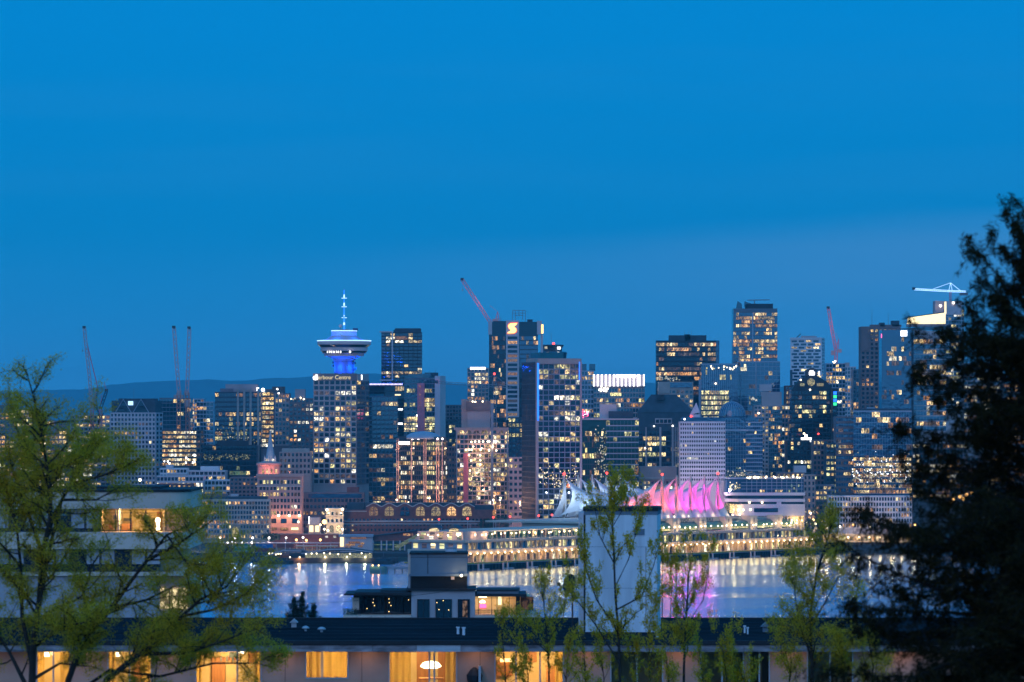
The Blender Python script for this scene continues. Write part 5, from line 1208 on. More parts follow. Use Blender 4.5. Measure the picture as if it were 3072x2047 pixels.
for i in range(5):
    xc = sail_x0 + i * sail_sp
    e = thing('fabric_sail', f'tent sail on two masts above the pier, {SAILNAMES[i]}', 'sail', pier_pt(xc, 0, zbase), PH, 'fabric sails on the pier')
    ns, ntt = 34, 14
    vs = []; fs = []
    for a in range(ns + 1):
        s_ = a / ns                      # 0 right mast, 1 left mast
        k = abs(2 * s_ - 1)
        zr = zmid + (ztop - 1.2 - zmid) * k ** 2.1 - zbase
        zv = (6.5 - 5.8 * k ** 2.0)
        for b_ in range(ntt + 1):
            t = 2 * b_ / ntt - 1         # across the ridge
            at = abs(t)
            z = zv + (zr - zv) * (1 - at) ** 1.12
            inset = (at * (1 - at)) * 4.0 * 0.10 * (k ** 6)
            y = yR + (yL - yR) * (s_ + (inset if s_ < 0.5 else -inset))
            vs.append((t * sail_sp * 0.5, y, z))
    n = ntt + 1
    fs = [(a * n + b_, a * n + b_ + 1, (a + 1) * n + b_ + 1, (a + 1) * n + b_) for a in range(ns) for b_ in range(ntt)]
    MB().add(vs, fs).build('cloth', 'sailcloth', e, smooth=True)
    for side, y_ in ((-1, yR), (1, yL)):             # end panels, pulled out to ground anchors in a hollow curve
        vs = []; nn = 9; H_ = ztop - 1.2 - zbase
        for a in range(nn + 1):
            f = a / nn                               # 0 apex .. 1 ground
            for b_ in range(7):
                t = (b_ / 6 * 2 - 1)
                vs.append((t * sail_sp * 0.5 * f ** 1.35, y_ + side * (0.2 + 5.5 * f * f - 2.2 * (1 - t * t) * f), H_ * (1 - f) ** 1.12))
        MB().add(vs, [(a * 7 + b_, a * 7 + b_ + 1, (a + 1) * 7 + b_ + 1, (a + 1) * 7 + b_) for a in range(nn) for b_ in range(6)]).build('end_panel', 'sailcloth', e, smooth=True)
    for y in (yR - 1.6, yL + 1.6):
        MB().tube([(0, y, -0.4), (0, y, ztop - zbase + 1.0)], 0.85, 0.6, 10).build('mast', 'pier_white', e, smooth=True)
        for sx in (-1, 1): MB().tube([(0, y, ztop - zbase), (sx * sail_sp * 0.5, y - (2 if y < 50 else -2), 0.3)], 0.12, n=4).build('stay', 'mull_light', e)
    if i in (0, 4):
        MB().ball((0, yR - 1.2, ztop - zbase + 1.8), 0.9).build('beacon', 'led_red', e); 
    if i in (0, 3): MB().ball((0, yL + 1.2, ztop - zbase + 1.8), 0.9).build('beacon', 'led_red', e)
    c = [(1.0, 0.13, 0.09), (1.0, 0.12, 0.16), (1.0, 0.03, 0.34), (0.85, 0.03, 0.70), (1.0, 0.02, 0.45)][i]
    p = [15000, 16000, 15000, 17000, 17000][i]
    point_light('sail_flood_fill', (2.0, yR - 11.0, 4.0), c, p * 1.0, 0.6, e, spot=75, target=(0, yR + 2, 15))
    for y_, z_, q in ((yR + 1, 19, 0.55), (yR + 7, 9, 0.26), (yR + 20, 11, 0.22)): point_light('sail_flood_fill', (-8.2, y_, z_), c, p * q, 0.8, e)

    point_light('sail_flood_fill', (-8.2, yL - 5, 15), (0.62, 0.80, 1.0), 4200, 0.8, e); point_light('sail_flood_fill', (-8.2, yL - 20, 11), (0.55, 0.76, 1.0), 2200, 0.8, e)  # bluish lights added to brighten the left sail ends

# --- white terraced hotel at the root of the pier
D = 3088
b = Bld('terraced_hotel', 'white terraced hotel with rounded left end, glass top floors and lit colonnade', 2180, 2416, 1437, D, d=34, z0=PZ(1592, D))
def roundplan(xl, inset=0.0, rad=44):
    x0 = b.x(xl) ; x1 = b.x(2416) - inset; r = rad * b.s
    pts = [(x0 + r - r * math.sin(t) , inset + r - r * math.cos(t)) for t in np.linspace(0, math.pi / 2, 8)]
    return [(x1, inset)] + pts + [(x0, 30), (x1, 30)]
def band(name, xl, ya, yb_, m, inset=0.0): MB().prism(roundplan(xl, inset)[::-1], b.z(yb_), b.z(ya)).build(name, m, b.e)
band('glass_storey', 2178, 1437, 1478, 'glass_blue', 1.0); band('white_band', 2176, 1478, 1487, 'white_wall'); band('glass_storey', 2180, 1487, 1497, 'glass', 1.2)
band('white_band', 2178, 1497, 1506, 'white_wall'); band('glass_storey', 2184, 1506, 1513, 'glass', 1.2); band('white_band', 2200, 1513, 1548, 'white_wall', 0.2)
band('roof_edge', 2177, 1434, 1437.5, 'mull_light', 0.3)
b.box('dark_window', 2262, 2334, 1525, 1537, 0.0, 0.15, 'glass'); b.box('divider', 2330, 2344, 1505, 1514, 0.3, 0.9, 'white_wall')
for k in range(12): b.box('mullion', 2240 + k * 15, 2241.2 + k * 15, 1438, 1478, 0.6, 0.95, 'mull_light')
for yy in (1447, 1457, 1467): b.box('floor_line', 2224, 2410, yy, yy + 1.2, 0.55, 0.93, 'mull_light')
for gx in (2280, 2288, 2326, 2334, 2342): b.box('window', gx, gx + 6, 1470, 1477, 0.8, 0.9, 'lit_warm')
for gx in range(2366, 2400, 7): b.box('window', gx, gx + 5, 1454 + (gx % 3) * 8, 1461 + (gx % 3) * 8, 0.8, 0.9, 'lit_green')
b.spark(2188, 2220, 1440, 1474, 40, ('lit_yellow', 'lit_white'), 0.5, 41)
b.spark(2240, 2400, 1430, 1435, 60, ('lamp_warm', 'lit_white'), 0.8, 42, 'terrace_lights')
b.box('colonnade_wall', 2225, 2416, 1548, 1592, 7, 8, 'pier_cream')
for k in range(16): b.box('column', 2262 + k * 10, 2264.6 + k * 10, 1548, 1592, 0.6, 1.6, 'white_wall')
for k in range(10): b.lamp(2272 + k * 15, 1562, 0.6, 'lamp_warm', -4); 
for gx in (2265, 2295, 2325, 2355, 2385, 2410): point_light('colonnade_light', (b.x(gx), 4, b.z(1560)), (1.0, 0.72, 0.36), 1500, 0.5, b.e)
for gx, gy in ((2175, 1510), (2190, 1512), (2206, 1514), (2220, 1516)): b.box('lobby_window', gx, gx + 13, gy, gy + 28, 6 - (gx - 2175) * 0.08, 6.4 - (gx - 2175) * 0.08, 'lit_warm')
point_light('lobby_light', (b.x(2205), -2, b.z(1530)), (1.0, 0.66, 0.25), 2500, 0.6, b.e)
for gx, gy in ((2214, 1530), (2230, 1530), (2251, 1529), (2248, 1508), (2286, 1508)): b.lamp(gx, gy, 0.7, 'lamp_warm', 1.5)

# --- small trees on the waterfront
mat('leaf_dark', (0.03, 0.07, 0.035), 0.7, var=0.3, scale=0.6)
def round_tree(label, px, py, D, w, h, group=None):
    g = zg(D); s = D / F; rng = random.Random(int(px)); e = thing('round_tree', label, 'tree', (PX(px, D), D, g), 0, group)
    zt = PZ(py, D) - g; W = w * s / 2; H = h * s
    MB().tube([(0, 0, -0.5), (0.2, 0, zt - H * 0.4)], 0.35, 0.15, 6).build('trunk', 'timber', e)
    mb = MB()
    for i in range(900):
        v = Vector((rng.gauss(0, 1), rng.gauss(0, 1), rng.gauss(0, 1))).normalized() * rng.uniform(0.55, 1.0) ** 0.5
        lump = 1 + 0.18 * math.sin(v.x * 5 + px) * math.cos(v.z * 6)
        c = Vector((v.x * W * lump, v.y * W * lump, zt - H / 2 + v.z * H / 2 * lump)); r = rng.uniform(0.25, 0.6)
        a = Vector((rng.gauss(0, 1), rng.gauss(0, 1), rng.gauss(0, 1))).normalized() * r; q = a.cross(Vector((rng.gauss(0, 1), rng.gauss(0, 1), rng.gauss(0, 1)))).normalized() * r
        mb.add([c - a, c + q * 0.6, c + a, c - q * 0.6], [(0, 1, 2, 3)])
    mb.build('crown', 'leaf_dark', e)
round_tree('dark round tree by the road ramp left of the blue-edged tower', 1500, 1545, 3035, 74, 46)
round_tree('dark tree left of the ramp tree, behind the pier terrace', 1458, 1556, 3040, 44, 36)
round_tree('tall dark tree in the street gap right of the terraced hotel', 2462, 1498, 3060, 52, 74)
round_tree('small dark tree at the right end of the colonnade', 2428, 1556, 3045, 34, 40)
round_tree('dark shrub tree left of the pink stone building base', 812, 1600, 3015, 60, 22)

# ================================================================== tower cranes
def lattice(mb, a, c, w, n, r=0.22, m=0):
    r *= 1.35; w *= 1.15
    a = Vector(a); c = Vector(c); d = (c - a).normalized()
    q = d.cross(Vector((0, 1, 0)))
    q = q.normalized() if q.length > 0.1 else Vector((1, 0, 0)); t = d.cross(q)
    co_ = [(q * i + t * j) * (w / 2) for i, j in ((-1, -1), (1, -1), (1, 1), (-1, 1))]
    for o in co_: mb.tube([a + o, c + o], r, n=4, m=m)
    for k in range(n):
        p0 = a.lerp(c, k / n); p1 = a.lerp(c, (k + 1) / n)
        for i in range(4):
            o1, o2 = (co_[i], co_[(i + 1) % 4]) if k % 2 else (co_[(i + 1) % 4], co_[i])
            mb.tube([p0 + o1, p1 + o2], r * 0.6, n=3, m=m, cap=False)
def crane(label, D, jib, mast, w, mj, mm, frame=None, hook=None, cabs=(), ybase=None, r=0.24):
    px, py = mast[-1]; base = P(px, py, D)
    e = thing('tower_crane', label, 'crane', base)
    L = lambda p: P(p[0], p[1], D) - base
    mb = MB()
    for p, q in zip(jib, jib[1:]): lattice(mb, L(p), L(q), w, max(4, int((L(p) - L(q)).length / (w * 1.6))), r)
    mb.build('jib', mj, e)
    mb = MB()
    for p, q in zip(mast, mast[1:]): lattice(mb, L(p), L(q), w * 1.1, max(3, int((L(p) - L(q)).length / (w * 1.6))), r)
    mb.build('mast', mm, e)
    if frame:
        mb = MB()
        for p, q, rr in frame: mb.tube([L(p), L(q)], rr, n=4)
        mb.build('stay_frame', mm, e)
    for x, y, ww, hh in cabs:
        c = L((x, y)); MB().box(c.x - ww / 2, c.x + ww / 2, -1.4, 1.4, c.z, c.z + hh).build('cab', 'conc', e)
    if hook:
        mb = MB(); mb.tube([L(hook[0]), L(hook[1])], 0.10, n=3); c = L(hook[1]); mb.box(c.x - 0.5, c.x + 0.5, -0.4, 0.4, c.z - 1.4, c.z); mb.build('hook_line', 'steel', e)
    if 'red' in mj: point_light('jib_fill_light', tuple(L(jib[0]).lerp(L(jib[-1]), 0.45) + Vector((0, -16, 2))), (1.0, 0.40, 0.45), 5000, 0.5, e)  # light added in front of the jib to turn it pinker
    tip = L(jib[-1]); MB().box(tip.x - 1.5, tip.x + 1.1, -1, 1, tip.z - 0.6, tip.z + 1.6).build('jib_head', 'slate', e)
    return e
crane('grey-white luffing crane with split boom above the budding tree', 3700, [(276, 1228), (269, 1138), (260, 1053), (253, 984)], [(276, 1228), (277, 1330)], 1.9, 'crane_pale', 'crane_red',
      frame=[((262, 1033), (272, 1077), 0.5), ((272, 1077), (292, 1158), 0.5), ((292, 1158), (278, 1225), 0.35)], hook=((250, 990), (248, 1050)), cabs=((280, 1222, 4, 3),))
crane('small dark luffing crane low beside the split-boom crane', 3680, [(301, 1228), (320, 1173)], [(302, 1228), (303, 1330)], 1.7, 'slate', 'crane_red', frame=[((320, 1173), (313, 1148), 0.3), ((300, 1228), (306, 1185), 0.3)])
crane('left of the two tall red masts with steep grey-pink jib', 3400, [(537, 1178), (529, 1080), (522, 984)], [(536, 1178), (536, 1310)], 2.0, 'crane_pale', 'crane_orange', frame=[((538, 1140), (541, 1178), 0.3)], cabs=((538, 1186, 3, 3.4),))
crane('right of the two tall red masts, jib leaning slightly right', 3405, [(561, 1178), (565, 1080), (568, 986)], [(562, 1178), (563, 1310)], 2.0, 'crane_pale', 'crane_orange', frame=[((558, 1140), (558, 1178), 0.3)], cabs=((559, 1186, 3, 3.4), (562, 1220, 4, 5)))
crane('long pink luffing crane leaning left above the bank tower', 3760, [(1474, 972), (1430, 905), (1387, 840)], [(1484, 968), (1486, 1010)], 2.1, 'crane_red', 'crane_red',
      frame=[((1493, 936), (1484, 968), 0.4), ((1493, 936), (1499, 968), 0.4), ((1493, 936), (1470, 917), 0.14), ((1487, 955), (1497, 955), 0.25)], hook=((1387, 848), (1387, 868)), cabs=((1486, 968, 5, 3),))
e = crane('pale flat crane with red beacon over the building site', 3330, [(1535, 1161), (1483, 1158), (1400, 1153), (1310, 1148)], [(1484, 1160), (1485, 1240), (1486, 1300)], 1.5, 'steel', 'steel',
      frame=[((1483, 1126), (1476, 1158), 0.3), ((1483, 1126), (1490, 1158), 0.3), ((1484, 1126), (1525, 1158), 0.2), ((1483, 1126), (1400, 1152), 0.12)], r=0.16)
c = P(1483, 1122, 3330) - e.location; MB().ball(c, 0.9).build('beacon', 'led_red', e)
crane('dark red luffing crane beside the staggered white tower', 3960, [(2507, 1048), (2495, 985), (2485, 925)], [(2508, 1048), (2508, 1095)], 1.9, 'crane_red', 'crane_red',
      frame=[((2516, 1018), (2506, 1050), 0.4), ((2516, 1018), (2514, 1052), 0.4), ((2516, 1018), (2506, 998), 0.1)], cabs=((2518, 1058, 4, 3), (2500, 1066, 4, 4)))
D = 3880
e = crane('hammerhead crane outlined in white-blue lights on the tallest right tower', D, [(2898, 875), (2852, 874), (2742, 868)], [(2851, 876), (2851, 908)], 1.1, 'led_ice', 'crane_red', frame=None, r=0.17)
L = lambda p: P(p[0], p[1], D) - e.location
MB().tube([L((2852, 849)), L((2800, 867))], 0.22, n=4).tube([L((2852, 849)), L((2882, 873))], 0.26, n=4).tube([L((2852, 849)), L((2846, 874))], 0.26, n=4).tube([L((2852, 849)), L((2857, 874))], 0.26, n=4).build('lit_apex', 'led_ice', e)
c = L((2893, 878)); MB().box(c.x - 4, c.x + 3, -1.5, 1.5, c.z - 2.5, c.z - 0.2).build('counterweight', 'conc_dark', e)

# low lit ferry hall on the right quay, behind the fir
b = Bld('quay_hall', 'low orange-lit hall on the quay between hedgerow tree and fir', 2470, 2760, 1606, 3112, d=10)
b.body('pier_cream'); b.facade('F', 26, 17, 1640, 'pier_white', 'glass', lit=0.7, tones='wooy', sp=0.3, pr=0.2, rowlit=0.2)
b.box('roof', 2466, 2764, 1603, 1607, -1.5, 11, 'pier_white')
for k in range(9): b.lamp(2480 + k * 32, 1612, 0.6, 'lamp_warm', 1.8); point_light('lamp_light', (b.x(2480 + k * 32), -2.6, b.z(1614)), (1, 0.62, 0.25), 900, 0.5, b.e)
# ================================================================== foreground
mat('roof_membrane', (0.012, 0.015, 0.021), 0.95, ior=1.12, var=0.8, scale=0.7, stretch=(0.15, 1, 1), bump=0.3)
mat('stucco', (0.62, 0.38, 0.29), 0.85, var=0.16, scale=0.8, bump=0.15)
mat('stucco_white', (0.82, 0.80, 0.82), 0.8, var=0.30, scale=0.9, bump=0.12, stretch=(1.6, 1.6, 0.22))
mat('fascia_board', (0.36, 0.30, 0.31), 0.85, var=0.7, scale=2.2, stretch=(0.6, 1, 2.2))
mat('fascia_pale', (0.62, 0.60, 0.62), 0.8, var=0.25, scale=2.0, stretch=(0.6, 1, 2))
mat('frame_metal', (0.50, 0.50, 0.52), 0.45, metal=0.4, var=0.05, scale=1)
mat('frame_dark', (0.035, 0.035, 0.04), 0.5, var=0.1, scale=1)
mat('room_wall', (0.82, 0.62, 0.34), 0.85, var=0.15, scale=1.0)
mat('room_wood', (0.40, 0.17, 0.06), 0.6, var=0.3, scale=2.0, stretch=(4, 4, 0.5))
mat('bldg_slate', (0.17, 0.22, 0.27), 0.8, var=0.14, scale=0.4, bump=0.1)
mat('bldg_beige', (0.84, 0.60, 0.48), 0.8, var=0.12, scale=0.4)
mat('bldg_blue', (0.52, 0.46, 0.48), 0.8, var=0.12, scale=0.4)
mat('roof_black', (0.018, 0.022, 0.028), 0.7, var=0.3, scale=0.6)
# curtains glow because the room behind them is lit: translucent cloth
m, nt = new_mat('curtain'); N = nt.nodes.new
out = N('ShaderNodeOutputMaterial'); d1 = N('ShaderNodeBsdfDiffuse'); d2 = N('ShaderNodeBsdfTranslucent'); mx = N('ShaderNodeMixShader')
d1.inputs[0].default_value = (0.75, 0.50, 0.16, 1); d2.inputs[0].default_value = (0.85, 0.58, 0.16, 1); mx.inputs[0].default_value = 0.6
link(nt, d1.outputs[0], mx.inputs[1]); link(nt, d2.outputs[0], mx.inputs[2]); link(nt, mx.outputs[0], out.inputs[0])
m, nt = new_mat('window_glass'); N = nt.nodes.new
out = N('ShaderNodeOutputMaterial'); t1 = N('ShaderNodeBsdfTransparent'); g1 = N('ShaderNodeBsdfGlossy'); mx = N('ShaderNodeMixShader'); fr = N('ShaderNodeFresnel')
fr.inputs[0].default_value = 1.45; g1.inputs['Roughness'].default_value = 0.02
link(nt, fr.outputs[0], mx.inputs[0]); link(nt, t1.outputs[0], mx.inputs[1]); link(nt, g1.outputs[0], mx.inputs[2]); link(nt, mx.outputs[0], out.inputs[0])
emat('shade_glow', (1.0, 0.82, 0.5), 6.0)
emat('shade_warm', (1.0, 0.62, 0.2), 4.0)

# ---------- near apartment building with flat roof
D0 = 199.0; zr = PZ(1925, D0)
near = thing('apartment_house', 'near low apartment house with dark flat roof and golden lit windows', 'house', (0, D0, zg(D0)))
g0 = zg(D0)
def NX(px, D=200.2): return PX(px, D)
def NZ(py, D=200.2): return PZ(py, D) - g0
ZR = zr - g0
x0n, x1n = NX(-700), NX(3300)
mb = MB(); mb.box(x0n - 0.6, x1n + 0.6, 0.0, 22.8, ZR - 0.16, ZR); mb.build('roof', 'roof_membrane', near)
for k in range(7): MB().box(x0n, x1n, 0.9 + k * 3.1, 0.96 + k * 3.1, ZR - 0.02, ZR + 0.012).build('membrane_seam', 'roof_black', near)
MB().box(x0n - 0.62, x1n + 0.62, -0.06, 0.22, ZR - 0.14, ZR + 0.05).build('roof_edge', 'roof_black', near)
MB().box(x0n - 0.62, x1n + 0.62, 22.55, 22.85, ZR - 0.1, ZR + 0.08).build('rear_edge', 'roof_black', near)
# fascia boards, one by one
rng = random.Random(2); px = -700; k = 0
while px < 3300:
    w = rng.choice((118, 132, 150)); pale = 1190 < px + w / 2 < 1372
    MB().box(NX(px, D0) + 0.008, NX(px + w, D0) - 0.008, 0.02 + rng.uniform(0, .02), 0.10, ZR - 0.46 + rng.uniform(-.01, .01), ZR - 0.145).build('fascia_board', 'fascia_pale' if pale else 'fascia_board', near)
    px += w; k += 1
MB().box(x0n, x1n, 0.12, 1.2, ZR - 0.42, ZR - 0.38).build('soffit', 'fascia_board', near)
# wall between windows
WIN = [(108, 212, 1950, 2062, 'L'), (322, 456, 1950, 2062, 'L'), (585, 785, 1950, 2080, 'B'), (915, 1046, 1950, 2037, 'C'), (1165, 1372, 1947, 2080, 'D'),
       (1483, 1692, 1948, 2080, 'E'), (1830, 1990, 1950, 2062, 'N'), (2100, 2232, 1950, 2080, 'N'), (2246, 2310, 1950, 2062, 'N'), (2420, 2560, 1950, 2080, 'N')]
y0 = 1.2; yw = D0 + y0
def WX(px): return PX(px, yw)
def WZ(py): return PZ(py, yw) - g0
ztop = ZR - 0.38
prev = x0n; wl = MB()
for (a, c, t, bq, kd) in WIN:
    wl.box(prev, WX(a), y0, y0 + 0.22, -0.5, ztop)
    wl.box(WX(a), WX(c), y0, y0 + 0.22, WZ(t), ztop); wl.box(WX(a), WX(c), y0, y0 + 0.22, -0.5, WZ(bq))
    prev = WX(c)
wl.box(prev, x1n, y0, y0 + 0.22, -0.5, ztop)
wl.box(x0n, x0n + 0.2, y0 + 0.22, 22, -0.5, ZR - 0.2).box(x1n - 0.2, x1n, y0 + 0.22, 22, -0.5, ZR - 0.2).box(x0n + 0.2, x1n - 0.2, 21.8, 22, -0.5, ZR - 0.2)
wl.build('wall', 'stucco', near)
for px in (855, 1085, 1440, 1748, 2050): MB().box(WX(px), WX(px) + 0.015, y0 - 0.012, y0, -0.5, ztop).build('panel_joint', 'frame_dark', near)
def curtain(x0, x1, y, z0, z1, par, seed, amp=0.05, m='curtain'):
    rng = random.Random(seed); n = max(8, int((x1 - x0) / 0.05)); vs = []; fs = []; ph = 0
    for i in range(n + 1):
        ph += rng.uniform(0.6, 1.5); x = x0 + (x1 - x0) * i / n
        for z in (z0, z1): vs.append((x, y + amp * math.sin(ph), z))
    fs = [(2 * i, 2 * i + 2, 2 * i + 3, 2 * i + 1) for i in range(n)]
    return MB().add(vs, fs).build('curtain', m, par, smooth=True)
for wi, (a, c, t, bq, kd) in enumerate(WIN):
    xa, xc = WX(a), WX(c); za, zc = WZ(bq), WZ(t); f = 0.06
    fr = MB()
    fr.box(xa, xc, y0 - 0.03, y0 + 0.1, zc - f, zc).box(xa, xc, y0 - 0.03, y0 + 0.1, za, za + f).box(xa, xa + f, y0 - 0.03, y0 + 0.1, za + f, zc - f).box(xc - f, xc, y0 - 0.03, y0 + 0.1, za + f, zc - f)
    w = fr.build('window', 'frame_metal', near)
    mul = {'B': (712,), 'C': (966,), 'D': (1288, 1303), 'E': (1548, 1620), 'L': ((a + c) / 2,), 'N': ((a + c) / 2,)}[kd]
    for q in mul: MB().box(WX(q) - 0.035, WX(q) + 0.035, y0 - 0.02, y0 + 0.09, za + f, zc - f).build('mullion', 'frame_metal', w)
    edges = [xa + f] + [WX(q) for q in mul] + [xc - f]
    for p, q in zip(edges, edges[1:]): MB().box(p + 0.035, q - 0.035, y0 + 0.02, y0 + 0.035, za + f, zc - f).build('pane', 'window_glass', w)
    # the room behind
    dr = 3.6; z0r = WZ(2110)
    rm = MB(); yb = y0 + 0.24
    xl, xr = xa - 0.8, xc + 0.8
    rm.add([(xl, yb + dr, z0r), (xr, yb + dr, z0r), (xr, yb + dr, ztop + 0.0), (xl, yb + dr, ztop)], [(0, 1, 2, 3)])
    rm.add([(xl, yb, z0r), (xl, yb + dr, z0r), (xl, yb + dr, ztop), (xl, yb, ztop)], [(0, 1, 2, 3)])
    rm.add([(xr, yb, z0r), (xr, yb + dr, z0r), (xr, yb + dr, ztop), (xr, yb, ztop)], [(0, 1, 2, 3)])
    rm.add([(xl, yb, z0r), (xr, yb, z0r), (xr, yb + dr, z0r), (xl, yb + dr, z0r)], [(0, 1, 2, 3)])
    rm.add([(xl, yb, ztop - 0.01), (xr, yb, ztop - 0.01), (xr, yb + dr, ztop - 0.01), (xl, yb + dr, ztop - 0.01)], [(0, 1, 2, 3)])
    rm.build('room', 'room_wall', near)
    if kd == 'N': continue
    xm = (xa + xc) / 2
    if kd == 'D':
        lamp = MB().lathe([(0.05, NZ(1990)), (0.34, NZ(1994)), (0.48, NZ(2006)), (0.30, NZ(2012)), (0.05, NZ(2013))], 14, c=(WX(1290), yb + 1.6)).build('ceiling_lamp', 'shade_glow', near, smooth=True)
        MB().tube([(WX(1290), yb + 1.6, NZ(1990)), (WX(1290), yb + 1.6, ztop)], 0.012).build('lamp_cord', 'frame_dark', near)
        MB().box(WX(1245), WX(1282), yb + 3.4, yb + 3.55, z0r, NZ(1960)).build('door', 'room_wood', near)
        MB().box(WX(1310), WX(1345), yb + 3.3, yb + 3.5, z0r, NZ(1955)).build('cupboard', 'room_wood', near)
        MB().box(WX(1255), WX(1330), yb + 1.2, yb + 2.2, NZ(2044), NZ(2041)).build('table', 'room_wood', near)
        curtain(xa + 0.08, WX(1232), y0 + 0.2, za, zc - 0.04, near, 3); curtain(WX(1336), xc - 0.08, y0 + 0.2, za, zc - 0.04, near, 4)
    elif kd == 'C':
        curtain(xa + 0.05, WX(958), y0 + 0.22, za, zc - 0.03, near, 5); curtain(WX(972), xc - 0.05, y0 + 0.22, za, zc - 0.03, near, 6)
    elif kd == 'E':
        MB().box(WX(1490), WX(1540), yb + 3.2, yb + 3.5, NZ(2040), NZ(1998)).build('cabinet', 'room_wood', near)
        MB().box(WX(1500), WX(1535), yb + 3.1, yb + 3.2, NZ(1998), NZ(1988)).build('cabinet_light', 'shade_warm', near)
        MB().box(WX(1580), WX(1612), yb + 3.4, yb + 3.52, NZ(2000), NZ(1970)).build('picture', 'room_wood', near)
        MB().box(WX(1640), WX(1678), yb + 2.8, yb + 3.4, z0r, NZ(2010)).build('armchair', 'room_wood', near)
        curtain(WX(1665), xc - 0.05, y0 + 0.22, za, zc - 0.03, near, 8)
    elif kd == 'B':
        MB().lathe([(0.14, NZ(1966)), (0.08, NZ(1958))], 12, c=(WX(718), yb + 1.2)).build('pendant_lamp', 'shade_glow', near)
        MB().box(WX(620), WX(660), yb + 3.3, yb + 3.5, z0r, NZ(1985)).build('bookcase', 'room_wood', near); MB().box(WX(730), WX(760), yb + 3.4, yb + 3.5, NZ(2000), NZ(1968)).build('picture', 'room_wood', near)
        curtain(xa + 0.05, WX(604), y0 + 0.22, za, zc - 0.03, near, 9); curtain(WX(762), xc - 0.05, y0 + 0.22, za, zc - 0.03, near, 10)
        for q in range(9): MB().box(WX(640 + q * 6), WX(644 + q * 6), yb + 3.22, yb + 3.3, NZ(2000 - (q % 3) * 3), NZ(1988 - (q * 5 % 7))).build('book', ['room_wood', 'bldg_slate', 'red_paint'][q % 3], near)
        MB().box(WX(668), WX(704), yb + 3.45, yb + 3.55, NZ(1996), NZ(1966)).build('picture', 'bldg_beige', near); MB().box(WX(672), WX(700), yb + 3.40, yb + 3.449, NZ(1992), NZ(1970)).build('picture_image', 'bldg_slate', near)
    else:
        MB().lathe([(0.16, NZ(1974)), (0.10, NZ(1962))], 12, c=(WX(a + 22), yb + 1.0)).build('pendant_lamp', 'shade_glow', near)
        MB().box(WX(a + 60), WX(a + 86), yb + 3.3, yb + 3.5, z0r, NZ(1990)).build('cupboard', 'room_wood', near)
        curtain(xa + 0.05, xa + 0.36, y0 + 0.22, za, zc - 0.03, near, wi + 20); curtain(xc - 0.5, xc - 0.05, y0 + 0.22, za, zc - 0.03, near, wi + 40)
    MB().box(xl, xr, yb + dr - 0.12, yb + dr - 0.02, NZ(1953), ztop - 0.02).build('cornice', 'stucco_white', near)
    point_light('room_light', (xm + (0.5 if wi % 2 else -0.4), yb + 1.6, NZ(1985)), (1.0, 0.66, 0.24), {'D': 150, 'E': 230, 'C': 190, 'B': 300}.get(kd, 200), 0.25, near)
# small lamps added under the eaves to warm the stucco wall
for px in (-60, 150, 268, 520, 850, 1100, 1430, 1760, 2040, 2370, 2700):
    MB().ball((WX(px), y0 - 0.45, ztop - 0.02), 0.05, n=8).build('eave_fill_lamp', 'shade_warm', near)
    point_light('eave_fill_light', (WX(px), y0 - 0.75, ztop - 0.25), (1.0, 0.62, 0.38), 6, 0.08, near)
# balcony partition and plant
MB().box(WX(1436), WX(1443), y0 - 1.0, y0, NZ(2100), NZ(1996)).build('partition', 'frame_metal', near)
MB().lathe([(0.2, NZ(2060)), (0.34, NZ(2038)), (0.36, NZ(2024)), (0.2, NZ(2008)), (0.05, NZ(2000))], 10, c=(WX(1424), y0 - 0.5)).build('folded_parasol', 'roof_black', near)
# roof vents: each stands on the roof
def vent(kind, px, py, D, w, h, label, m='frame_metal'):
    s = D / F; z = zr; e = thing('roof_vent', label, 'vent', (PX(px, D), D, z)); W = w * s; H = h * s
    if kind == 'gable':
        MB().box(-W * .28, W * .28, -.12, .12, 0, H * .6).build('duct', m, e)
        MB().extrude_y([(-W / 2, H * .55), (W / 2, H * .55), (0, H)], -.25, .25).build('cap', m, e)
    elif kind == 'dome':
        MB().tube([(0, 0, 0), (0, 0, H * .6)], W * .16, n=8).build('duct', m, e)
        MB().lathe([(W / 2, H * .45), (W * .42, H * .75), (W * .2, H * .95), (.01, H)], 12).build('cap', m, e, smooth=True)
    else:
        MB().tube([(0, 0, 0), (0, 0, H)], W / 2, n=8).build('pipe', m, e)
        MB().tube([(0, 0, H), (0, 0, H + .06)], W / 2 + .03, n=8).build('collar', m, e)
vent('gable', 882, 0, 213, 26, 26, 'gabled grey roof vent leftmost on the flat roof')
vent('dome', 917, 0, 209, 24, 16, 'left of two low domed vents on the flat roof')
vent('dome', 965, 0, 208, 26, 16, 'right of two low domed vents on the flat roof')
vent('pipe', 1374, 0, 206, 8, 18, 'left of two short white vent pipes in the middle of the flat roof', 'stucco_white')
vent('pipe', 1391, 0, 205, 9, 20, 'right of two short white vent pipes in the middle of the flat roof', 'stucco_white')
vent('pipe', 2234, 0, 207, 6, 19, 'left of two thin white vent pipes right of the white block', 'stucco_white')
vent('pipe', 2243, 0, 206, 5, 17, 'right of two thin white vent pipes right of the white block', 'stucco_white')
vent('gable', 2296, 0, 208, 28, 30, 'dark gabled roof vent near the right end of the flat roof', 'bldg_slate')
vent('pipe', 1972, 0, 203, 9, 16, 'single pale vent pipe at the right foot of the white block', 'stucco_white')
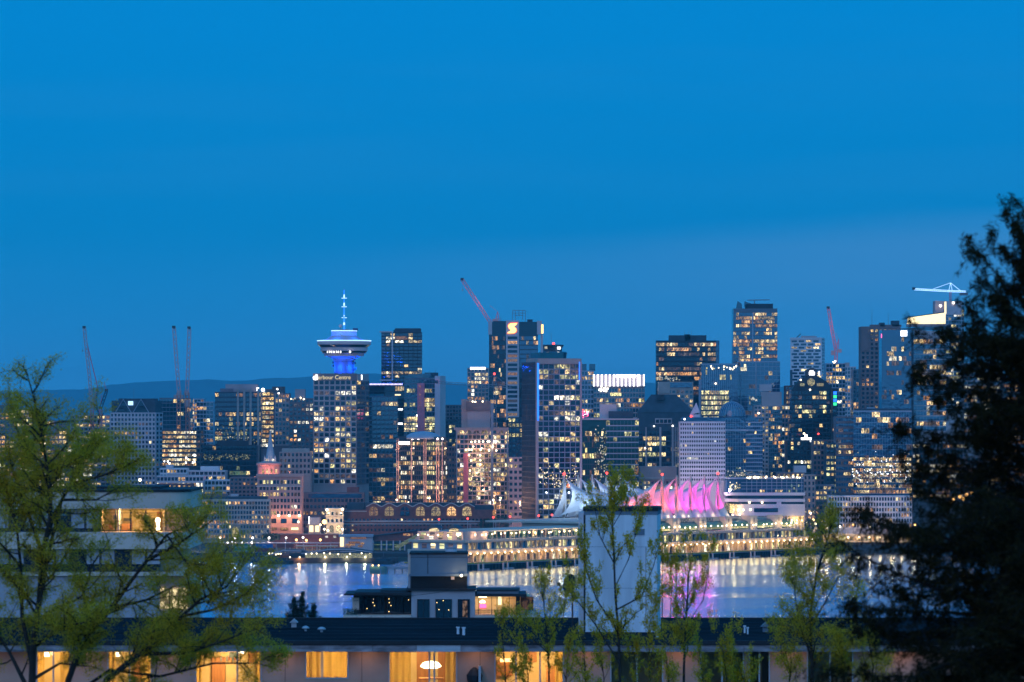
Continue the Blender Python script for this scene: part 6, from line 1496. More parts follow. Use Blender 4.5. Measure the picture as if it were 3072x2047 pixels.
# white lift housing
D1 = 208.0; s1 = D1 / F
lift = thing('lift_housing', 'tall pale stucco lift housing block standing on the flat roof', 'rooftop block', (PX(1862, D1), D1, zr), R(-4.5))
Wl = 218 * s1 / math.cos(R(4.5)); H = PZ(1532, D1) - zr; dl = 3.6
MB().box(-Wl / 2, Wl / 2, 0, dl, 0, H).build('wall', 'stucco_white', lift)
MB().box(-Wl / 2 - .06, Wl / 2 + .05, -.06, dl + .05, H - 0.02, H + 0.16).build('cap', 'roof_black', lift)
MB().box(-Wl / 2 - 0.02, Wl / 2 + 0.02, -0.015, dl, H - 0.20, H - 0.02).build('drip_band', 'bldg_slate', lift)
MB().box(-Wl / 2 - 0.03, -Wl / 2 + 0.05, -0.035, 0.05, 0, H - 0.2).build('downpipe', 'roof_black', lift)
for fz in (0.36, 0.70): MB().box(-Wl / 2 + 0.05, Wl / 2, -0.006, 0.0, H * fz, H * fz + 0.012).build('panel_joint', 'bldg_slate', lift)
MB().box(Wl * 0.18, Wl * 0.18 + 0.5, -0.04, 0.0, H * 0.80, H * 0.80 + 0.28).build('vent_grille', 'bldg_slate', lift)
MB().box(Wl * 0.34, Wl * 0.34 + 0.035, -0.04, 0.0, 0, H * 0.7).build('cable_duct', 'bldg_blue', lift)
MB().box(-Wl / 2 - .30, -Wl / 2 - .005, 0.5, dl - .2, 0.0, H - 0.1).build('side_panel', 'stucco_white', lift)
MB().box(-Wl / 2 - .32, -Wl / 2 - .301, 0.9, 1.2, H * .45, H * .8).build('side_slot', 'roof_black', lift)
fr = thing('antenna_frame', 'thin dark metal frame at the right side of the white lift housing', 'frame', (PX(2008, D1), D1 + 0.5, zr))
for (xa, ya, xb, yb_) in ((1988, 1662, 2030, 1662), (2030, 1662, 2030, 1860), (2003, 1662, 2003, 1700), (1988, 1662, 1988, 1860), (1990, 1766, 2024, 1730)):
    MB().tube([(PX(xa, D1) - PX(2008, D1), 0, max(0, PZ(ya, D1) - zr)), (PX(xb, D1) - PX(2008, D1), 0, max(0, PZ(yb_, D1) - zr))], 0.022, n=5).build('bar', 'roof_black', fr)
dish = thing('satellite_dish', 'dark round satellite dish facing left beside the white lift housing', 'dish', (PX(1712, D1), D1 + 1.0, zr))
zc = PZ(1755, D1) - zr; mb = MB(); rd = 31 * s1; vs = []; fs = []
ax_ = Vector((-0.78, -0.58, 0.2)).normalized(); q1 = ax_.cross(Vector((0, 0, 1))).normalized(); q2 = ax_.cross(q1)
cen = Vector((-0.05, 0, zc)); n = 24
for i, (r_, dp) in enumerate(((0.001, 0.12), (0.5, 0.09), (0.85, 0.03), (1.0, 0.0))):
    for j in range(n):
        t = 2 * math.pi * j / n; vs.append(cen + (q1 * math.cos(t) + q2 * math.sin(t)) * rd * r_ - ax_ * dp)
fs = [(i * n + j, i * n + (j + 1) % n, (i + 1) * n + (j + 1) % n, (i + 1) * n + j) for i in range(3) for j in range(n)]
MB().add(vs, fs).build('reflector', 'frame_dark', dish, smooth=True)
MB().tube([cen - q2 * rd * -0.9, cen + ax_ * 0.62 - Vector((0, 0, 0.1))], 0.02, n=5).box(cen.x + ax_.x * .62 - .08, cen.x + ax_.x * .62 + .08, ax_.y * .62 - .08, ax_.y * .62 + .08, zc + ax_.z * .62 - .2, zc + ax_.z * .62 - .04).build('feed_arm', 'frame_dark', dish)
MB().tube([(0.1, 0.1, 0), (0.1, 0.1, zc)], 0.04, n=6).build('post', 'frame_dark', dish)

# ---------- middle building: penthouse with stair tower
Dm = 520.0; sm = Dm / F; gm = zg(Dm)
mid = thing('penthouse_block', 'grey penthouse storey with tall stair box in front of the water', 'building', (PX(1325, Dm), Dm, gm))
def MX(px): return (px - 1325) * sm
def MZ(py): return PZ(py, Dm) - gm
def mbox(name, x0, x1, y0, y1, a, c, m, par=None): return MB().box(MX(x0), MX(x1), a, c, MZ(y1), MZ(y0)).build(name, m, par or mid)
def mwin(x0, x1, y0, y1, y, nm, kind='dark'):
    w = mbox('window', x0, x1, y0, y1, y + 0.02, y + 0.10, {'dark': 'glass', 'lit': 'lit_dim', 'teal': 'glass_teal'}[kind])
    fr = MB(); t = 1.2 * sm
    for q in [x0] + [x0 + (x1 - x0) * k / nm for k in range(1, nm)] + [x1]: fr.box(MX(q) - t / 2, MX(q) + t / 2, y - 0.06, y + 0.02, MZ(y1), MZ(y0))
    fr.box(MX(x0) - t / 2, MX(x1) + t / 2, y - 0.07, y + 0.02, MZ(y0), MZ(y0) + t).box(MX(x0) - t / 2, MX(x1) + t / 2, y - 0.07, y + 0.02, MZ(y1) - t, MZ(y1))
    fr.build('frame', 'frame_dark', w); return w
mbox('core_wall', 1234, 1425, 1772, 2000, 0.0, 10, 'bldg_blue'); mbox('core_roof', 1218, 1427, 1767, 1772.5, -0.4, 10.4, 'roof_black')
mwin(1252, 1288, 1799, 1855, 0.0 - 0.1, 2, 'teal'); mwin(1307, 1355, 1799, 1855, -0.1, 2, 'teal'); mwin(1374, 1409, 1799, 1855, -0.1, 2, 'dark')
mbox('interior_glow', 1388, 1402, 1803, 1852, -0.16, -0.12, 'lit_dim')
mbox('blind', 1309, 1353, 1838, 1853, -0.16, -0.12, 'glass_teal')
mbox('louvre_box', 1231, 1400, 1729, 1768, 1.0, 7, 'roof_black')
for k in range(11): mbox('louvre_slat', 1230, 1401, 1731 + k * 3.4, 1732.2 + k * 3.4, 0.82, 1.0, 'frame_dark')
mbox('side_ladder', 1224, 1230, 1730, 1766, 1.2, 1.6, 'frame_metal')
mbox('upper_box', 1231, 1401, 1663, 1724, 0.6, 7.5, 'bldg_slate'); mbox('upper_cap', 1228, 1403, 1658, 1663.5, 0.4, 7.8, 'roof_black'); mbox('box_ledge', 1227, 1404, 1722, 1729.5, 0.2, 8, 'bldg_slate')
mbox('corner_strip', 1223, 1231, 1662, 1728, 0.9, 6, 'bldg_beige'); mbox('panel_joint', 1282.5, 1284, 1664, 1722, 0.57, 0.6, 'roof_black'); mbox('panel_joint', 1232, 1400, 1672, 1673, 0.57, 0.6, 'roof_black')
c = MB().lathe([(0.7, MZ(1659)), (0.55, MZ(1650)), (0.62, MZ(1645)), (0.1, MZ(1644))], 12, c=(MX(1352), 4)).build('roof_fan', 'bldg_blue', mid)
MB().ball((MX(1384), -0.3, MZ(1727)), 0.16).build('wall_lamp', 'lamp_warm', mid); point_light('wall_lamp_light', (MX(1384), -0.7, MZ(1728)), (1, 0.75, 0.4), 60, 0.1, mid)
mbox('lamp_box', 1353, 1363, 1731, 1740, 0.5, 0.8, 'bldg_beige')
# wings
mbox('left_wall', 1058, 1234, 1790, 1846, 3.0, 10, 'roof_black'); mbox('left_roof', 1064, 1234, 1777, 1786, -0.5, 10, 'roof_black'); mbox('left_eave', 1033, 1090, 1781, 1786, -0.8, 9, 'roof_black')
mbox('left_roof_upper', 1140, 1230, 1773, 1778, 1.5, 9, 'roof_black')
for x0, x1 in ((1075, 1100), (1100, 1126), (1126, 1152), (1160, 1186), (1186, 1208), (1208, 1230)): mwin(x0, x1, 1793, 1844, 2.9, 2)
mbox('left_end_panel', 1056, 1076, 1795, 1832, 1.5, 1.7, 'bldg_beige')
mbox('left_base', 1031, 1234, 1846, 1900, -1.6, 10, 'bldg_beige')
for k in range(3): mbox('base_joint', 1072 + k * 42, 1073 + k * 42, 1847, 1860, -1.66, -1.61, 'roof_black')
mbox('right_wall', 1425, 1590, 1792, 1846, 4.5, 10, 'room_wall'); mbox('right_roof', 1425, 1580, 1783, 1791, 0.2, 10, 'roof_black'); mbox('right_roof_upper', 1430, 1556, 1773, 1783, 2.0, 9, 'bldg_slate'); mbox('right_roof_cap', 1428, 1560, 1771, 1774, 1.8, 9.2, 'roof_black')
mbox('right_base', 1425, 1612, 1846, 1900, -1.6, 10, 'bldg_beige')
for q in (1435, 1474, 1490, 1508, 1527, 1548): mbox('glazing_bar', q, q + 1.6, 1793, 1846, 1.4, 1.55, 'frame_dark')
mbox('glazing_bar', 1425, 1550, 1795, 1796.5, 1.4, 1.55, 'frame_dark'); mbox('pane', 1425, 1548, 1796, 1845, 1.6, 1.63, 'window_glass')
mbox('dark_post', 1548, 1560, 1790, 1846, 1.0, 4, 'roof_black'); mwin(1562, 1600, 1795, 1832, 3.0, 3, 'lit')
mbox('wall_tv', 1438, 1458, 1817, 1829, 4.35, 4.45, 'led_pink'); mbox('cabinet', 1494, 1504, 1794, 1820, 4.3, 4.45, 'led_cream')
MB().lathe([(0.3, MZ(1812)), (0.35, MZ(1808)), (0.05, MZ(1803))], 10, c=(MX(1447), 2.8)).build('pendant_lamp', 'shade_glow', mid)
MB().lathe([(0.5, MZ(1795)), (0.5, MZ(1792.5))], 12, c=(MX(1447), 2.6)).build('ceiling_lamp', 'shade_glow', mid)
point_light('room_light', (MX(1450), 3.0, MZ(1805)), (1.0, 0.75, 0.42), 90, 0.2, mid); point_light('room_light', (MX(1515), 3.0, MZ(1805)), (1.0, 0.62, 0.3), 80, 0.2, mid)
mb = MB()
for k in range(46): mb.tube([(MX(1426 + k * 4), -1.4, MZ(1846)), (MX(1426 + k * 4), -1.4, MZ(1829))], 0.02, n=3)
mb.tube([(MX(1426), -1.4, MZ(1829)), (MX(1610), -1.4, MZ(1829))], 0.035, n=4)
for k in range(14): mb.tube([(MX(1031 + k * 4), -1.4, MZ(1846)), (MX(1031 + k * 4), -1.4, MZ(1826))], 0.02, n=3)
mb.tube([(MX(1031), -1.4, MZ(1826)), (MX(1085), -1.4, MZ(1826))], 0.035, n=4)
mb.build('railing', 'frame_dark', mid, kind='stuff')
rng = random.Random(6)
for gx in (1036, 1050, 1062): 
    q = MB()
    for i in range(60):
        v = Vector((rng.gauss(0, .22), rng.gauss(0, .2), abs(rng.gauss(0.3, .3)))); a = Vector((rng.uniform(-.1, .1), 0, .1)); q.add([v, v + a, v + a + Vector((.1, 0, .02))], [(0, 1, 2)])
    o = q.build('planter_shrub', 'leaf_dark', mid); o.location = (MX(gx), 0, MZ(1846))
mbox('string_lights', 1118, 1119, 1800, 1801, 2.7, 2.75, 'lamp_warm')
for gx, gy in ((1117, 1811), (1121, 1820), (1166, 1811), (1171, 1820), (1165, 1838), (1099, 1829), (1224, 1803), (1165, 1800), (1311, 1808), (1330, 1802), (1317, 1829), (1346, 1830)):
    MB().ball((MX(gx), 2.6 if gx < 1240 else -0.3, MZ(gy)), 0.05, n=6).build('fairy_light', 'shade_warm', mid)

# ---------- left building
Dl = 315.0; sL = Dl / F; gl = zg(Dl)
lb = thing('banded_apartments', 'pale banded apartment block with rounded corner behind the budding tree', 'building', (PX(300, Dl), Dl, gl))
def LX(px): return (px - 300) * sL
def LZ(py): return PZ(py, Dl) - gl
def lbox(name, x0, x1, y0, y1, a, c, m, par=None): return MB().box(LX(x0), LX(x1), a, c, LZ(y1), LZ(y0)).build(name, m, par or lb)
xe, xr = LX(-420), LX(490)
rad = LX(564) - xr
def lplan(g=0.0): return [(xe, g)] + [(xr, g)] + [(xr + (rad - g) * math.sin(t), g + (rad - g) * (1 - math.cos(t)) * 1.1) for t in np.linspace(0.15, math.pi / 2, 9)] + [(LX(564) - g, 14), (xe, 14)]
for (ya, yb_) in ((1476, 1527), (1597, 1648), (1716, 1728)): MB().prism(lplan(), LZ(yb_), LZ(ya)).build('band', 'bldg_beige', lb)
MB().prism(lplan(-0.12), LZ(1476), LZ(1469)).build('roof_edge', 'roof_black', lb)
lbox('roof_plant', 150, 470, 1462, 1470, 3, 12, 'roof_black')
MB().box(xe, LX(470), 0.35, 14, 0, LZ(1728)).build('lower_wall', 'bldg_blue', lb)
MB().box(xe, LX(560), 3.2, 14, 0, LZ(1728)).build('rear_wall', 'bldg_beige', lb)
MB().box(xe, LX(470), 0.55, 0.8, LZ(1716), LZ(1648)).build('storey_wall', 'bldg_slate', lb)
MB().box(LX(470), LX(560), 3.2, 3.6, LZ(1716), LZ(1648)).build('balcony_wall', 'bldg_beige', lb)
MB().box(xe, LX(302), 0.55, 0.8, LZ(1597), LZ(1527)).build('storey_wall', 'bldg_slate', lb)
MB().box(LX(489), LX(556), 3.2, 3.6, LZ(1597), LZ(1527)).build('balcony_wall', 'beige', lb)
for row, (ya, yb_) in enumerate(((1529, 1594), (1650, 1702))):
    for k in range(16):
        x0 = 482 - (k + 1) * 45.5
        if row == 0 and k < 4:
            w = MB(); t = 0.05; X0, X1 = LX(x0), LX(x0 + 45.5)
            w.box(X0, X0 + t, 0.28, 0.4, LZ(yb_), LZ(ya)).box(X1 - t, X1, 0.28, 0.4, LZ(yb_), LZ(ya)).box(X0 + t, X1 - t, 0.28, 0.4, LZ(yb_), LZ(yb_) + t).box(X0 + t, X1 - t, 0.28, 0.4, LZ(ya) - t, LZ(ya)).box(X0 + t, X1 - t, 0.28, 0.4, LZ(1540), LZ(1540) + 0.03)
            o = w.build('window', 'frame_dark', lb); MB().box(X0 + t, X1 - t, 0.33, 0.345, LZ(yb_) + t, LZ(ya) - t).build('pane', 'window_glass', o)
        else:
            mm = ('bldg_beige' if (k + row) % 3 else 'glass_teal')
            o = MB().box(LX(x0) + 0.05, LX(x0 + 45.5) - 0.05, 0.38, 0.42, LZ(yb_), LZ(ya)).build('window', 'glass', lb)
            if mm == 'bldg_beige': MB().box(LX(x0) + 0.08, LX(x0 + 45.5) - 0.08, 0.34, 0.375, LZ(yb_) + 0.2, LZ(ya)).build('blind', 'bldg_blue', o)
            MB().box(LX(x0) - 0.04, LX(x0) + 0.05, 0.28, 0.45, LZ(yb_), LZ(ya)).build('mullion', 'frame_dark', o)
# lit flat
X0, X1 = LX(300), LX(486)
rm = MB(); z0_, z1_ = LZ(1597), LZ(1527)
rm.add([(X0, 4.4, z0_), (X1, 4.4, z0_), (X1, 4.4, z1_), (X0, 4.4, z1_)], [(0, 1, 2, 3)]).add([(X0, 0.4, z0_), (X0, 4.4, z0_), (X0, 4.4, z1_), (X0, 0.4, z1_)], [(0, 1, 2, 3)]).add([(X1, 0.4, z0_), (X1, 4.4, z0_), (X1, 4.4, z1_), (X1, 0.4, z1_)], [(0, 1, 2, 3)])
rm.build('room', 'room_wall', lb)
lbox('picture', 412, 434, 1545, 1567, 4.3, 4.38, 'bldg_beige'); lbox('picture_image', 416, 430, 1549, 1563, 4.26, 4.3, 'bldg_slate'); lbox('picture', 320, 342, 1546, 1566, 4.3, 4.38, 'bldg_beige'); lbox('picture_image', 324, 338, 1550, 1562, 4.26, 4.3, 'bldg_slate')
lbox('divider', 347, 351, 1528, 1597, 1.5, 4.3, 'stucco_white'); lbox('desk', 355, 385, 1574, 1597, 2.5, 3.2, 'room_wood'); lbox('screen', 357, 380, 1558, 1567, 3.6, 3.7, 'frame_dark'); lbox('door', 456, 472, 1540, 1597, 4.3, 4.38, 'room_wood'); lbox('chair', 318, 330, 1572, 1597, 2.2, 2.8, 'room_wood')
for k, (gy, rr_) in enumerate(((1562, 0.2), (1575, 0.17), (1587, 0.16))): MB().ball((LX(470), 1.2, LZ(gy)), rr_, n=10).build('globe_lamp', 'shade_glow', lb)
point_light('room_light', (LX(462), 1.6, LZ(1560)), (1.0, 0.66, 0.24), 150, 0.2, lb); point_light('room_light', (LX(370), 2.0, LZ(1540)), (1.0, 0.68, 0.26), 120, 0.2, lb); point_light('room_light', (LX(322), 2.0, LZ(1540)), (1.0, 0.62, 0.28), 70, 0.2, lb)
point_light('balcony_light', (LX(512), 1.6, LZ(1545)), (1.0, 0.6, 0.25), 45, 0.15, lb)
MB().lathe([(0.05, LZ(1562)), (0.16, LZ(1555)), (0.10, LZ(1538)), (0.02, LZ(1526.5))], 8, c=(LX(552), 1.2)).build('folded_parasol', 'roof_black', lb)
lbox('balcony_rail', -300, 472, 1702, 1716, 0.05, 0.12, 'roof_black')
lbox('lit_window', 470, 552, 1770, 1832, 3.1, 3.19, 'lit_warm'); lbox('window_bar', 498, 500, 1770, 1832, 3.0, 3.09, 'frame_dark'); lbox('window_bar', 526, 528, 1770, 1832, 3.0, 3.09, 'frame_dark')

# ---------- wires across the water view
for (ya, xa, yb_, xb, nm) in ((1780, 640, 1800, 1090, 'left of the penthouse block'), (1790, 1160, 1712, 1560, 'across the stair box of the penthouse block')):
    Dw = 240; a = P(xa, ya, Dw); c = P(xb, yb_, Dw + 12)
    pts = [a.lerp(c, t) - Vector((0, 0, 0.35 * 4 * t * (1 - t))) for t in np.linspace(0, 1, 9)]
    o = MB().tube(pts, 0.012, n=3).build('overhead_wire', 'frame_dark'); tag(o, f'thin dark overhead wire sagging {nm}', 'wire')
# ================================================================== trees
def leaf_mat(name, c1, c2, trans):
    m, nt = new_mat(name); N = nt.nodes.new
    out = N('ShaderNodeOutputMaterial'); geo = N('ShaderNodeNewGeometry'); mxc = N('ShaderNodeMix'); mxc.data_type = 'RGBA'
    mxc.inputs[6].default_value = (*c1, 1); mxc.inputs[7].default_value = (*c2, 1); link(nt, geo.outputs['Random Per Island'], mxc.inputs[0])
    d = N('ShaderNodeBsdfDiffuse'); t = N('ShaderNodeBsdfTranslucent'); mx = N('ShaderNodeMixShader'); mx.inputs[0].default_value = trans
    link(nt, mxc.outputs[2], d.inputs[0]); link(nt, mxc.outputs[2], t.inputs[0]); link(nt, d.outputs[0], mx.inputs[1]); link(nt, t.outputs[0], mx.inputs[2]); link(nt, mx.outputs[0], out.inputs[0])
    return m
leaf_mat('leaf_spring', (0.60, 0.38, 0.03), (1.0, 0.62, 0.06), 0.5)
leaf_mat('leaf_spring2', (0.60, 0.38, 0.03), (1.0, 0.62, 0.06), 0.5)
leaf_mat('needle', (0.008, 0.012, 0.005), (0.065, 0.045, 0.018), 0.15)
leaf_mat('needle_blue', (0.012, 0.035, 0.03), (0.03, 0.06, 0.05), 0.1)
mat('bark', (0.035, 0.028, 0.024), 0.9, var=0.4, scale=3.0)
mat('bark_dark', (0.014, 0.011, 0.010), 0.9, var=0.4, scale=3.0)

def leaves_mesh(name, C, n, size, m, parent, seed, aspect=0.55, droop=None, spread=0.10, zs=1.0):
    """n leaf faces round each point of C (k,3)"""
    r = np.random.default_rng(seed)
    k = len(C); c = np.repeat(np.asarray(C), n, 0) + r.normal(0, spread, (k * n, 3)) * np.array([1, 1, zs])
    a = r.normal(size=(k * n, 3))
    if droop is not None: a = a * 0.6 + np.array(droop)
    a /= np.linalg.norm(a, axis=1)[:, None]
    q = np.cross(a, r.normal(size=(k * n, 3))); q /= np.linalg.norm(q, axis=1)[:, None]
    s = (size * r.uniform(0.55, 1.25, k * n))[:, None]
    v = np.stack([c - a * s * .5, c + q * s * aspect * .5 + a * s * .05, c + a * s * .5, c - q * s * aspect * .5 + a * s * .05], 1).reshape(-1, 3)
    me = bpy.data.meshes.new(name); N_ = k * n
    me.vertices.add(N_ * 4); me.vertices.foreach_set('co', v.astype(np.float32).ravel())
    me.loops.add(N_ * 4); me.loops.foreach_set('vertex_index', np.arange(N_ * 4, dtype=np.int32))
    me.polygons.add(N_); me.polygons.foreach_set('loop_start', np.arange(0, N_ * 4, 4, dtype=np.int32))
    me.update(calc_edges=True); me.materials.append(MATS[m])
    return put(name, me, parent)

def sub_branches(stems, base, rng, spec, up):
    """stems: list of (points, r0, r1) in world; returns branch tubes and leaf points"""
    tubes = list(stems); leafpts = []; level = [(p, r0) for p, r0, r1 in stems]
    for (count, ln, spreadang, leafy) in spec:
        nxt = []
        for pts, r0 in level:
            L = sum((b - a).length for a, b in zip(pts, pts[1:]))
            nb = max(1, int(L * count + rng.random()))
            for i in range(nb):
                t = rng.uniform(0.18, 1.0); f = t * (len(pts) - 1); j = min(int(f), len(pts) - 2)
                p = pts[j].lerp(pts[j + 1], f - j); d = (pts[j + 1] - pts[j]).normalized()
                nd = (d * math.cos(spreadang) + Vector((rng.gauss(0, 1), rng.gauss(0, 1), rng.gauss(0, 0.7))).normalized() * math.sin(spreadang) + Vector((0, 0, up))).normalized()
                l = ln * rng.uniform(0.5, 1.25) * (1.15 - 0.55 * t); q = [p]; seg = 4
                for _ in range(seg):
                    nd = (nd + Vector((rng.gauss(0, .17), rng.gauss(0, .17), rng.gauss(0.03, .15)))).normalized(); q.append(q[-1] + nd * l / seg)
                r = max(0.004, r0 * 0.42 * (1 - 0.4 * t)); tubes.append((q, r, r * 0.4)); nxt.append((q, r))
                if leafy:
                    k = max(2, int(l * leafy))
                    for _ in range(k):
                        u = rng.uniform(0.25, 1.0) * seg; jj = min(int(u), seg - 1); leafpts.append(q[jj].lerp(q[jj + 1], u - jj))
        level = nxt
    return tubes, leafpts

def px_tree(name, label, D, stems, spec, up, seed, leafm, lsize, ln, bark='bark', spread=0.08, zs=1.0, droop=None, depthvar=1.0, root=None, thin=1.0):
    rng = random.Random(seed); base = Vector((PX(root[0], D), D, zg(D))) if root else None
    st = []
    for pts, r0, r1 in stems:
        dd = rng.uniform(-depthvar, depthvar); n = len(pts); w = []
        for i, (x, y) in enumerate(pts):
            w.append(P(x, y, D + dd * (i / max(1, n - 1))))
        st.append((w, r0, r1))
    e = thing(name, label, 'tree', base)
    tubes, lp = sub_branches(st, base, rng, spec, up)
    st[0][0].insert(0, base + Vector((0, 0, -0.5)))
    mb = MB()
    for i, (pts, r0, r1) in enumerate(tubes):
        mb.tube([p - base for p in pts], r0, r1, 7 if i < len(st) else 3, cap=i < len(st))
    mb.build('branches', bark, e)
    C = np.array([tuple(p - base) for p in lp]); 
    if thin < 1.0: C = C[np.random.default_rng(seed).random(len(C)) < thin]
    leaves_mesh('crown', C, ln, lsize, leafm, e, seed, spread=spread, zs=zs, droop=droop)
    return e

# left budding maple
px_tree('budding_tree', 'large spreading tree in yellow-green spring leaf at the left', 112.0, [
    ([(92, 2150), (96, 2040), (100, 1925), (118, 1800), (128, 1660), (150, 1560), (152, 1480), (138, 1380), (120, 1280), (100, 1190), (82, 1125)], 0.11, 0.012),
    ([(118, 1800), (150, 1640), (185, 1500), (230, 1410), (275, 1320), (310, 1240)], 0.06, 0.01),
    ([(150, 1540), (120, 1420), (60, 1330), (40, 1220)], 0.04, 0.008),
    ([(185, 1500), (290, 1500), (360, 1460)], 0.04, 0.008),
    ([(62, 1700), (10, 1640), (-30, 1600)], 0.04, 0.008),
    ([(280, 1885), (250, 1780), (280, 1690), (330, 1620)], 0.05, 0.008),
    ([(335, 1825), (440, 1800), (520, 1760), (590, 1750)], 0.04, 0.008),
    ([(96, 2040), (180, 1990), (260, 2000)], 0.05, 0.01),
    ([(190, 2150), (205, 2040), (235, 1960), (280, 1885), (335, 1825), (385, 1755), (440, 1682), (500, 1605), (560, 1580), (600, 1560)], 0.09, 0.01),
    ([(440, 1682), (520, 1642), (590, 1595), (640, 1560)], 0.05, 0.012),
    ([(108, 1935), (190, 1880), (285, 1862)], 0.06, 0.012),
    ([(270, 2150), (320, 2040), (420, 1962), (480, 1922), (545, 1850), (600, 1800), (680, 1760), (735, 1690)], 0.09, 0.012),
    ([(96, 2000), (66, 1850), (62, 1700), (50, 1580), (15, 1480), (-20, 1400)], 0.06, 0.01),
    ([(152, 1560), (215, 1450), (300, 1430), (375, 1400), (430, 1370)], 0.04, 0.008),
    ([(128, 1660), (66, 1490), (34, 1400), (22, 1310)], 0.05, 0.01),
    ([(545, 1850), (640, 1830), (740, 1780), (790, 1720)], 0.04, 0.01),
    ([(420, 1962), (560, 1960), (680, 1920), (800, 1870)], 0.05, 0.01),
    ([(500, 1605), (560, 1690), (640, 1700), (690, 1640)], 0.03, 0.008),
    ([(200, 2100), (330, 2010), (480, 2030), (640, 1990), (760, 1990), (850, 1950)], 0.05, 0.01),
    ([(100, 2100), (30, 1960), (-40, 1850)], 0.07, 0.012),
    ], [(4.6, 1.2, 0.9, 5.0), (9.0, 0.5, 0.95, 14.0)], 0.16, 21, 'leaf_spring', 0.05, 14, spread=0.075, depthvar=2.2, root=(92, 0))

# upright young tree before the white block
px_tree('young_tree', 'slender upright tree with upward yellow-green leaves before the white lift housing', 150.0, [
    ([(1862, 2150), (1858, 1985), (1856, 1900), (1846, 1790), (1841, 1650), (1836, 1550), (1844, 1475), (1846, 1450)], 0.065, 0.008),
    ([(1858, 1990), (1790, 1880), (1730, 1800), (1700, 1700)], 0.03, 0.006),
    ([(1857, 1900), (1790, 1800), (1758, 1710), (1745, 1610)], 0.03, 0.006),
    ([(1848, 1830), (1925, 1790), (1960, 1700), (1975, 1640)], 0.03, 0.006),
    ([(1846, 1760), (1885, 1680), (1910, 1590), (1925, 1510)], 0.025, 0.006),
    ([(1842, 1690), (1800, 1610), (1785, 1530), (1775, 1470)], 0.022, 0.005),
    ([(1838, 1580), (1880, 1510), (1895, 1440)], 0.015, 0.005),
    ([(2050, 2150), (2052, 2000), (2055, 1905), (2062, 1800), (2066, 1720), (2082, 1630)], 0.05, 0.006),
    ([(2054, 1950), (2010, 1860), (2016, 1760), (2010, 1690)], 0.022, 0.005),
    ([(2058, 1880), (2110, 1800), (2125, 1720), (2130, 1660)], 0.022, 0.005),
    ([(1650, 2150), (1646, 2000), (1640, 1900), (1630, 1800), (1622, 1745)], 0.04, 0.006),
    ([(1645, 1960), (1580, 1900), (1545, 1850)], 0.02, 0.005),
    ([(1640, 1930), (1690, 1850), (1700, 1780)], 0.02, 0.005),
    ([(1520, 2150), (1515, 2000), (1505, 1900), (1520, 1870)], 0.03, 0.005),
    ([(1760, 2150), (1755, 2000), (1745, 1900)], 0.03, 0.006),
    ([(1950, 2150), (1950, 2020), (1945, 1900), (1960, 1830)], 0.03, 0.006),
    ([(2180, 2150), (2180, 2040), (2170, 1960), (2130, 1880)], 0.03, 0.006),
    ([(1580, 2150), (1585, 2030), (1570, 1930)], 0.03, 0.006), ([(1700, 2150), (1698, 2030), (1712, 1900)], 0.03, 0.006), ([(1810, 2150), (1812, 2040), (1800, 1930)], 0.03, 0.006),
    ([(1905, 2150), (1908, 2030), (1895, 1920)], 0.03, 0.006), ([(2000, 2150), (2005, 2030), (1992, 1920)], 0.03, 0.006), ([(2110, 2150), (2108, 2030), (2095, 1930)], 0.03, 0.006),
    ([(2240, 2150), (2235, 2050), (2200, 1960), (2212, 1880)], 0.02, 0.005),
    ], [(4.4, 1.0, 0.72, 5.0), (6.5, 0.36, 0.7, 11.0)], 0.40, 5, 'leaf_spring2', 0.07, 9, spread=0.045, zs=1.9, droop=(0, 0, 1.3), depthvar=1.5, root=(1862, 0))

# tree right, before the fir
px_tree('hedgerow_tree', 'loose yellow-green tree between the flat roof and the dark fir', 125.0, [
    ([(2440, 2150), (2436, 2000), (2430, 1850), (2450, 1720), (2488, 1600), (2495, 1565)], 0.07, 0.01),
    ([(2436, 1980), (2400, 1880), (2385, 1790), (2382, 1730)], 0.03, 0.006),
    ([(2432, 1880), (2480, 1800), (2520, 1720)], 0.03, 0.006),
    ([(2445, 1740), (2470, 1660), (2450, 1610)], 0.025, 0.006),
    ([(2540, 2150), (2530, 2000), (2520, 1900), (2560, 1790)], 0.04, 0.008),
    ([(2360, 2150), (2370, 2020), (2352, 1930), (2345, 1870)], 0.03, 0.006),
    ([(2440, 1800), (2410, 1740), (2415, 1680)], 0.02, 0.005),
    ([(2600, 2150), (2620, 2000), (2600, 1900)], 0.04, 0.008)],
    [(4.6, 1.0, 0.8, 4.0), (7.0, 0.5, 0.8, 13.0)], 0.3, 9, 'leaf_spring', 0.055, 13, spread=0.07, depthvar=1.4, root=(2440, 0))

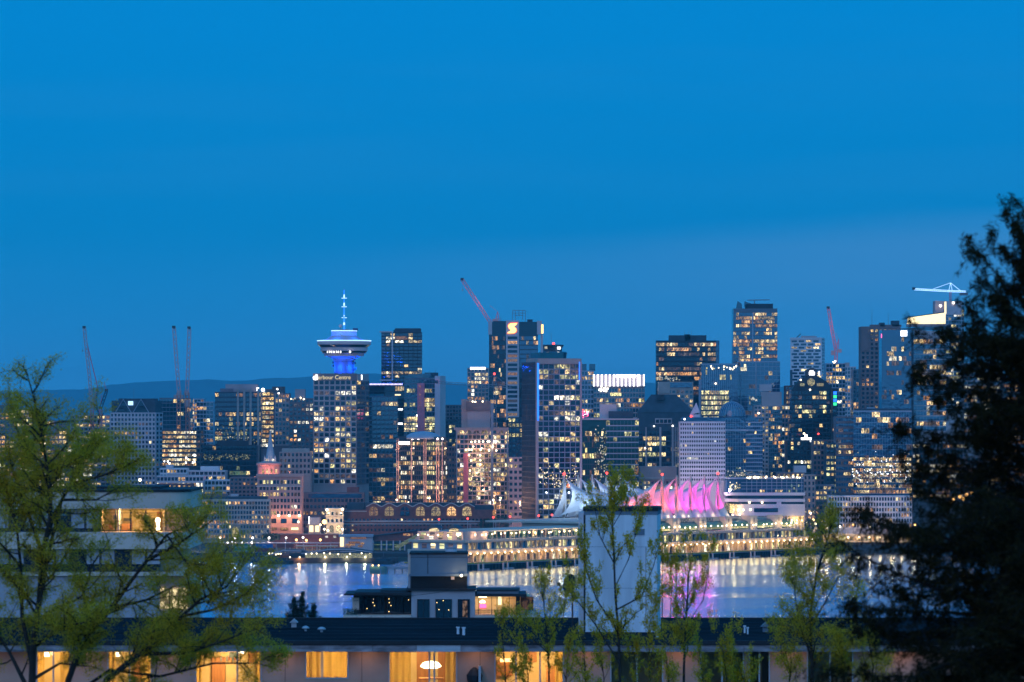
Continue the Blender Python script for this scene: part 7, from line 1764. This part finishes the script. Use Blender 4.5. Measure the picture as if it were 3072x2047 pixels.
# dark fir at the right
def fir(label, px, D, ytop, rbot, zbot, nb, seed, m, bark, leafn, lsize, prof=None, nameit='fir_tree'):
    rng = random.Random(seed); nrng = np.random.default_rng(seed); g = zg(D); base = Vector((PX(px, D), D, g)); top = PZ(ytop, D)
    e = thing(nameit, label, 'tree', base); H = top - g; mb = MB()
    mb.tube([(0, 0, -0.5), (0.05, 0, H * .5), (-0.02, 0, H)], max(0.05, H * 0.016), 0.012, 8).build('trunk', bark, e)
    mb = MB(); C = []; zb = zbot - g
    for i in range(nb):
        f = (i + rng.random()) / nb                    # 0 top .. 1 lowest
        z = H - 0.12 - (H - zb) * f ** 1.05
        a = i * 2.39996 + rng.uniform(-.35, .35)
        prf = f if prof is None else np.interp(f, prof[0], prof[1])
        L = rbot * (0.07 + 0.93 * prf) * rng.uniform(0.35, 1.15)
        if nb > 100 and f < 0.36 and math.sin(a * 2.0 + f * 37.0) + math.sin(f * 61.0) > 0.9: continue
        d = Vector((math.cos(a), math.sin(a), 0)); pts = [Vector((0, 0, z))]; n = 7
        lift = (0.45 * (1 - f) + 0.02 + (0.45 if f < 0.16 else 0.0)) * rng.uniform(0.7, 1.4)
        dr_ = rng.uniform(0.35, 1.25)
        for k in range(1, n + 1):
            t = k / n
            pts.append(Vector((0, 0, z)) + d * (L * t) + Vector((rng.gauss(0, .03) * L * .3, rng.gauss(0, .03) * L * .3, L * (lift * t - (0.62 - 0.2 * (1 - f)) * dr_ * t * t + 0.30 * t ** 3))))
        r0 = 0.010 + 0.012 * L; mb.tube(pts, r0, 0.004, 4, cap=False)
        nt_ = int(L * leafn) + 4; side = d.cross(Vector((0, 0, 1)))
        for _ in range(nt_):
            u = rng.uniform(0.12, 1.0); ff = u * n; j = min(int(ff), n - 1); p = pts[j].lerp(pts[j + 1], ff - j)
            w = L * 0.30 * (1 - u * 0.55) * rng.choice((-1, 1)) * rng.random() ** 0.7
            q = p + side * w + d * abs(w) * 0.5 + Vector((0, 0, -abs(w) * 0.25 - (rng.random() ** 1.5) * 0.34 + (rng.random() < 0.3) * 0.22))
            mb.tube([p, p.lerp(q, .55) + Vector((0, 0, 0.02)), q], 0.006, 0.003, 3, cap=False)
            for s_ in np.linspace(0.2, 1.05, 6): C.append(tuple(p.lerp(q, s_)))
            C.append(tuple(p))
    mb.build('branches', bark, e)
    leaves_mesh('crown', np.array(C), 4, lsize, m, e, seed, aspect=0.14, spread=0.04, droop=(0, 0, -0.25))
    return e
fir('tall dark fir with drooping branches filling the right edge', 3102, 70.0, 640, 3.45, 80.0, 380, 3, 'needle', 'bark_dark', 15, 0.15,
    prof=([0, 0.04, 0.10, 0.13, 0.20, 0.25, 0.30, 0.34, 0.40, 0.60, 1.0], [0.03, 0.17, 0.15, 0.32, 0.54, 0.70, 0.60, 0.84, 0.95, 1.0, 1.0]))
fir('small spruce tip rising behind the flat roof, left one', 882, 262.0, 1790, 1.3, 77.5, 44, 4, 'needle_blue', 'bark_dark', 12, 0.13, nameit='spruce_tree')
fir('small spruce tip rising behind the flat roof, middle one', 906, 264.0, 1776, 1.4, 77.5, 46, 5, 'needle_blue', 'bark_dark', 12, 0.13, nameit='spruce_tree')
fir('small spruce tip rising behind the flat roof, right and lowest one', 940, 263.0, 1812, 1.3, 77.5, 40, 6, 'needle_blue', 'bark_dark', 12, 0.13, nameit='spruce_tree')

# ------------------------------------------------------------------ haze: the evening air over the harbour
m, nt = new_mat('haze'); N = nt.nodes.new
out = N('ShaderNodeOutputMaterial'); pv = N('ShaderNodeVolumePrincipled')
pv.inputs['Color'].default_value = (0.20, 0.82, 1.0, 1); pv.inputs['Density'].default_value = HAZE; pv.inputs['Anisotropy'].default_value = -0.2
link(nt, pv.outputs[0], out.inputs['Volume'])
if HAZE > 0:
    hz = MB().box(-6900, 6900, -390, 31800, -8, 460).build('haze', 'haze'); hz['kind'] = 'stuff'
    tag(hz, 'thin blue evening haze over the harbour and city', 'haze')
